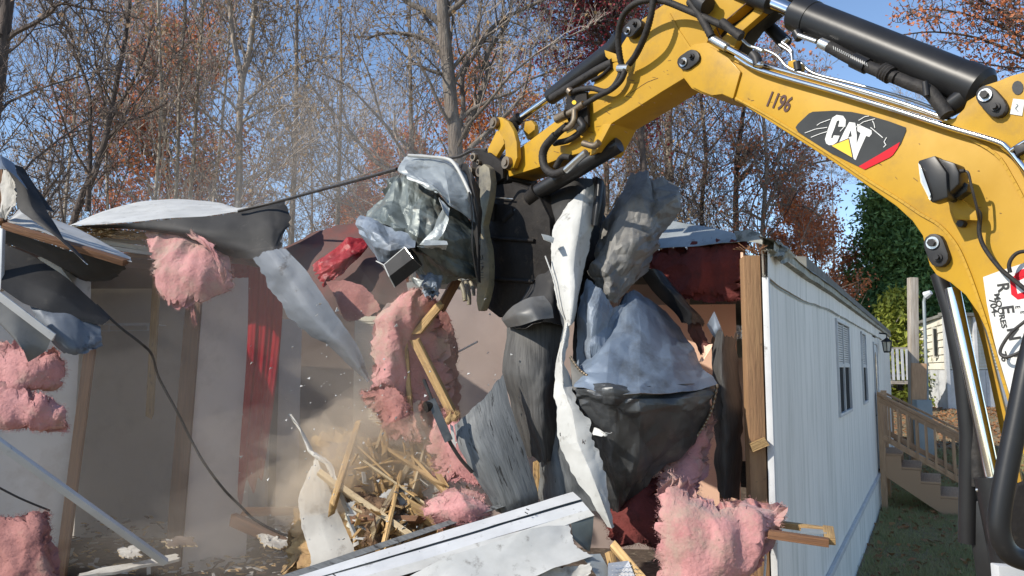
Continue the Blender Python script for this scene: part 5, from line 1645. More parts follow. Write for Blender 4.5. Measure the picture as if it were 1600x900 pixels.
def batt(name, grid, m, label=None, cat='insulation', th=.09, nu=72, nv=72, amp=.035, f=7, seed=1, parent=None, fib=2600, rag=.06, lump=.05, plabel=None):
    """torn, draped fibreglass: ragged soft layers with folds and loose fibres along the tears"""
    pts = surface(grid, nu, nv, .35)
    cen = pts[nv // 2][nu // 2]
    w = nu + 1; K = w * (nv + 1)
    root = None
    border = [(i, i + 1) for i in range(nu)] + [(nv * w + i + 1, nv * w + i) for i in range(nu)] + [((j + 1) * w, j * w) for j in range(nv)] + [(j * w + nu, (j + 1) * w + nu) for j in range(nv)]
    du = (pts[nv // 2][nu] - pts[nv // 2][0]).length; dv = (pts[nv][nu // 2] - pts[0][nu // 2]).length
    for L in range(2):
        S_ = seed * 2.3 + L * 17.0
        ru = min(.16, .050 / max(du, .05)) * (1.9 if L == 0 else .9); rv = min(.16, .050 / max(dv, .05)) * (1.9 if L == 0 else .9)

        def tear(x, k, sc):
            q = noise.noise(Vector((x * sc * 7, k, S_))) + .8 * noise.noise(Vector((x * sc * 21, k, S_ + 3))) + .6 * noise.noise(Vector((x * sc * 52, k, S_ + 7)))
            return max(0, .30 + .9 * q)
        V = []; B = []; Ns = []
        for j in range(nv + 1):
            v = j / nv
            for i in range(nu + 1):
                u = i / nu
                l = ru * tear(v, 1, dv); r = ru * tear(v, 2, dv); t = rv * tear(u, 3, du); bb = rv * tear(u, 4, du)
                x = (l + (1 - l - r) * u) * nu; y = (t + (1 - t - bb) * v) * nv
                i0 = min(int(x), nu - 1); j0 = min(int(y), nv - 1); fx, fy = x - i0, y - j0
                p = (pts[j0][i0].lerp(pts[j0][i0 + 1], fx)).lerp(pts[j0 + 1][i0].lerp(pts[j0 + 1][i0 + 1], fx), fy)
                n = (pts[j0][i0 + 1] - pts[j0][i0]).cross(pts[j0 + 1][i0] - pts[j0][i0])
                n = n.normalized() if n.length > 1e-9 else Vector((0, -1, 0))
                if n.dot(CAMP - p) < 0: n = -n
                e = min(u * du, (1 - u) * du, v * dv, (1 - v) * dv)
                pr = min(1, e / .035) ** .5 if e > 0 else 0
                o = Vector((S_, 0, 0))
                warp = .22 * noise.noise(p * 2.3 + o)
                # drape folds run roughly downwards, torn shreds break them up
                f1 = noise.noise(Vector((p.x * 5.5 + warp * 5, p.y * 4, p.z * 1.5)) + o)
                f2 = 1 - abs(noise.noise(Vector((p.x * 6 + warp * 8, p.y * 5, p.z * 2.4)) - o)) * 2.4
                f3 = noise.noise(p * 17 + o)
                h = lump * (.60 * f1 + .45 * f2) + amp * .20 * f3 * pr + .0025 * noise.noise(p * 55) - L * th * .5 * pr
                cur = (1 - min(1, e / .05)) * .03 * noise.noise(p * 6 + o * 2)
                tk = .003 + .008 * pr
                q = p + n * (h + cur)
                V.append(q + n * tk); B.append(q - n * tk); Ns.append(n)
        mb = MB(); mb.v = V + B
        chk = (pts[nv // 2][nu // 2 + 1] - pts[nv // 2][nu // 2]).cross(pts[nv // 2 + 1][nu // 2] - pts[nv // 2][nu // 2])
        fl = chk.dot(CAMP - cen) < 0
        for j in range(nv):
            for i in range(nu):
                a = j * w + i
                q = (a, a + 1, a + w + 1, a + w)
                if fl: q = q[::-1]
                mb.face(q); mb.face(tuple(k + K for k in q[::-1]))
        for a, b in border: mb.face((b, a, a + K, b + K) if not fl else (a, b, b + K, a + K))
        if L == 0:
            o_ = root = mb.build(name, m, parent, smooth=75, label=label if parent is None else plabel, cat=cat if parent is None else None)
        else:
            o_ = mb.build('torn_layer', m, root, smooth=75)
        if fib:
            rng = np.random.default_rng(seed + L)
            Va = np.array([tuple(v) for v in V]); Na = np.array([tuple(n) for n in Ns])
            fb = int(fib * (.8 if L == 0 else .5))
            idx = rng.integers(0, K, fb)
            eidx = np.array([a for a, b in border]); k2 = int(fb * .75)
            idx[:k2] = eidx[rng.integers(0, len(eidx), k2)]
            Pp = Va[idx] + rng.normal(size=(fb, 3)) * .007
            outw = (Va[idx] - np.array(cen)); outw /= np.linalg.norm(outw, axis=1)[:, None] + 1e-6
            d = rng.normal(size=(fb, 3)) * .7 + Na[idx] * .35; d[:k2] += outw[:k2] * 1.2; d[:, 2] -= .25
            d /= np.linalg.norm(d, axis=1)[:, None]
            Lg = rng.uniform(.004, .014, fb)[:, None]; Lg[:k2 // 4] *= 1.8
            side = np.cross(d, rng.normal(size=(fb, 3))); side /= np.linalg.norm(side, axis=1)[:, None]
            wd = .0011
            T = np.stack([Pp + side * wd, Pp - side * wd, Pp + d * Lg], 1).reshape(-1, 3)
            me = npmesh('loose_fibres', T, np.arange(fb * 3).reshape(-1, 3), m)
            if L == 0: settags(link('loose_fibres', me, root), kind='stuff')
            else: settags(link('loose_fibres', me, o_), kind='stuff')
    return root


def beam(name, a, b, w, h, m, label, cat='timber', up=None, jag=.03, twist=.001, parent=None, bevel=.003):
    return MB().board(W(*a), W(*b), w, h, up=up, jag=jag, twist=twist).build(name, m, parent, bevel=bevel, label=label if parent is None else None, cat=cat if parent is None else None)


GAL = (M['galv'], M['charcoal'], M['zinc'])
# ---------------- bundle of metal held at the left of the claw
sheet('crumpled_roof_sheet', [[(600, 299, 5.0), (622, 266, 4.95), (655, 285, 4.85), (690, 307, 4.78), (742, 350, 4.85)],
                              [(585, 325, 5.0), (612, 315, 4.8), (645, 325, 4.66), (692, 345, 4.62), (746, 385, 4.8)],
                              [(562, 342, 5.0), (600, 350, 4.75), (640, 362, 4.60), (690, 388, 4.62), (749, 412, 4.82)],
                              [(585, 362, 5.05), (625, 385, 4.9), (655, 402, 4.75), (700, 415, 4.72), (750, 435, 4.86)],
                              [(640, 425, 5.05), (660, 432, 4.95), (685, 440, 4.9), (715, 440, 4.88), (747, 442, 4.92)]],
      (M['galvg'], M['charcoal'], M['zinc']), 'crumpled green grey metal bundle clamped at the left of the claw', 'metal sheet', amp=.06, f=5.2, sharp=.8, seed=3, nu=100, nv=100, ang=14)
sheet('folded_roof_lid', [[(632, 246, 4.95), (655, 243, 4.95), (690, 247, 4.95), (716, 254, 4.95)],
                          [(621, 265, 4.75), (655, 268, 4.72), (695, 268, 4.72), (729, 282, 4.78)],
                          [(636, 276, 4.66), (668, 290, 4.6), (702, 302, 4.6), (738, 306, 4.7)],
                          [(655, 288, 4.64), (683, 302, 4.58), (706, 322, 4.57), (742, 348, 4.7)]],
      GAL, 'pale folded metal lid on top of the crumpled bundle, beside the claw', 'metal sheet', amp=.025, f=7, sharp=.7, seed=5, nu=60, nv=50, ang=14)
tb = MB(); q = [W(637, 243, 4.86), W(665, 245, 4.86), (W(697, 248, 4.84)), W(710, 256, 4.8), W(724, 280, 4.74), W(735, 304, 4.68)]
tb.tube(catmull(q, 5), .011, n=7).build('rolled_seam', M['sheetwhite'], None, smooth=60, label='pale rolled seam bent along the rim of the folded metal lid', cat='metal strip')
tb = MB(); q = [W(733, 300, 4.66), W(738, 345, 4.66), W(738, 385, 4.66), W(743, 420, 4.68), (W(747, 440, 4.7))]
tb.tube(catmull(q, 5), .006, n=6).build('bent_edge_wire', M['black'], None, smooth=60, label='thin black bent edge running down beside the claw', cat='metal strip')
sheet('blue_grey_flap', [[(563, 336, 4.9), (585, 345, 4.8), (615, 358, 4.7), (650, 372, 4.62)],
                         [(555, 350, 4.85), (580, 362, 4.68), (612, 378, 4.6), (648, 384, 4.56)],
                         [(560, 366, 4.82), (584, 385, 4.66), (610, 392, 4.58), (640, 388, 4.56)],
                         [(585, 398, 4.85), (592, 408, 4.74), (608, 410, 4.66), (632, 396, 4.62)]],
      (M['bluegrey'], M['charcoal'], M['zinc']), 'blue grey pointed metal flap sticking out left of the crumpled bundle', 'metal sheet', amp=.03, f=6, sharp=.7, seed=8, nu=60, nv=50, ang=14)
sheet('bright_folded_shard', [[(687, 307, 4.56), (703, 325, 4.54)], [(692, 325, 4.5), (702, 340, 4.5)], [(685, 338, 4.52), (697, 352, 4.5)], [(676, 360, 4.52), (690, 368, 4.5)], [(655, 382, 4.52), (676, 384, 4.5)], [(650, 386, 4.53), (668, 390, 4.52)]],
      (M['galv'], M['galvg'], M['sheetwhite']), 'bright zigzag folded shard on the front of the crumpled bundle', 'metal sheet', amp=.03, f=8, sharp=.8, seed=2, nu=12, nv=30, ang=15)
sheet('bright_folded_shard', [[(664, 376, 4.5), (698, 375, 4.5)], [(662, 384, 4.46), (700, 382, 4.46)], [(676, 386, 4.5), (696, 392, 4.5)]], (M['galv'], M['galvg'], M['sheetwhite']),
      'small bright buckled lip under the zigzag shard on the bundle', 'metal sheet', amp=.03, f=9, sharp=.8, seed=4, nu=20, nv=10, ang=15)
bx = thing('metal_box_flap', 'dark open metal duct flap with pale edges hanging under the bundle', 'metal duct', tuple(W(630, 430, 4.6)))
sheet('face', [[(600, 414, 4.55), (632, 387, 4.55)], [(608, 432, 4.5), (645, 404, 4.5)], [(617, 449, 4.55), (658, 416, 4.55)]], (M['charcoal'], M['charcoal'], M['zinc']), parent=bx, amp=.012, nu=16, nv=16, sharp=1, seed=9)
sheet('side', [[(632, 387, 4.55), (640, 386, 4.75)], [(645, 404, 4.5), (652, 400, 4.75)], [(658, 416, 4.55), (660, 414, 4.75)]], (M['charcoal'], M['charcoal'], M['zinc']), parent=bx, amp=.01, nu=8, nv=16, sharp=1, seed=9)
sheet('underside', [[(588, 408, 4.72), (600, 414, 4.55)], [(594, 412, 4.75), (608, 430, 4.52)], [(612, 425, 4.75), (617, 449, 4.55)]], (M['charcoal'], M['midgrey'], M['zinc']), parent=bx, amp=.01, nu=8, nv=16, sharp=1, seed=9)
MB().tube([W(588, 408, 4.7), W(600, 414, 4.545), W(632, 387, 4.545)], .004, n=5).build('rim', M['sheetwhite'], bx); MB().tube([W(600, 414, 4.545), W(608, 432, 4.495), W(617, 449, 4.545)], .0035, n=5).build('rim', M['sheetwhite'], bx)
sheet('hanging_scrap', [[(652, 432, 4.8), (672, 430, 4.75), (692, 436, 4.8)], [(656, 448, 4.75), (674, 450, 4.68), (690, 450, 4.75)], [(666, 466, 4.72), (676, 470, 4.68), (686, 462, 4.72)]],
      (M['bluegrey'], M['charcoal'], M['zinc']), 'small crumpled grey scrap dangling under the bundle above the pink insulation', 'metal scrap', amp=.06, f=9, sharp=.7, seed=12, nu=22, nv=22, rag=(0, .2, .1, .1), ang=15)
sheet('hanging_scrap', [[(640, 428, 4.7), (662, 436, 4.65)], [(645, 440, 4.65), (658, 446, 4.62)]], (M['galv'], M['charcoal'], M['zinc']), 'tiny bent pale scrap beside the duct flap', 'metal scrap', amp=.04, f=9, sharp=.7, seed=14, nu=12, nv=12, ang=15)
sheet('dark_sleeve_sheet', [[(716, 258, 4.95), (728, 256, 4.8), (742, 280, 4.75), (750, 296, 4.85)], [(728, 300, 4.9), (738, 300, 4.7), (748, 320, 4.7), (752, 330, 4.85)], [(736, 350, 4.9), (744, 352, 4.7), (749, 360, 4.72), (752, 370, 4.85)], [(742, 430, 4.9), (746, 436, 4.74), (749, 440, 4.75), (752, 442, 4.85)]],
      (M['charcoal'], M['midgrey']), 'smooth dark curved sheet between the folded lid and the claw', 'metal sheet', amp=.012, f=4, sharp=.1, seed=6, nu=24, nv=40, ang=30)
# ---------------- main hanging mass to the right of the bucket
sheet('dark_hanging_sheet', [[(836, 300, 5.0), (868, 288, 4.9), (905, 278, 4.85), (940, 282, 4.95)],
                             [(834, 345, 4.95), (858, 345, 4.82), (888, 338, 4.75), (928, 350, 4.9)],
                             [(836, 400, 4.95), (850, 405, 4.85), (872, 410, 4.7), (905, 440, 4.85)],
                             [(822, 455, 4.9), (842, 462, 4.7), (866, 470, 4.62), (895, 500, 4.8)],
                             [(784, 498, 4.8), (812, 515, 4.6), (848, 503, 4.52), (888, 512, 4.7)]],
      (M['charcoal'], M['midgrey'], M['zinc']), 'dark grey sheet hanging from the bucket, flaring into a cone at its foot', 'metal sheet', amp=.03, f=3.2, sharp=.25, seed=21, nu=50, nv=60, ang=25, rag=(0, .02, 0, 0))
sheet('cone_lower_lip', [[(784, 498, 4.78), (800, 480, 4.62), (826, 466, 4.56), (850, 462, 4.55)], [(786, 503, 4.76), (806, 492, 4.5), (832, 482, 4.45), (862, 478, 4.5)], [(793, 512, 4.76), (812, 509, 4.5), (840, 500, 4.42), (866, 496, 4.48)]],
      (M['midgrey'], M['charcoal'], M['zinc']), 'grey cone shaped fold of metal below the bucket, open end facing left', 'metal sheet', amp=.012, f=5, sharp=.2, seed=23, nu=36, nv=20, ang=30)
sheet('sunlit_white_sheet', [[(878, 328, 4.74), (893, 312, 4.70), (912, 296, 4.70), (932, 282, 4.78)],
                             [(862, 362, 4.68), (884, 352, 4.62), (908, 338, 4.6), (931, 330, 4.72)],
                             [(860, 420, 4.62), (878, 412, 4.56), (898, 402, 4.54), (923, 388, 4.68)],
                             [(868, 470, 4.58), (882, 462, 4.52), (898, 452, 4.5), (908, 442, 4.62)],
                             [(880, 512, 4.55), (886, 512, 4.5), (891, 508, 4.48), (896, 500, 4.56)]],
      (M['sheetwhite'], M['charcoal'], M['sheetwhite']), 'bright sunlit white sheet hanging from the bucket cylinder, narrowing downwards', 'metal sheet', amp=.016, f=3.2, sharp=.4, seed=25, nu=60, nv=80, ang=14, rag=(.02, 0, .05, .05))
sheet('curled_dark_edge', [[(925, 278, 4.8), (932, 276, 4.68), (942, 284, 4.68), (946, 300, 4.85)], [(926, 310, 4.78), (932, 312, 4.64), (940, 318, 4.66), (944, 330, 4.82)], [(922, 345, 4.75), (927, 352, 4.64), (934, 352, 4.66), (936, 356, 4.8)]],
      (M['black'], M['charcoal']), 'black curled rim at the top of the sunlit white sheet', 'metal sheet', amp=.01, f=6, sharp=.1, seed=26, nu=20, nv=24, ang=40)
sheet('small_tab', [[(846, 366, 4.55), (866, 372, 4.55)], [(850, 374, 4.5), (864, 380, 4.5)]], (M['galv'], M['charcoal'], M['sheetwhite']), 'small bent tab on the dark hanging sheet', 'metal scrap', amp=.01, nu=8, nv=6, seed=3)
tb = MB(); tb.tube(catmull([W(852, 400, 4.6), W(866, 440, 4.55), W(874, 480, 4.52), W(882, 498, 4.5)], 4), .004, n=5).build('pale_seam', M['sheetwhite'], None, label='thin pale bent seam down the middle of the dark hanging sheet', cat='metal strip')
sheet('torn_white_strip', [[(884, 495, 4.55), (888, 497, 4.5), (893, 500, 4.55)],
                           [(868, 570, 4.5), (878, 552, 4.4), (888, 560, 4.45)],
                           [(864, 612, 4.45), (880, 605, 4.36), (896, 600, 4.42)],
                           [(868, 650, 4.4), (893, 640, 4.3), (915, 640, 4.34)],
                           [(872, 695, 4.38), (902, 690, 4.26), (932, 672, 4.3)],
                           [(896, 745, 4.34), (922, 735, 4.24), (946, 715, 4.3)],
                           [(925, 790, 4.3), (940, 782, 4.24), (951, 770, 4.28)],
                           [(948, 824, 4.28), (956, 826, 4.25), (963, 822, 4.27)]],
      (M['sheetwhite'], M['charcoal'], M['sheetwhite']), 'long torn white sheet with jagged right edge, pointing down to the lower middle', 'metal sheet', amp=.022, f=3.0, sharp=.7, seed=31, nu=40, nv=120, ang=16, rag=(0, 0, .10, .26), ragf=9, holes=3)
sheet('torn_flag', [[(924, 668, 4.3), (946, 676, 4.2), (957, 674, 4.2)], [(926, 680, 4.3), (940, 682, 4.22), (950, 680, 4.22)]], (M['sheetwhite'], M['charcoal'], M['sheetwhite']),
      'small curled white tongue on the right edge of the torn white sheet', 'metal scrap', amp=.03, f=9, nu=16, nv=8, seed=6, rag=(.1, .1, 0, .1), ang=20)
sheet('upper_grey_sheet', [[(968, 300, 5.0), (985, 266, 5.02), (1012, 264, 5.02), (1022, 278, 5.0), (1046, 278, 5.1)],
                           [(936, 345, 4.9), (968, 325, 4.8), (1000, 315, 4.78), (1030, 312, 4.8), (1064, 315, 5.0)],
                           [(926, 395, 4.82), (955, 385, 4.68), (990, 375, 4.68), (1020, 365, 4.75), (1045, 358, 4.95)],
                           [(922, 430, 4.8), (945, 430, 4.62), (975, 425, 4.66), (1005, 405, 4.75), (1028, 390, 4.9)],
                           [(925, 452, 4.8), (945, 468, 4.66), (965, 474, 4.66), (985, 445, 4.75), (1010, 420, 4.88)]],
      (M['warmgrey'], M['charcoal'], M['zinc']), 'wrinkled warm grey sheet sticking up against the trees, right of the bucket', 'metal sheet', amp=.055, f=5.0, sharp=.6, seed=38, nu=90, nv=90, ang=12, rag=(.05, .02, .02, .05), ragf=6)
sheet('blue_draped_sheet', [[(918, 435, 4.7), (938, 452, 4.62), (962, 476, 4.6), (985, 470, 4.66)],
                            [(904, 490, 4.65), (926, 505, 4.5), (950, 520, 4.5), (972, 515, 4.6)],
                            [(897, 545, 4.6), (918, 560, 4.44), (944, 575, 4.44), (966, 580, 4.55)],
                            [(894, 590, 4.58), (912, 612, 4.42), (938, 612, 4.42), (960, 596, 4.5)]],
      (M['bluegrey'], M['charcoal'], M['zinc']), 'blue grey draped fold left of the large bulging sheet', 'metal sheet', amp=.06, f=3.6, sharp=.7, seed=37, nu=60, nv=66, ang=12, rag=(.02, .03, .03, 0))
bulge = sheet('bulging_sheet', [[(955, 488, 4.75), (972, 465, 4.75), (990, 451, 4.78), (1020, 468, 4.85), (1054, 500, 5.0)],
                        [(925, 540, 4.6), (958, 515, 4.55), (1000, 512, 4.55), (1040, 525, 4.68), (1076, 530, 4.9)],
                        [(908, 575, 4.45), (950, 568, 4.34), (1000, 565, 4.34), (1050, 562, 4.45), (1096, 565, 4.75)],
                        [(898, 607, 4.35), (945, 612, 4.18), (1000, 614, 4.14), (1060, 612, 4.25), (1121, 602, 4.55)]],
      (M['belly'], M['charcoal'], M['zinc']), 'large bulging sheet, blue grey above, black below, right of the torn white strip', 'metal sheet', amp=.035, f=3.6, sharp=.5, seed=41, nu=100, nv=60, ang=11, rag=(.03, 0, .01, .01), ragf=6)
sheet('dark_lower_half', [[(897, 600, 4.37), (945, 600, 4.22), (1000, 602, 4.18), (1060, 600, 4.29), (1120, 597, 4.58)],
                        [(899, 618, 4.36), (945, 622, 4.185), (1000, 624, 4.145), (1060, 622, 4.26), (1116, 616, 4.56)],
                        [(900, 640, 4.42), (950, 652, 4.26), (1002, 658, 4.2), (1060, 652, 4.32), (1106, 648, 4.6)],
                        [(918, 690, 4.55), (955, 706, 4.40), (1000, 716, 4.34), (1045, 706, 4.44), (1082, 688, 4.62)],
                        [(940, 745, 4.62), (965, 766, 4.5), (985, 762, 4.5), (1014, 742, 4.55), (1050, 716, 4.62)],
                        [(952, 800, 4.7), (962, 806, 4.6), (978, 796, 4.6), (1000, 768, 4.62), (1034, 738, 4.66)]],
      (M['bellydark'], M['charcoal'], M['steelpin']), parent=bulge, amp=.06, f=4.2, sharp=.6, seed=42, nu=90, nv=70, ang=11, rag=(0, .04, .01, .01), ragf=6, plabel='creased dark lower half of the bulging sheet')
tb = MB()
q = [W(1121, 600, 4.53), W(1112, 640, 4.55), W(1098, 668, 4.58), W(1080, 692, 4.6)]
tb.tube(catmull(q, 10), .007, n=6, rib=.35).build('beaded_edge', M['steelpin'], None, label='beaded torn edge down the right side of the bulging sheet', cat='metal strip')
tb = MB(); q = [W(890, 556, 4.4), W(905, 577, 4.35), W(922, 590, 4.32), W(936, 602, 4.3)]
tb.tube(catmull(q, 10), .007, n=6, rib=.35).build('beaded_edge', M['steelpin'], None, label='beaded torn edge at the lower left of the blue draped fold', cat='metal strip')
sheet('small_triangular_fold', [[(890, 558, 4.42), (896, 566, 4.38)], [(893, 590, 4.4), (912, 585, 4.34)], [(895, 610, 4.4), (934, 603, 4.3)]], (M['warmgrey'], M['charcoal']), 'small triangular grey fold at the foot of the blue draped sheet', 'metal scrap', amp=.01, nu=14, nv=14, seed=5)
sheet('black_flap', [[(1000, 425, 4.9), (1018, 420, 4.85), (1034, 424, 4.85), (1044, 440, 4.95)], [(1020, 455, 4.9), (1040, 448, 4.8), (1062, 455, 4.82), (1074, 470, 4.95)], [(1056, 488, 4.9), (1072, 484, 4.8), (1086, 486, 4.84), (1098, 498, 4.95)], [(1068, 505, 4.9), (1082, 508, 4.82), (1092, 506, 4.86), (1100, 512, 4.95)]],
      (M['black'], M['charcoal']), 'black flap curling out above the bulging sheet towards the corner stud', 'metal sheet', amp=.03, f=4, sharp=.2, seed=45, nu=36, nv=36, ang=30, rag=(0, .06, 0, .05))
sheet('brown_twisted_scrap', [[(1072, 488, 5.0), (1098, 496, 4.95)], [(1078, 520, 5.0), (1100, 514, 4.92)], [(1085, 536, 5.0), (1106, 535, 4.9)], [(1098, 555, 5.0), (1114, 545, 4.9)]], (M['maroon'], M['charcoal'], M['peach']), 'brown twisted scrap beside the black flap', 'metal scrap', amp=.05, f=6, nu=20, nv=30, seed=46, rag=(.05, .1, .1, .1))
sheet('brown_twisted_scrap', [[(1104, 508, 4.9), (1116, 486, 4.9)], [(1112, 522, 4.9), (1126, 510, 4.88)], [(1120, 530, 4.92), (1130, 524, 4.9)]], (M['bluegrey'], M['charcoal'], M['zinc']), 'small pointed grey scrap on top of the curled dark panel', 'metal scrap', amp=.03, f=7, nu=18, nv=20, seed=47)
sheet('brown_twisted_scrap', [[(1098, 540, 4.85), (1114, 536, 4.82)], [(1100, 552, 4.85), (1112, 544, 4.82)], [(1090, 568, 4.86), (1098, 566, 4.85)]], (M['peach'], M['charcoal']), 'pale broken edge piece hanging right of the bulging sheet', 'metal scrap', amp=.03, f=7, nu=14, nv=20, seed=48, rag=(.1, .1, .1, .1))
sheet('curled_dark_sheet', [[(1116, 517, 4.9), (1128, 515, 4.78), (1140, 525, 4.82), (1149, 518, 4.95)], [(1112, 580, 4.9), (1126, 578, 4.74), (1142, 580, 4.8), (1154, 575, 4.95)], [(1114, 640, 4.9), (1130, 645, 4.74), (1148, 650, 4.8), (1160, 660, 4.95)], [(1118, 700, 4.9), (1132, 705, 4.76), (1148, 700, 4.82), (1156, 695, 4.95)], [(1120, 770, 4.9), (1132, 782, 4.8), (1144, 782, 4.84), (1154, 790, 4.95)]],
      (M['ribbed'], M['wood']), 'tall dark curled panel with brown edges standing beside the corner stud', 'wall panel', amp=.035, f=4, sharp=.2, seed=51, nu=30, nv=60, ang=28, rag=(.03, .02, .06, .04))
beam('broken_stud', (1117, 520, 4.98), (1132, 800, 4.98), .04, .05, M['wood'], 'reddish brown broken stud along the left edge of the curled dark panel', jag=.05)
sheet('gap_shade_sheet', [[(905, 440, 5.0), (925, 405, 4.98), (950, 395, 4.98)], [(896, 500, 4.9), (915, 480, 4.86), (940, 470, 4.86)], [(893, 560, 4.86), (905, 560, 4.8), (925, 570, 4.8)], [(893, 640, 4.8), (905, 640, 4.75), (930, 640, 4.75)]], (M['charcoal'], M['charcoal']), 'nearly black sheet standing in for the shade in the gap between sunlit white sheet and blue draped fold', 'metal sheet', amp=.03, f=4, seed=49, nu=24, nv=44, rag=(.02, .05, .02, .02))  # added black sheet, its colour supplies the darkness of the open gap
# lower left drapes
sheet('ribbed_dark_drape', [[(796, 498, 4.86), (820, 492, 4.80), (850, 488, 4.76), (888, 490, 4.80)], [(793, 522, 4.80), (820, 520, 4.70), (850, 512, 4.66), (886, 510, 4.74)], [(788, 580, 4.75), (820, 590, 4.6), (850, 588, 4.56), (876, 580, 4.66)], [(800, 650, 4.75), (825, 655, 4.58), (848, 655, 4.56), (868, 650, 4.66)], [(825, 715, 4.75), (842, 730, 4.62), (858, 728, 4.6), (875, 715, 4.7)]],
      (M['ribbed'], M['charcoal']), 'dark ribbed drape hanging under the cone shaped fold', 'metal sheet', amp=.05, f=2.4, sharp=.1, seed=55, nu=44, nv=50, ang=28, rag=(.02, .04, .02, .02))
sheet('blue_grey_lower_sheet', [[(842, 600, 4.85), (862, 590, 4.72), (884, 600, 4.7)], [(838, 670, 4.85), (862, 672, 4.66), (900, 690, 4.66)], [(842, 730, 4.85), (870, 742, 4.62), (922, 760, 4.6)], [(846, 780, 4.85), (885, 800, 4.6), (940, 800, 4.55)]],
      (M['scored'], M['charcoal']), 'grey scratched sheet behind the torn white sheet above the fallen trim', 'metal sheet', amp=.05, f=2.6, sharp=.3, seed=57, nu=36, nv=44, ang=25, rag=(0, .03, .02, .02))
sheet('scored_grey_sheet', [[(709, 664, 4.5), (735, 640, 4.5), (762, 612, 4.52), (786, 582, 4.56)], [(714, 695, 4.46), (742, 680, 4.44), (772, 660, 4.46), (800, 640, 4.5)], [(735, 735, 4.44), (762, 725, 4.4), (792, 715, 4.42), (820, 700, 4.46)], [(762, 775, 4.46), (788, 785, 4.42), (815, 780, 4.42), (843, 772, 4.46)], [(775, 800, 4.48), (795, 806, 4.46), (820, 800, 4.46), (843, 790, 4.48)]],
      (M['scored'], M['charcoal'], M['white']), 'broad grey scored sheet leaning in the lower middle beside the dark bar', 'metal sheet', amp=.03, f=2.4, sharp=.3, seed=59, nu=44, nv=50, ang=25, rag=(.02, .03, .02, .01))
bar = thing('bent_dark_bar', 'bent black bar with a short stub along the left edge of the scored grey sheet', 'metal bar', tuple(W(700, 680, 4.4)))
MB().tube(catmull([W(662, 593, 4.4), W(676, 628, 4.38), W(688, 655, 4.36), W(700, 685, 4.36), (W(718, 715, 4.38)), W(738, 738, 4.42)], 4), .010, n=6).build('rod', M['wire'], bar)
MB().board(W(674, 625, 4.37), W(702, 690, 4.34), .045, .02, up=Vector((0, -1, 0)), jag=.01).build('flat_bar', M['bellydark'], bar)
MB().tube([W(676, 633, 4.38), W(665, 636, 4.36)], [.022, .032], n=12).build('stub', M['steel'], bar)
sheet('white_sliver', [[(703, 662, 4.46), (708, 666, 4.46)], [(706, 690, 4.46), (713, 700, 4.46)]], (M['sheetwhite'], M['white']), 'white sliver of board between the dark bar and the scored sheet', 'wall panel', amp=.004, nu=4, nv=8)
beam('broken_stud', (838, 722, 4.9), (839, 775, 4.85), .04, .035, M['wood_fresh'], 'short upright yellow stud seen between the hanging grey sheets')
# ---------------- left centre: strip, maroon panel, red cloth
sheet('slanting_grey_strip', [[(393, 404, 5.55), (418, 392, 5.5), (446, 387, 5.5)], [(416, 446, 5.5), (446, 432, 5.42), (478, 420, 5.42)], [(438, 484, 5.46), (472, 478, 5.36), (506, 462, 5.36)], [(478, 520, 5.42), (510, 520, 5.32), (535, 505, 5.32)], [(508, 540, 5.4), (540, 548, 5.3), (562, 545, 5.3)], [(560, 585, 5.4), (572, 595, 5.3), (581, 603, 5.3)]],
      (M['dustblue'], M['charcoal'], M['white']), 'long blue grey strip slanting down right from the red curtain', 'metal sheet', amp=.04, f=1.8, sharp=.3, seed=61, nu=40, nv=70, ang=25, rag=(.02, .02, .14, .03), ragf=7)
sheet('maroon_roof_panel', [[(440, 388, 6.4), (480, 366, 6.4), (520, 352, 6.4), (557, 343, 6.4)], [(462, 430, 6.1), (500, 410, 6.1), (550, 385, 6.1), (600, 372, 6.1)], [(500, 470, 5.9), (540, 445, 5.9), (580, 420, 5.9), (630, 420, 5.9)], [(548, 503, 5.8), (575, 494, 5.8), (610, 480, 5.8), (640, 468, 5.8)]],
      (M['maroon'], M['charcoal']), 'dark maroon panel sloping behind the slanting grey strip', 'wall panel', amp=.03, f=2, sharp=.5, seed=63, nu=36, nv=36, rag=(.02, .03, 0, 0))
sheet('glossy_red_cloth', [[(486, 418, 5.85), (515, 395, 5.85), (542, 372, 5.9), (576, 372, 5.9)], [(492, 432, 5.75), (520, 415, 5.72), (550, 400, 5.76), (574, 385, 5.85)], [(505, 450, 5.75), (525, 438, 5.72), (545, 420, 5.76), (566, 400, 5.85)]],
      (M['redfilm'], M['curtain']), 'glossy bright red cloth caught on the maroon panel', 'cloth', amp=.03, f=9, sharp=.8, seed=65, nu=50, nv=30, ang=14, rag=(.02, .08, .08, .04))
sheet('dusty_pink_panel', [[(508, 440, 5.72), (540, 438, 5.72), (568, 446, 5.7)], [(522, 462, 5.68), (556, 462, 5.66), (585, 462, 5.66)], [(540, 503, 5.66), (566, 500, 5.62), (597, 484, 5.62)]], (M['pinkd'], M['charcoal']), 'dusty pink torn panel under the glossy red cloth', 'wall panel', amp=.02, f=4, nu=28, nv=28, seed=66, rag=(.03, .06, .02, .05))
sheet('red_valance', [[(345, 413, 6.9), (380, 405, 6.9), (412, 410, 6.9), (445, 420, 6.95)], [(350, 430, 6.85), (378, 425, 6.8), (410, 432, 6.85), (440, 440, 6.9)], [(346, 450, 6.85), (362, 437, 6.8), (400, 436, 6.85), (432, 452, 6.9)]],
      (M['curtain'], M['curtain']), 'short red valance crumpled across the top of the red curtain', 'cloth', amp=.05, f=5, sharp=.1, seed=67, nu=50, nv=16, ang=50, rag=(0, .2, 0, 0))
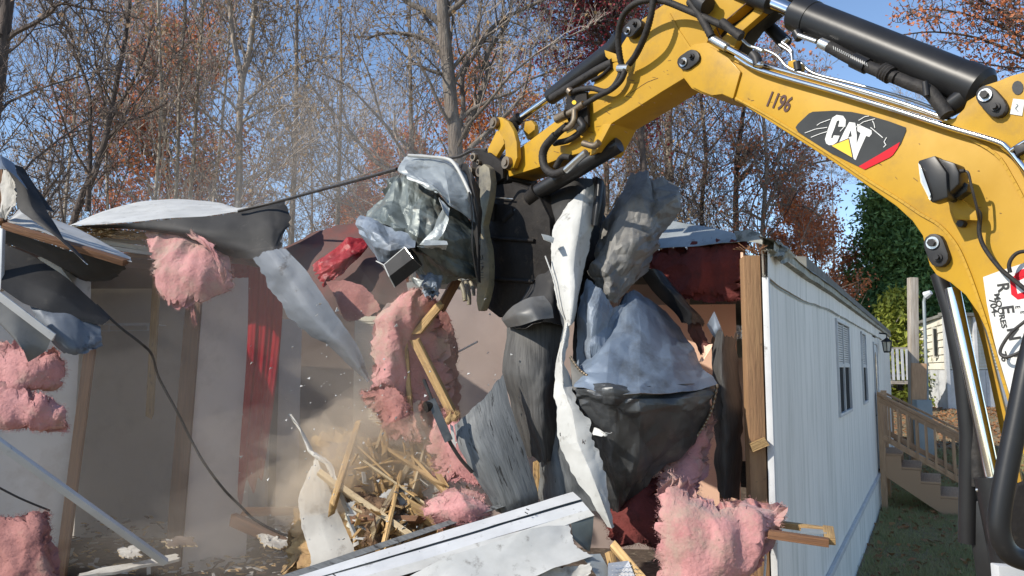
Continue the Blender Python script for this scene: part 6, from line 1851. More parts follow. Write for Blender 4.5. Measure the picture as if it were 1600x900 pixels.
# ---------------- roof sheet over the left rooms
sheet('pale_roof_sheet', [[(108, 352, 6.9), (160, 330, 7.2), (220, 316, 7.6), (290, 311, 7.8), (340, 315, 7.6), (366, 323, 7.3)], [(110, 353, 6.6), (165, 342, 6.7), (230, 335, 6.8), (290, 330, 6.8), (345, 327, 6.8), (380, 325, 6.8)], [(112, 354, 6.3), (170, 351, 6.25), (240, 345, 6.2), (300, 340, 6.2), (370, 332, 6.2), (400, 326, 6.3)]],
      (M['sheetwhite'], M['charcoal']), 'pale humped roof sheet lying over the left rooms', 'roof sheet', amp=.03, f=1.4, sharp=.3, seed=71, nu=50, nv=20, ang=30)
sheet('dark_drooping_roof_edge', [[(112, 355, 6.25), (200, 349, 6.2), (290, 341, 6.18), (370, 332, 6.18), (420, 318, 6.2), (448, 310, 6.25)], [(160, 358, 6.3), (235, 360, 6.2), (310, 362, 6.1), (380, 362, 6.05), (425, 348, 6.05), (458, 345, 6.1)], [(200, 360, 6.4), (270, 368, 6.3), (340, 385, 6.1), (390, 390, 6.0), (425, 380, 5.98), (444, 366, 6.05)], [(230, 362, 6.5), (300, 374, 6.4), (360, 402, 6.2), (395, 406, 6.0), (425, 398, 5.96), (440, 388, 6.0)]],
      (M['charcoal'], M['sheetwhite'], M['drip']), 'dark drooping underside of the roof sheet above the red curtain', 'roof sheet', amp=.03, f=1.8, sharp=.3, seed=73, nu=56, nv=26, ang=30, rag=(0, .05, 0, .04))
MB().tube(catmull([W(372, 330, 6.15), W(430, 316, 6.1), W(500, 297, 5.7), W(560, 281, 5.3), W(620, 264, 4.98)], 6), [.012] * 25, n=6).build('roof_edge_strap', M['wire'], None, smooth=50, label='black edge strap stretched from the roof sheet to the gripped bundle', cat='strap')
MB().tube(catmull([W(690, 247, 4.9), W(716, 245, 4.85), W(740, 234, 4.8), W(760, 234, 4.7)], 5), .009, n=6).build('short_black_strap', M['wire'], None, smooth=50, label='short black torn strap between the folded lid and the coupler', cat='strap')
mb = MB(); r5 = random.Random(9)
for i in range(420):
    px = r5.uniform(95, 225); py = 352 + (px - 95) * .08 + r5.uniform(0, 14); p = W(px, py, r5.uniform(6.3, 6.7))
    d = Vector((r5.uniform(-1, 1), r5.uniform(-.5, .5), r5.uniform(-.12, .12))) * .06
    mb.board(p, p + d, .018, .006, jag=.003)
mb.build('splintered_roof_board', M['osb'], None, label='straw coloured splintered board edge under the left end of the pale roof sheet', cat='wood splinters', kind='stuff')
beam('yellow_roof_timber', (170, 366, 6.45), (232, 370, 6.5), .07, .05, M['wood_fresh'], 'pale yellow timber end lying under the pale roof sheet')
# thin black wire
MB().tube(catmull([W(150, 476, 4.9), W(186, 510, 5.0), W(222, 538, 5.1), W(238, 556, 5.2), W(248, 590, 5.3), W(275, 640, 5.35), W(300, 690, 5.4), W(320, 725, 5.4), W(350, 765, 5.45), W(375, 790, 5.5), W(398, 812, 5.5), W(440, 834, 5.5), W(470, 841, 5.5)], 5), .0085, n=6).build('hanging_cable', M['wire'], None, smooth=60, label='thin black cable hanging from the left debris down to the rubble', cat='cable')
MB().tube(catmull([W(-20, 752, 4.4), W(30, 778, 4.5), W(78, 798, 4.6)], 5), .006, n=5).build('short_cable', M['wire'], None, label='short black cable poking in at the lower left edge', cat='cable')
MB().board(W(-40, 664, 3.6), W(259, 879, 4.3), .03, .035, up=Vector((0, -.6, 1))).build('fallen_white_trim', M['white'], None, bevel=.003, label='long straight white trim strip slanting across the lower left corner', cat='trim strip')
# ---------------- left foreground wreck
sheet('left_dark_blade', [[(2, 250, 4.6), (22, 262, 4.6), (45, 275, 4.65)], [(22, 285, 4.55), (40, 290, 4.55), (62, 305, 4.6)], [(25, 325, 4.5), (50, 325, 4.5), (78, 335, 4.55)], [(52, 345, 4.45), (72, 352, 4.45), (102, 378, 4.5)], [(95, 378, 4.4), (112, 388, 4.4), (125, 400, 4.42)], [(133, 410, 4.38), (135, 412, 4.38), (137, 414, 4.38)]],
      (M['charcoal'], M['bluegrey'], M['zinc']), 'long dark blade of torn sheet pointing down right at the upper left', 'metal sheet', amp=.012, f=3, sharp=.6, seed=81, nu=20, nv=50, rag=(.03, 0, .12, .05), ragf=5)
sheet('left_dark_blade', [[(20, 255, 4.75), (35, 262, 4.8)], [(48, 300, 4.75), (60, 296, 4.8)], [(66, 325, 4.75), (76, 318, 4.8)], [(85, 333, 4.75), (88, 334, 4.8)]], (M['charcoal'], M['bluegrey'], M['bluegrey']), 'shorter dark pointed blade behind the long one at the upper left', 'metal sheet', amp=.01, seed=82, nu=10, nv=30, rag=(0, 0, .05, .05))
sheet('left_blue_cap', [[(-20, 240, 4.5), (0, 244, 4.5), (22, 256, 4.55)], [(-20, 262, 4.4), (5, 258, 4.42), (28, 272, 4.48)], [(-20, 270, 4.4), (10, 266, 4.4), (42, 296, 4.46)]], (M['bluegrey'], M['charcoal']), 'pale blue bent cap over the broken post at the left edge', 'metal sheet', amp=.02, seed=83, nu=20, nv=14)
sheet('left_grey_insulated_board', [[(4, 262, 4.62), (14, 268, 4.6), (24, 285, 4.58)], [(4, 300, 4.62), (16, 305, 4.58), (29, 314, 4.56)], [(3, 345, 4.6), (10, 345, 4.58), (16, 330, 4.56)]], (M['dirty_white'], M['charcoal']), 'ragged grey white board piece beside the broken post', 'wall panel', amp=.03, f=8, seed=84, nu=20, nv=30, rag=(.05, .1, 0, .2))
beam('broken_post', (2, 262, 4.66), (3, 350, 4.66), .04, .045, M['wood'], 'splintered brown post end at the upper left edge')
sheet('white_roof_wedge', [[(14, 344, 4.7), (34, 322, 5.0), (52, 330, 5.2), (120, 356, 5.3), (204, 402, 5.0)], [(12, 350, 4.6), (60, 358, 4.6), (110, 378, 4.6), (150, 393, 4.6), (206, 409, 4.6)]], (M['sheetwhite'], M['charcoal']), 'white sloping roof wedge running from the left edge to the closet opening', 'roof sheet', amp=.01, seed=85, nu=40, nv=14, sharp=.8)
beam('roof_edge_timber', (6, 352, 4.55), (196, 410, 4.6), .06, .035, M['wood'], 'brown timber along the lower edge of the white roof wedge', up=Vector((0, -.3, 1)), jag=.01)
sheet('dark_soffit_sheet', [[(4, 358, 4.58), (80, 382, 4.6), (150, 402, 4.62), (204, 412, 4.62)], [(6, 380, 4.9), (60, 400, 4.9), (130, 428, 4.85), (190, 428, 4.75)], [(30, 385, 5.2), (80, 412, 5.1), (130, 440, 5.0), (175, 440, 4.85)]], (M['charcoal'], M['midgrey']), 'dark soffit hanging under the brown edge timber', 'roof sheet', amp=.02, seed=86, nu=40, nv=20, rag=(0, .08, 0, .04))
sheet('big_dark_sheet', [[(6, 382, 4.62), (50, 400, 4.62), (100, 432, 4.62), (140, 468, 4.62), (172, 498, 4.62)], [(2, 420, 4.5), (40, 440, 4.5), (88, 460, 4.5), (130, 490, 4.52), (168, 502, 4.56)], [(2, 452, 4.42), (36, 475, 4.42), (70, 486, 4.44), (110, 498, 4.48), (160, 508, 4.54)]], (M['charcoal'], M['midgrey'], M['zinc']), 'big dark smooth sheet slanting across the left side', 'metal sheet', amp=.02, f=1.6, seed=87, nu=44, nv=24, ang=30)
sheet('fringed_grey_sheet', [[(48, 478, 4.46), (75, 478, 4.46), (110, 482, 4.5), (150, 512, 4.58)], [(66, 505, 4.45), (90, 510, 4.42), (122, 515, 4.46), (158, 520, 4.54)], [(88, 535, 4.46), (108, 540, 4.42), (130, 542, 4.44), (160, 532, 4.52)], [(100, 545, 4.47), (115, 553, 4.44), (138, 550, 4.46), (160, 540, 4.53)]], (M['dustblue'], M['charcoal'], M['wire']), 'grey fringed sheet with a ragged dark hem under the big dark sheet', 'metal sheet', amp=.045, f=4, sharp=.2, seed=88, nu=44, nv=26, rag=(0, .12, .02, .02), ang=25)
sheet('grey_flat_panel', [[(-20, 455, 4.3), (30, 490, 4.32), (80, 530, 4.36)], [(-20, 490, 4.3), (25, 525, 4.3), (72, 548, 4.36)], [(0, 505, 4.32), (35, 545, 4.3), (44, 566, 4.34)]], (M['midgrey'], M['charcoal']), 'flat grey panel below the white batten at the left', 'metal sheet', amp=.01, seed=89, nu=20, nv=20)
beam('white_batten', (-20, 448, 4.26), (84, 527, 4.32), .01, .045, M['white'], 'white batten slanting over the flat grey panel at the left', up=Vector((0.2, -.3, 1)), jag=.01)
beam('white_corner_batten', (4, 358, 4.5), (1, 455, 4.45), .02, .03, M['white'], 'thin upright white batten at the left edge below the roof wedge', jag=.005)
sheet('white_torn_board', [[(58, 402, 4.95), (84, 400, 4.95), (142, 430, 5.1)], [(80, 425, 4.95), (105, 430, 4.95), (143, 445, 5.1)], [(110, 440, 4.95), (126, 455, 4.95), (143, 480, 5.1)]], (M['dirty_white'], M['charcoal']), 'white board corner between the dark sheet and the closet opening', 'wall panel', amp=.01, seed=90, nu=16, nv=16)
batt('pink_batt', [[(-40, 520, 4.5), (20, 530, 4.5), (62, 548, 4.5), (98, 540, 4.5)], [(-40, 560, 4.45), (20, 570, 4.42), (60, 575, 4.42), (102, 575, 4.5)], [(-40, 600, 4.45), (20, 605, 4.4), (50, 600, 4.42), (98, 598, 4.5)], [(-40, 618, 4.5), (20, 622, 4.45), (40, 615, 4.46), (70, 606, 4.52)]], M['pink'], 'dusty pink insulation lump hanging under the flat grey panel', seed=101, th=.05)
batt('pink_batt', [[(-40, 600, 4.4), (20, 600, 4.4), (60, 605, 4.4), (78, 625, 4.45)], [(-40, 630, 4.36), (20, 630, 4.34), (62, 635, 4.36), (100, 650, 4.42)], [(-40, 652, 4.36), (20, 655, 4.34), (58, 660, 4.38), (108, 666, 4.44)], [(-40, 658, 4.4), (20, 665, 4.38), (50, 668, 4.4), (88, 672, 4.46)]], M['pink'], 'pink insulation tongue reaching right in front of the white wall', seed=102, th=.05)
batt('pink_batt', [[(-40, 806, 4.3), (10, 812, 4.3), (50, 800, 4.3), (82, 800, 4.35)], [(-40, 840, 4.2), (20, 840, 4.2), (60, 835, 4.22), (72, 830, 4.3)], [(-40, 880, 4.15), (20, 880, 4.15), (65, 875, 4.18), (84, 885, 4.26)], [(-40, 930, 4.1), (20, 930, 4.1), (70, 930, 4.14), (95, 930, 4.2)]], M['pinkd'], 'dark dusty pink insulation heap in the lower left corner', seed=103, th=.06)
# pink under the roof sheet
batt('pink_batt', [[(224, 356, 6.35), (270, 356, 6.35), (310, 362, 6.35), (352, 376, 6.3)], [(234, 392, 6.2), (275, 388, 6.15), (320, 394, 6.12), (360, 412, 6.2)], [(238, 426, 6.15), (275, 428, 6.05), (318, 434, 6.05), (364, 448, 6.15)], [(252, 456, 6.15), (278, 484, 6.08), (312, 474, 6.08), (356, 456, 6.15)]], M['pink'], 'pink insulation batt drooping out under the pale roof sheet', seed=104, th=.09)
batt('pink_batt', [[(285, 362, 6.1), (305, 366, 6.1)], [(320, 382, 6.0), (338, 392, 6.0)], [(342, 412, 6.0), (352, 420, 6.0)], [(346, 440, 6.05), (350, 445, 6.05)]], M['pink'], 'thin rolled pink insulation edge beside the red valance', seed=105, th=.04, nu=20, nv=40, fib=900)
batt('pink_batt', [[(292, 462, 6.15), (304, 462, 6.15)], [(300, 490, 6.12), (308, 490, 6.12)], [(306, 512, 6.12), (310, 512, 6.12)]], M['pinkd'], 'narrow pink insulation rag dangling over the dark brown stud', seed=106, th=.02, nu=12, nv=24, fib=500, amp=.01)
sheet('brown_stained_ceiling_sheet', [[(300, 366, 6.5), (340, 372, 6.4), (395, 398, 6.3)], [(320, 385, 6.5), (360, 395, 6.4), (400, 410, 6.3)], [(345, 412, 6.6), (370, 412, 6.5), (405, 418, 6.4)]], (M['maroon'], M['charcoal']), 'brown stained ceiling sheet behind the drooping insulation', 'wall panel', amp=.02, seed=107, nu=24, nv=16)
# centre insulation
batt('pink_batt', [[(632, 456, 5.05), (650, 450, 5.02), (672, 462, 5.02), (690, 470, 5.1)], [(592, 490, 5.1), (620, 490, 4.98), (650, 498, 5.02), (690, 500, 5.12)], [(582, 530, 5.08), (608, 535, 4.95), (640, 535, 5.05), (700, 530, 5.18)], [(582, 580, 5.08), (608, 590, 4.95), (640, 590, 5.05), (706, 580, 5.2)], [(586, 612, 5.08), (612, 625, 4.98), (640, 640, 5.05), (708, 630, 5.2)]],
     M['pink'], 'tall pink insulation batt standing in the dust under the gripped bundle', seed=111, th=.10, nu=60, nv=60, amp=.04)
batt('pink_batt', [[(640, 470, 5.3), (680, 470, 5.3), (702, 480, 5.3)], [(650, 540, 5.3), (690, 540, 5.25), (712, 540, 5.3)], [(655, 620, 5.3), (690, 620, 5.2), (716, 620, 5.3)], [(660, 690, 5.25), (690, 690, 5.15), (720, 700, 5.25)]], M['pinkd'], 'darker pink insulation sheet behind the crossed yellow studs', seed=112, th=.05)
batt('pink_batt', [[(560, 615, 5.0), (590, 600, 4.95), (620, 608, 4.95)], [(590, 650, 4.95), (620, 640, 4.88), (645, 645, 4.9)], [(610, 690, 4.95), (635, 690, 4.85), (660, 695, 4.88)]], M['pinkd'], 'dusty pink insulation fold below the tall batt', seed=113, th=.06)
batt('pink_batt', [[(680, 640, 4.85), (705, 640, 4.85), (722, 680, 4.8)], [(668, 700, 4.8), (710, 700, 4.72), (745, 735, 4.7)], [(672, 755, 4.78), (715, 755, 4.7), (760, 765, 4.66)]], M['pink'], 'pink insulation slope behind the dark bent bar', seed=114, th=.07)
batt('pink_batt', [[(676, 785, 4.5), (705, 770, 4.5), (740, 772, 4.5), (762, 785, 4.5)], [(668, 802, 4.45), (700, 795, 4.34), (735, 795, 4.36), (766, 800, 4.45)], [(690, 822, 4.46), (712, 818, 4.36), (735, 815, 4.36), (755, 812, 4.44)]], M['pink'], 'curled orange pink insulation roll resting on the fallen trim', seed=115, th=.08, amp=.03)
# right insulation
batt('pink_batt', [[(1034, 742, 4.2), (1070, 772, 4.2), (1110, 792, 4.2), (1160, 790, 4.2), (1228, 796, 4.25)], [(1026, 800, 4.1), (1070, 815, 4.0), (1110, 825, 4.0), (1160, 815, 4.02), (1226, 806, 4.15)], [(1028, 850, 4.05), (1075, 860, 3.95), (1115, 865, 3.95), (1160, 850, 3.98), (1205, 835, 4.1)], [(1030, 900, 4.05), (1075, 905, 3.95), (1110, 900, 3.95), (1150, 885, 4.0), (1180, 870, 4.08)], [(1035, 950, 4.05), (1075, 950, 3.98), (1105, 940, 4.0), (1130, 915, 4.02), (1150, 900, 4.08)]],
     M['pink'], 'large pink insulation fold draped over the wood frame, lower right of centre', seed=121, th=.11, nu=84, nv=74, amp=.03, f=5, fib=3000, lump=.085)
batt('pink_batt', [[(1100, 655, 4.75), (1112, 645, 4.75), (1117, 660, 4.8)], [(1045, 715, 4.7), (1075, 715, 4.62), (1108, 710, 4.7)], [(1030, 745, 4.62), (1065, 755, 4.5), (1100, 745, 4.62)], [(1035, 775, 4.5), (1060, 785, 4.4), (1080, 778, 4.5)]], M['pink'], 'pink insulation wedge under the right side of the bulging sheet', seed=122, th=.09, nu=56, nv=56, amp=.05)
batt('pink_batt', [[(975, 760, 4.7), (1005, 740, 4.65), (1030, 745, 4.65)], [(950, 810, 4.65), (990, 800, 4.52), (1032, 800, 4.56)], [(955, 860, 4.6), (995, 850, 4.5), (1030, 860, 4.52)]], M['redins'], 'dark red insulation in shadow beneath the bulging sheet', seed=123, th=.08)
batt('pink_batt', [[(1120, 800, 4.4), (1160, 788, 4.5), (1200, 790, 4.5), (1226, 800, 4.4)], [(1125, 815, 4.3), (1160, 805, 4.34), (1195, 805, 4.34), (1224, 808, 4.34)]], M['pinkd'], 'back edge of insulation behind the large pink fold', seed=124, th=.05, nu=40, nv=16, fib=800)
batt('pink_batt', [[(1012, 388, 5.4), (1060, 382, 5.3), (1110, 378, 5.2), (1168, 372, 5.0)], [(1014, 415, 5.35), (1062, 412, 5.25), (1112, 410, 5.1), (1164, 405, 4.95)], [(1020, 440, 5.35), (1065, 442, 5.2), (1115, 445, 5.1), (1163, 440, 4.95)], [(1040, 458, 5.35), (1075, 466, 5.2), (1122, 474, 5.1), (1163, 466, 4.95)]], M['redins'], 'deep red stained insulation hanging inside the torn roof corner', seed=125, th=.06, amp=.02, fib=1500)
sheet('corner_roof_sheet', [[(1046, 344, 5.6), (1090, 352, 5.4), (1150, 366, 5.1), (1184, 372, 4.9)], [(1028, 368, 5.5), (1080, 370, 5.3), (1140, 374, 5.05), (1182, 376, 4.85)], [(1022, 390, 5.35), (1075, 386, 5.2), (1130, 378, 5.0), (1180, 378, 4.8)]], (M['galv'], M['charcoal'], M['drip']), 'pale grey roof sheet bent up over the torn corner of the home', 'roof sheet', amp=.025, f=2, seed=131, nu=40, nv=16, ang=25)
sheet('dark_roof_lip', [[(1148, 362, 5.0), (1170, 358, 4.85), (1190, 366, 4.75)], [(1150, 374, 4.9), (1172, 378, 4.75), (1196, 382, 4.66)]], (M['drip'], M['charcoal']), 'dark curled roof lip at the top of the corner stud', 'roof sheet', amp=.03, f=6, seed=132, nu=24, nv=12)
sheet('crumpled_drip_edge', [[(1188, 366, 4.62), (1215, 380, 4.75), (1240, 400, 4.95)], [(1192, 378, 4.58), (1212, 392, 4.7), (1232, 408, 4.9)], [(1200, 395, 4.55), (1214, 404, 4.62), (1222, 414, 4.75)]], (M['drip'], M['charcoal']), 'crumpled end of the drip edge at the near top corner of the white siding', 'metal strip', amp=.06, f=7, seed=133, nu=36, nv=18, rag=(.02, .15, 0, .05), ang=20)
# ---------------- timber and rubble in the middle
beam('yellow_stud', (648, 530, 5.0), (708, 648, 4.85), .038, .055, M['wood_fresh'], 'slanting yellow stud with a splintered foot in the dust', jag=.03)
beam('yellow_stud', (634, 535, 5.05), (643, 665, 5.0), .03, .05, M['wood_fresh'], 'upright splintered yellow stud left of the slanting one', jag=.06)
beam('yellow_stud', (686, 478, 4.98), (652, 520, 5.02), .035, .05, M['wood_fresh'], 'short brown yellow stud just under the dangling scrap', jag=.04)
beam('yellow_stud', (712, 440, 5.1), (690, 480, 5.05), .03, .06, M['wood'], 'brown stud end under the crumpled bundle near the claw', jag=.03)
batt('yellow_wood_tuft', [[(696, 645, 4.84), (720, 642, 4.84)], [(694, 660, 4.8), (716, 655, 4.8)], [(704, 668, 4.82), (712, 668, 4.82)]], M['yellowins'], 'splintered tuft at the foot of the slanting yellow stud', cat='splinters', th=.03, nu=16, nv=16, fib=600, seed=141)
beam('white_rod', (714, 551, 5.4), (746, 534, 5.4), .012, .012, M['white'], 'short white rod sticking out of the pinkish wall', cat='rod', jag=.01)
beam('yellow_board', (550, 722, 5.1), (660, 790, 4.9), .03, .09, M['wood_fresh'], 'wide yellow board lying in the dust of the rubble', jag=.04, up=Vector((0, -.5, 1)))
beam('yellow_board', (636, 790, 4.6), (692, 822, 4.55), .03, .085, M['wood_fresh'], 'yellow board end pointing at the curled insulation roll', jag=.03, up=Vector((0, -.5, 1)))
beam('yellow_board', (600, 735, 4.9), (640, 760, 4.85), .02, .05, M['wood_fresh'], 'small yellow splinter above the brown lump of rubble', jag=.04)
beam('dusty_board', (360, 810, 6.0), (478, 862, 5.6), .05, .09, M['wood_dark'], 'dusty brown board slanting on the floor under the cable')
beam('dusty_board', (380, 800, 6.2), (470, 798, 6.3), .05, .06, M['wood'], 'dusty level board behind the slanting board on the floor')
# drywall panels standing in the rubble
sheet('drywall_sheet', [[(482, 738, 4.9), (490, 705, 4.9), (500, 722, 4.88)], [(464, 775, 4.85), (498, 775, 4.82), (520, 775, 4.82)], [(466, 815, 4.8), (505, 820, 4.75), (540, 822, 4.76)], [(482, 870, 4.72), (520, 875, 4.68), (556, 860, 4.7)], [(488, 900, 4.7), (525, 900, 4.66), (560, 885, 4.68)]], (M['dirty_white'], M['roomlight'], M['dirty_white']), 'broken off white drywall panel standing in the rubble left of the fallen trim', 'drywall', amp=.02, f=2.5, th=.012, seed=143, nu=30, nv=44, rag=(.06, 0, .10, .05), ragf=4)
sheet('drywall_edge_strip', [[(450, 648, 4.95), (455, 646, 4.95)], [(468, 672, 4.9), (478, 680, 4.9)], [(480, 706, 4.86), (492, 706, 4.86)], [(508, 728, 4.8), (518, 722, 4.8)], [(524, 765, 4.74), (534, 762, 4.74)], [(542, 810, 4.7), (552, 808, 4.7)], [(552, 855, 4.68), (562, 850, 4.68)]], (M['dirty_white'], M['roomlight'], M['dirty_white']), 'narrow curved white edge strip along the drywall panel', 'drywall', amp=.03, f=5, th=.015, seed=144, nu=8, nv=60, rag=(0, 0, .2, .2))
sheet('drywall_scrap', [[(540, 785, 4.66), (552, 780, 4.66)], [(548, 805, 4.64), (562, 805, 4.64)], [(560, 826, 4.62), (580, 832, 4.62)]], (M['sheetwhite'], M['roomlight']), 'small white drywall chip beside the brown lump', 'drywall', amp=.02, th=.01, seed=145, nu=10, nv=14, rag=(.1, .1, .1, .1))
batt('rubble_lump', [[(535, 765, 4.8), (570, 772, 4.78), (610, 780, 4.75), (636, 770, 4.7)], [(545, 790, 4.7), (575, 795, 4.62), (612, 795, 4.6), (638, 790, 4.62)], [(570, 830, 4.66), (590, 830, 4.58), (612, 825, 4.58), (630, 805, 4.6)], [(578, 850, 4.66), (585, 850, 4.6), (592, 845, 4.6), (600, 838, 4.62)]], mat('matted_brown_debris', (.22, .13, .07), (.09, .055, .035), 12, 1.0, bump=1.0, bscale=40, spots=(.45, .30, .16), spot_scale=14, spot_lo=.55, spot_hi=.7), 'brown matted lump of rubble between the drywall and the yellow board', cat='rubble', th=.07, amp=.07, f=12, seed=151, nu=60, nv=50, fib=3500, rag=.12)
batt('tan_insulation', [[(480, 690, 5.4), (530, 670, 5.3), (590, 690, 5.2), (630, 700, 5.1)], [(500, 730, 5.2), (550, 720, 5.1), (600, 730, 5.0), (660, 715, 4.95)], [(530, 765, 5.05), (580, 755, 4.98), (630, 760, 4.9), (690, 750, 4.88)], [(545, 800, 4.95), (590, 800, 4.86), (640, 800, 4.8), (700, 790, 4.78)]], M['yellowins'], 'tan dusty insulation slope rising behind the drywall edge strip', seed=152, th=.07, nu=70, nv=50, amp=.055, f=6, fib=4500)
batt('tan_insulation', [[(460, 800, 5.4), (540, 800, 5.2), (620, 810, 5.0), (720, 810, 4.9)], [(450, 850, 5.2), (540, 850, 5.0), (620, 850, 4.8), (720, 830, 4.7)], [(440, 900, 5.0), (540, 900, 4.8), (620, 890, 4.7), (700, 860, 4.6)]], M['yellowins'], 'yellowish debris bed along the top edge of the fallen trim', cat='rubble', seed=153, th=.05, nu=60, nv=36, amp=.06, f=8, fib=3500)
rz_ = random.Random(404)
SPL = [((560, 715), (668, 792), .07), ((600, 700), (690, 760), .05), ((640, 660), (655, 770), .05), ((668, 690), (640, 800), .04), ((560, 700), (610, 745), .04), ((585, 760), (690, 735), .05), ((610, 820), (720, 780), .05),
       ((585, 740), (600, 830), .04), ((650, 720), (720, 800), .045), ((560, 690), (575, 735), .03), ((575, 690), (610, 800), .03), ((625, 740), (600, 850), .045), ((560, 800), (640, 840), .05), ((660, 800), (600, 835), .04),
       ((690, 700), (662, 745), .03), ((600, 665), (590, 700), .025), ((640, 630), (650, 700), .03), ((555, 735), (625, 720), .03), ((700, 760), (655, 720), .03), ((590, 790), (660, 765), .035)]
for i, (a_, b_, w_) in enumerate(SPL):
    Ya = 5.0 - (a_[1] - 700) * .0035 + rz_.uniform(-.12, .10); Yb = 5.0 - (b_[1] - 700) * .0035 + rz_.uniform(-.14, .08)
    MB().board(W(a_[0], a_[1], Ya), W(b_[0], b_[1], Yb), rz_.uniform(.012, .022), w_ * 1.25, up=Vector((rz_.uniform(-.4, .4), -1, rz_.uniform(.1, .9))), jag=.05, twist=rz_.uniform(-.3, .3), rng=random.Random(i)).build(
        'splintered_board', M['wood_fresh'] if i % 3 else M['wood_pale'], None, label='splintered yellow board in the dusty heap left of the dark bent bar', cat='board', group='splintered boards in the dusty heap', bevel=.002)
mb = MB()
for i in range(170):
    px = rz_.gauss(610, 62); py = rz_.gauss(765, 45)
    if py > 905 - (px - 440) * .27 or px < 548: continue
    p = W(px, py, 4.98 - (py - 700) * .0035 + rz_.uniform(-.12, .02))
    d = Vector((rz_.gauss(0, 1), rz_.gauss(0, .8), rz_.gauss(0, .7))).normalized() * rz_.uniform(.02, .08)
    mb.board(p, p + d, rz_.uniform(.006, .03), .006, jag=.012, rng=rz_, mi=0 if rz_.random() < .6 else (1 if rz_.random() < .5 else 2))
mb.build('wood_splinters', [M['wood_fresh'], M['dirty_white'], M['wood_dark']], None, label='countless small splinters and chips in the dusty heap', cat='splinters', kind='stuff')
mb = MB()
for i in range(520):
    px = rz_.uniform(60, 520); py = rz_.uniform(815, 905)
    Yf = (EYE - FL) / max(.05, (py - 575) / FPX)
    p = W(px, py, min(7.4, Yf)) + Vector((0, 0, .03))
    d = Vector((rz_.gauss(0, 1), rz_.gauss(0, 1), rz_.gauss(0, .3))).normalized() * rz_.uniform(.02, .09)
    mb.board(p, p + d, rz_.uniform(.012, .05), .006, jag=.01, rng=rz_, mi=0 if rz_.random() < .4 else (1 if rz_.random() < .5 else 2))
mb.build('floor_chips', [M['wood_fresh'], M['dirty_white'], M['wood_dark']], None, label='small broken chips scattered over the dusty floor at the left', cat='debris', kind='stuff')
BIG = [((500, 742), (640, 838), .10, 'wood_pale', 'wide pale split board lying across the front of the dusty heap'), ((620, 640), (700, 770), .09, 'wood_fresh', 'long leaning stud behind the heap beside the pink slope'), ((560, 660), (520, 790), .08, 'wood_fresh', 'board leaning left at the back of the dusty heap'),
       ((590, 700), (720, 748), .075, 'wood_fresh', 'level stud lying across the top of the dusty heap'), ((655, 700), (585, 826), .085, 'wood_pale', 'pale board standing diagonally in the middle of the heap'), ((545, 812), (668, 812), .07, 'wood', 'brown board lying flat just behind the fallen trim'),
       ((610, 610), (600, 720), .06, 'wood_fresh', 'upright split stud at the back left of the pink insulation')]
for i, (a_, b_, w_, mm, lb) in enumerate(BIG):
    Ya = 5.02 - (a_[1] - 700) * .0037; Yb = 4.95 - (b_[1] - 700) * .0037
    MB().board(W(a_[0], a_[1], Ya), W(b_[0], b_[1], Yb), .032, w_, up=Vector((.2, -.9, .5)), jag=.06, twist=.12, rng=random.Random(90 + i)).build('broken_stud', M[mm], None, label=lb, cat='board', bevel=.003)
PANS = [((505, 690, 5.2), (560, 680, 5.15), (520, 740, 5.1), (575, 735, 5.05), 'maroon'), ((588, 770, 4.7), (640, 752, 4.72), (600, 800, 4.62), (650, 790, 4.62), 'dirty_white'), ((560, 740, 4.95), (600, 728, 4.95), (566, 775, 4.85), (606, 768, 4.85), 'roombrown'),
        ((660, 745, 4.85), (700, 755, 4.8), (650, 775, 4.75), (690, 790, 4.72), 'dirty_white'), ((596, 815, 4.55), (632, 800, 4.55), (604, 838, 4.5), (640, 826, 4.5), 'roombrown'), ((535, 800, 4.8), (560, 790, 4.8), (545, 835, 4.7), (572, 826, 4.7), 'cream'),
        ((400, 835, 5.8), (450, 828, 5.8), (410, 860, 5.5), (462, 856, 5.5), 'dirty_white'), ((250, 842, 6.2), (300, 836, 6.25), (258, 858, 6.0), (316, 854, 6.0), 'roombrown'), ((180, 858, 6.1), (215, 850, 6.15), (188, 874, 5.9), (226, 870, 5.9), 'dirty_white')]
for i, (a_, b_, c_2, d_, mm) in enumerate(PANS):
    sheet('broken_panel_scrap', [[a_, b_], [c_2, d_]], (M[mm], M['dirty_white'], M['wood_pale']), ['brown scrap of panel behind the drywall sheet', 'pale scrap of board lying on the heap near the curled pink roll', 'dark scrap of panel in the middle of the dusty heap', 'pale scrap of board under the dark bent bar', 'dark scrap of panel just above the fallen trim', 'cream scrap beside the matted brown lump',
          'pale scrap of board on the floor under the end of the cable', 'dark scrap of panel lying on the dusty closet floor', 'small pale scrap on the floor by the end of the long trim strip'][i], 'panel scrap', amp=.02, f=5, seed=700 + i, nu=26, nv=26, th=.010, rag=(.18, .18, .18, .18), ragf=5, ang=14)
sheet('floor_edge_board', [[(120, 896, 5.9), (200, 880, 6.0), (280, 862, 6.1)], [(118, 902, 5.8), (200, 890, 5.9), (282, 872, 6.0)]], (M['dirty_white'], M['floor']), 'pale broken board lying in the floor rubble', 'board', amp=.02, seed=155, nu=24, nv=6, th=.02, rag=(.1, .1, .05, .05))
# ---------------- fallen trim beam at the bottom
tr = thing('fallen_eave_assembly', 'large white ridged trim assembly fallen diagonally along the bottom', 'trim assembly', tuple(W(700, 850, 4.0)))
TA = (452, 925, 3.75); 


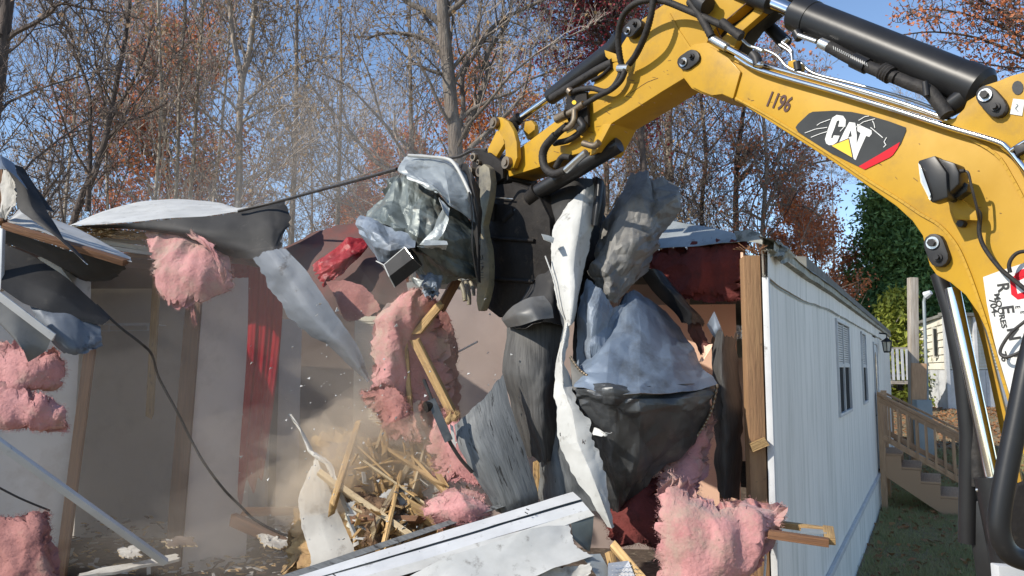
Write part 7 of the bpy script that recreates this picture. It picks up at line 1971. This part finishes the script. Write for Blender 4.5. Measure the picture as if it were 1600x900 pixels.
def strip_sheet(name, tl, tr_, bl, br, m, amp=.006, seed=1, nu=50, nv=6, f=3, lab=None, rag=(0, 0, 0, 0), th=.002):
    return sheet(name, [[tl, tuple((tl[k] + tr_[k]) / 2 for k in range(3)), tr_], [bl, tuple((bl[k] + br[k]) / 2 for k in range(3)), br]], m, parent=tr, amp=amp, seed=seed, nu=nu, nv=nv, f=f, plabel=lab, rag=rag, th=th)


strip_sheet('dark_top_edge', (430, 903, 4.05), (806, 778, 4.5), (445, 908, 4.0), (812, 783, 4.46), (M['scored'], M['charcoal']), seed=1)
strip_sheet('upper_band', (445, 906, 4.0), (895, 768, 4.45), (462, 912, 3.95), (908, 780, 4.38), (M['white'], M['charcoal']), seed=2)
strip_sheet('groove', (462, 912, 3.97), (908, 780, 4.41), (466, 914, 3.95), (910, 784, 4.39), (M['meter'], M['charcoal']), seed=3)
strip_sheet('middle_band', (466, 914, 3.94), (910, 784, 4.37), (500, 922, 3.88), (921, 796, 4.32), (M['white'], M['charcoal']), seed=4)
strip_sheet('lower_band', (500, 922, 3.88), (921, 796, 4.32), (548, 925, 3.84), (929, 806, 4.28), (M['sheetwhite'], M['charcoal']), seed=5, amp=.01)
strip_sheet('wood_core', (548, 924, 3.90), (905, 812, 4.34), (620, 925, 3.88), (840, 840, 4.22), (M['wood'], M['wood_dark']), seed=6, amp=.01, th=.03, rag=(0, .3, 0, .2))
sheet('lower_fascia', [[(612, 915, 3.9), (700, 868, 3.98), (780, 845, 4.08), (838, 824, 4.16), (892, 817, 4.24)], [(640, 935, 3.84), (700, 898, 3.9), (770, 880, 3.98), (840, 860, 4.06), (900, 848, 4.14)], [(670, 950, 3.82), (740, 925, 3.84), (800, 915, 3.9), (870, 888, 3.98), (928, 870, 4.08)]], (M['sheetwhite'], M['charcoal'], M['white']), parent=tr, amp=.02, f=2.5, sharp=.1, seed=7, nu=56, nv=24, plabel='curved white lower fascia with a bitten end', rag=(.02, .02, 0, .02), ang=40)
sheet('end_return', [[(892, 818, 4.24), (928, 806, 4.28)], [(896, 842, 4.2), (926, 835, 4.26)], [(912, 858, 4.18), (922, 862, 4.24)]], (M['galvg'], M['charcoal'], M['zinc']), parent=tr, amp=.006, nu=12, nv=16, seed=8)
mb = MB()
for x, y in ((520, 897), (548, 893), (650, 868), (655, 862), (760, 835), (790, 826), (820, 800), (822, 795), (880, 806), (700, 850)):
    t_ = (x - 462) / 446; yv = 4.0 + .42 * t_ - .075
    mb.board(W(x, y, yv), W(x + 5, y + 2 + (x % 3), yv), .004, .006, up=Vector((0, -1, 0)))
mb.build('dirt_flecks', M['wire'], tr, kind='stuff')
sheet('torn_lower_trim', [[(905, 868, 4.1), (938, 865, 4.12)], [(920, 885, 4.05), (950, 890, 4.1)], [(950, 925, 4.0), (975, 925, 4.05)]], (M['galv'], M['charcoal'], M['zinc']), 'small bent trim end below the fallen white assembly', 'metal strip', amp=.02, f=6, seed=161, nu=16, nv=30)
sheet('torn_lower_trim', [[(820, 890, 4.02), (925, 878, 4.05)], [(830, 930, 4.0), (935, 930, 4.0)]], (M['dirty_white'], M['charcoal']), 'torn white lining seen under the bitten fascia end', 'metal strip', amp=.04, f=6, seed=162, nu=30, nv=16, rag=(.1, 0, .1, .1))
# broken truss with toothed plate
ts = thing('broken_truss', 'broken yellow truss corner with a toothed metal plate at the bottom middle', 'truss', tuple(W(975, 890, 4.0)))
MB().board(W(958, 852, 4.15), W(1012, 915, 3.95), .038, .05, up=Vector((0, -1, .4)), jag=.01).build('chord', M['wood_fresh'], ts, bevel=.003)
MB().board(W(952, 862, 4.18), W(958, 885, 4.15), .035, .04, jag=.01).build('web', M['wood_fresh'], ts, bevel=.003)
MB().prism([W(950, 880, 4.08), W(982, 876, 4.02), (W(1000, 920, 3.92)), W(950, 925, 3.96)], Vector((0, .003, 0))).build('nail_plate', M['zinc'], ts)
mb = MB()
for i in range(7):
    for j in range(6):
        p = W(956 + i * 6, 884 + j * 7, 4.02 - .012 * j - .006 * i); mb.board(p, p + Vector((.004, -.02, .008)), .003, .002)
mb.build('nail_teeth', M['zinc'], ts)
# frame on the siding
fr = thing('broken_wood_frame', 'flat broken wood frame end with a metal plate sticking out over the siding', 'timber frame', tuple(W(1250, 835, 3.95)))
MB().board(W(1200, 834, 4.0), W(1296, 848, 3.9), .05, .038, jag=.008).build('front_rail', M['wood'], fr, bevel=.003)
MB().board(W(1210, 818, 4.2), W(1300, 830, 4.1), .05, .03, jag=.01).build('rear_rail', M['wood_fresh'], fr, bevel=.003)
MB().board(W(1294, 826, 4.1), W(1297, 846, 3.92), .05, .034, jag=.01).build('end_block', M['wood_fresh'], fr, bevel=.003)
MB().prism([W(1252, 826, 4.1), W(1290, 829, 4.08), W(1292, 834, 3.98), W(1250, 835, 4.0)], Vector((0, 0, .004))).build('nail_plate', M['meter'], fr)
MB().tube(catmull([W(1190, 845, 4.3), W(1196, 870, 4.28), W(1193, 915, 4.25)], 5), .006, n=6).build('white_cable', M['white'], None, label='white cable hanging down at the corner below the wood frame', cat='cable')
# ---------------- flying chips
rc = random.Random(31)
mb = MB()
for i in range(230):
    k = rc.random()
    px, py = (rc.gauss(560, 75), rc.gauss(690, 95)) if k < .7 else (rc.uniform(380, 780), rc.uniform(440, 860))
    p = W(px, py, rc.uniform(4.3, 5.3)); d = Vector((rc.gauss(0, 1), rc.gauss(0, 1), rc.gauss(0, 1))).normalized()
    e = d.orthogonal(); s = rc.choice((.003, .004, .006, .010)) * rc.uniform(.7, 1.6)
    mb.prism([p, p + d * s * 1.6, p + d * s + e * s], d.cross(e) * .002, mi=0)
mb.build('flying_chips', M['sheetwhite'], None, label='tiny pale chips flying through the dust cloud', cat='debris', kind='stuff')
rc = random.Random(32)
for i in range(60):
    pass


# ---------------- dust clouds: homogeneous soft volumes
def dustmat(name, col, dens, an=.2):
    m = bpy.data.materials.new(name); m.use_nodes = True
    N = m.node_tree.nodes; Lk = m.node_tree.links
    N.remove(N['Principled BSDF'])
    v = N.new('ShaderNodeVolumePrincipled'); v.inputs['Color'].default_value = (*col, 1); v.inputs['Density'].default_value = dens; v.inputs['Anisotropy'].default_value = an
    Lk.new(v.outputs[0], N['Material Output'].inputs['Volume'])
    return m


def blob(name, c, rad, m, seed, label, amp=.3):
    bm = bmesh.new(); bmesh.ops.create_icosphere(bm, subdivisions=4, radius=1)
    for v in bm.verts:
        n = v.co.normalized()
        k = 1 + amp * noise.noise(n * 1.6 + Vector((seed, 0, 0))) + amp * .6 * noise.noise(n * 3.7 + Vector((0, seed, 0)))
        v.co = Vector((c.x + n.x * k * rad[0], c.y + n.y * k * rad[1], c.z + n.z * k * rad[2]))
    me = bpy.data.meshes.new(name); bm.to_mesh(me); bm.free(); me.materials.append(m)
    smoothmesh(me, 180)
    return settags(link(name, me), label, 'dust', kind='stuff')


DM = dustmat('dust_air', (.95, .82, .66), 1.5)
DM2 = dustmat('dust_air_thin', (.93, .83, .72), .26)
DM3 = dustmat('dust_air_faint', (.92, .84, .76), .085)
blob('dust_cloud', W(575, 715, 4.9), (.50, .36, .34), DM, 1.3, 'dense sunlit tan dust right over the dusty heap', .6)
blob('dust_cloud', W(505, 735, 5.2), (.42, .40, .30), DM, 5.7, 'tan puff of dust left of the drywall edge strip', .7)
blob('dust_cloud', W(540, 660, 5.3), (.75, .5, .55), DM2, 2.3, 'thin dust between the red curtain and the heap', .7)
blob('dust_cloud', W(660, 620, 5.2), (.55, .5, .75), DM2, 3.1, 'thin dust around the crossed yellow studs', .6)
blob('dust_cloud', W(440, 850, 5.8), (1.1, .6, .36), DM2, 4.4, 'low dust lying over the floor at the left', .6)
blob('dust_cloud', W(420, 640, 6.2), (2.1, 1.3, 1.3), DM3, 6.2, 'faint haze filling the torn rooms', .4)
blob('dust_cloud', W(520, 300, 7.5), (1.6, 1.0, 1.1), DM3, 8.2, 'faint smoke drifting above the roof against the trees', .5)
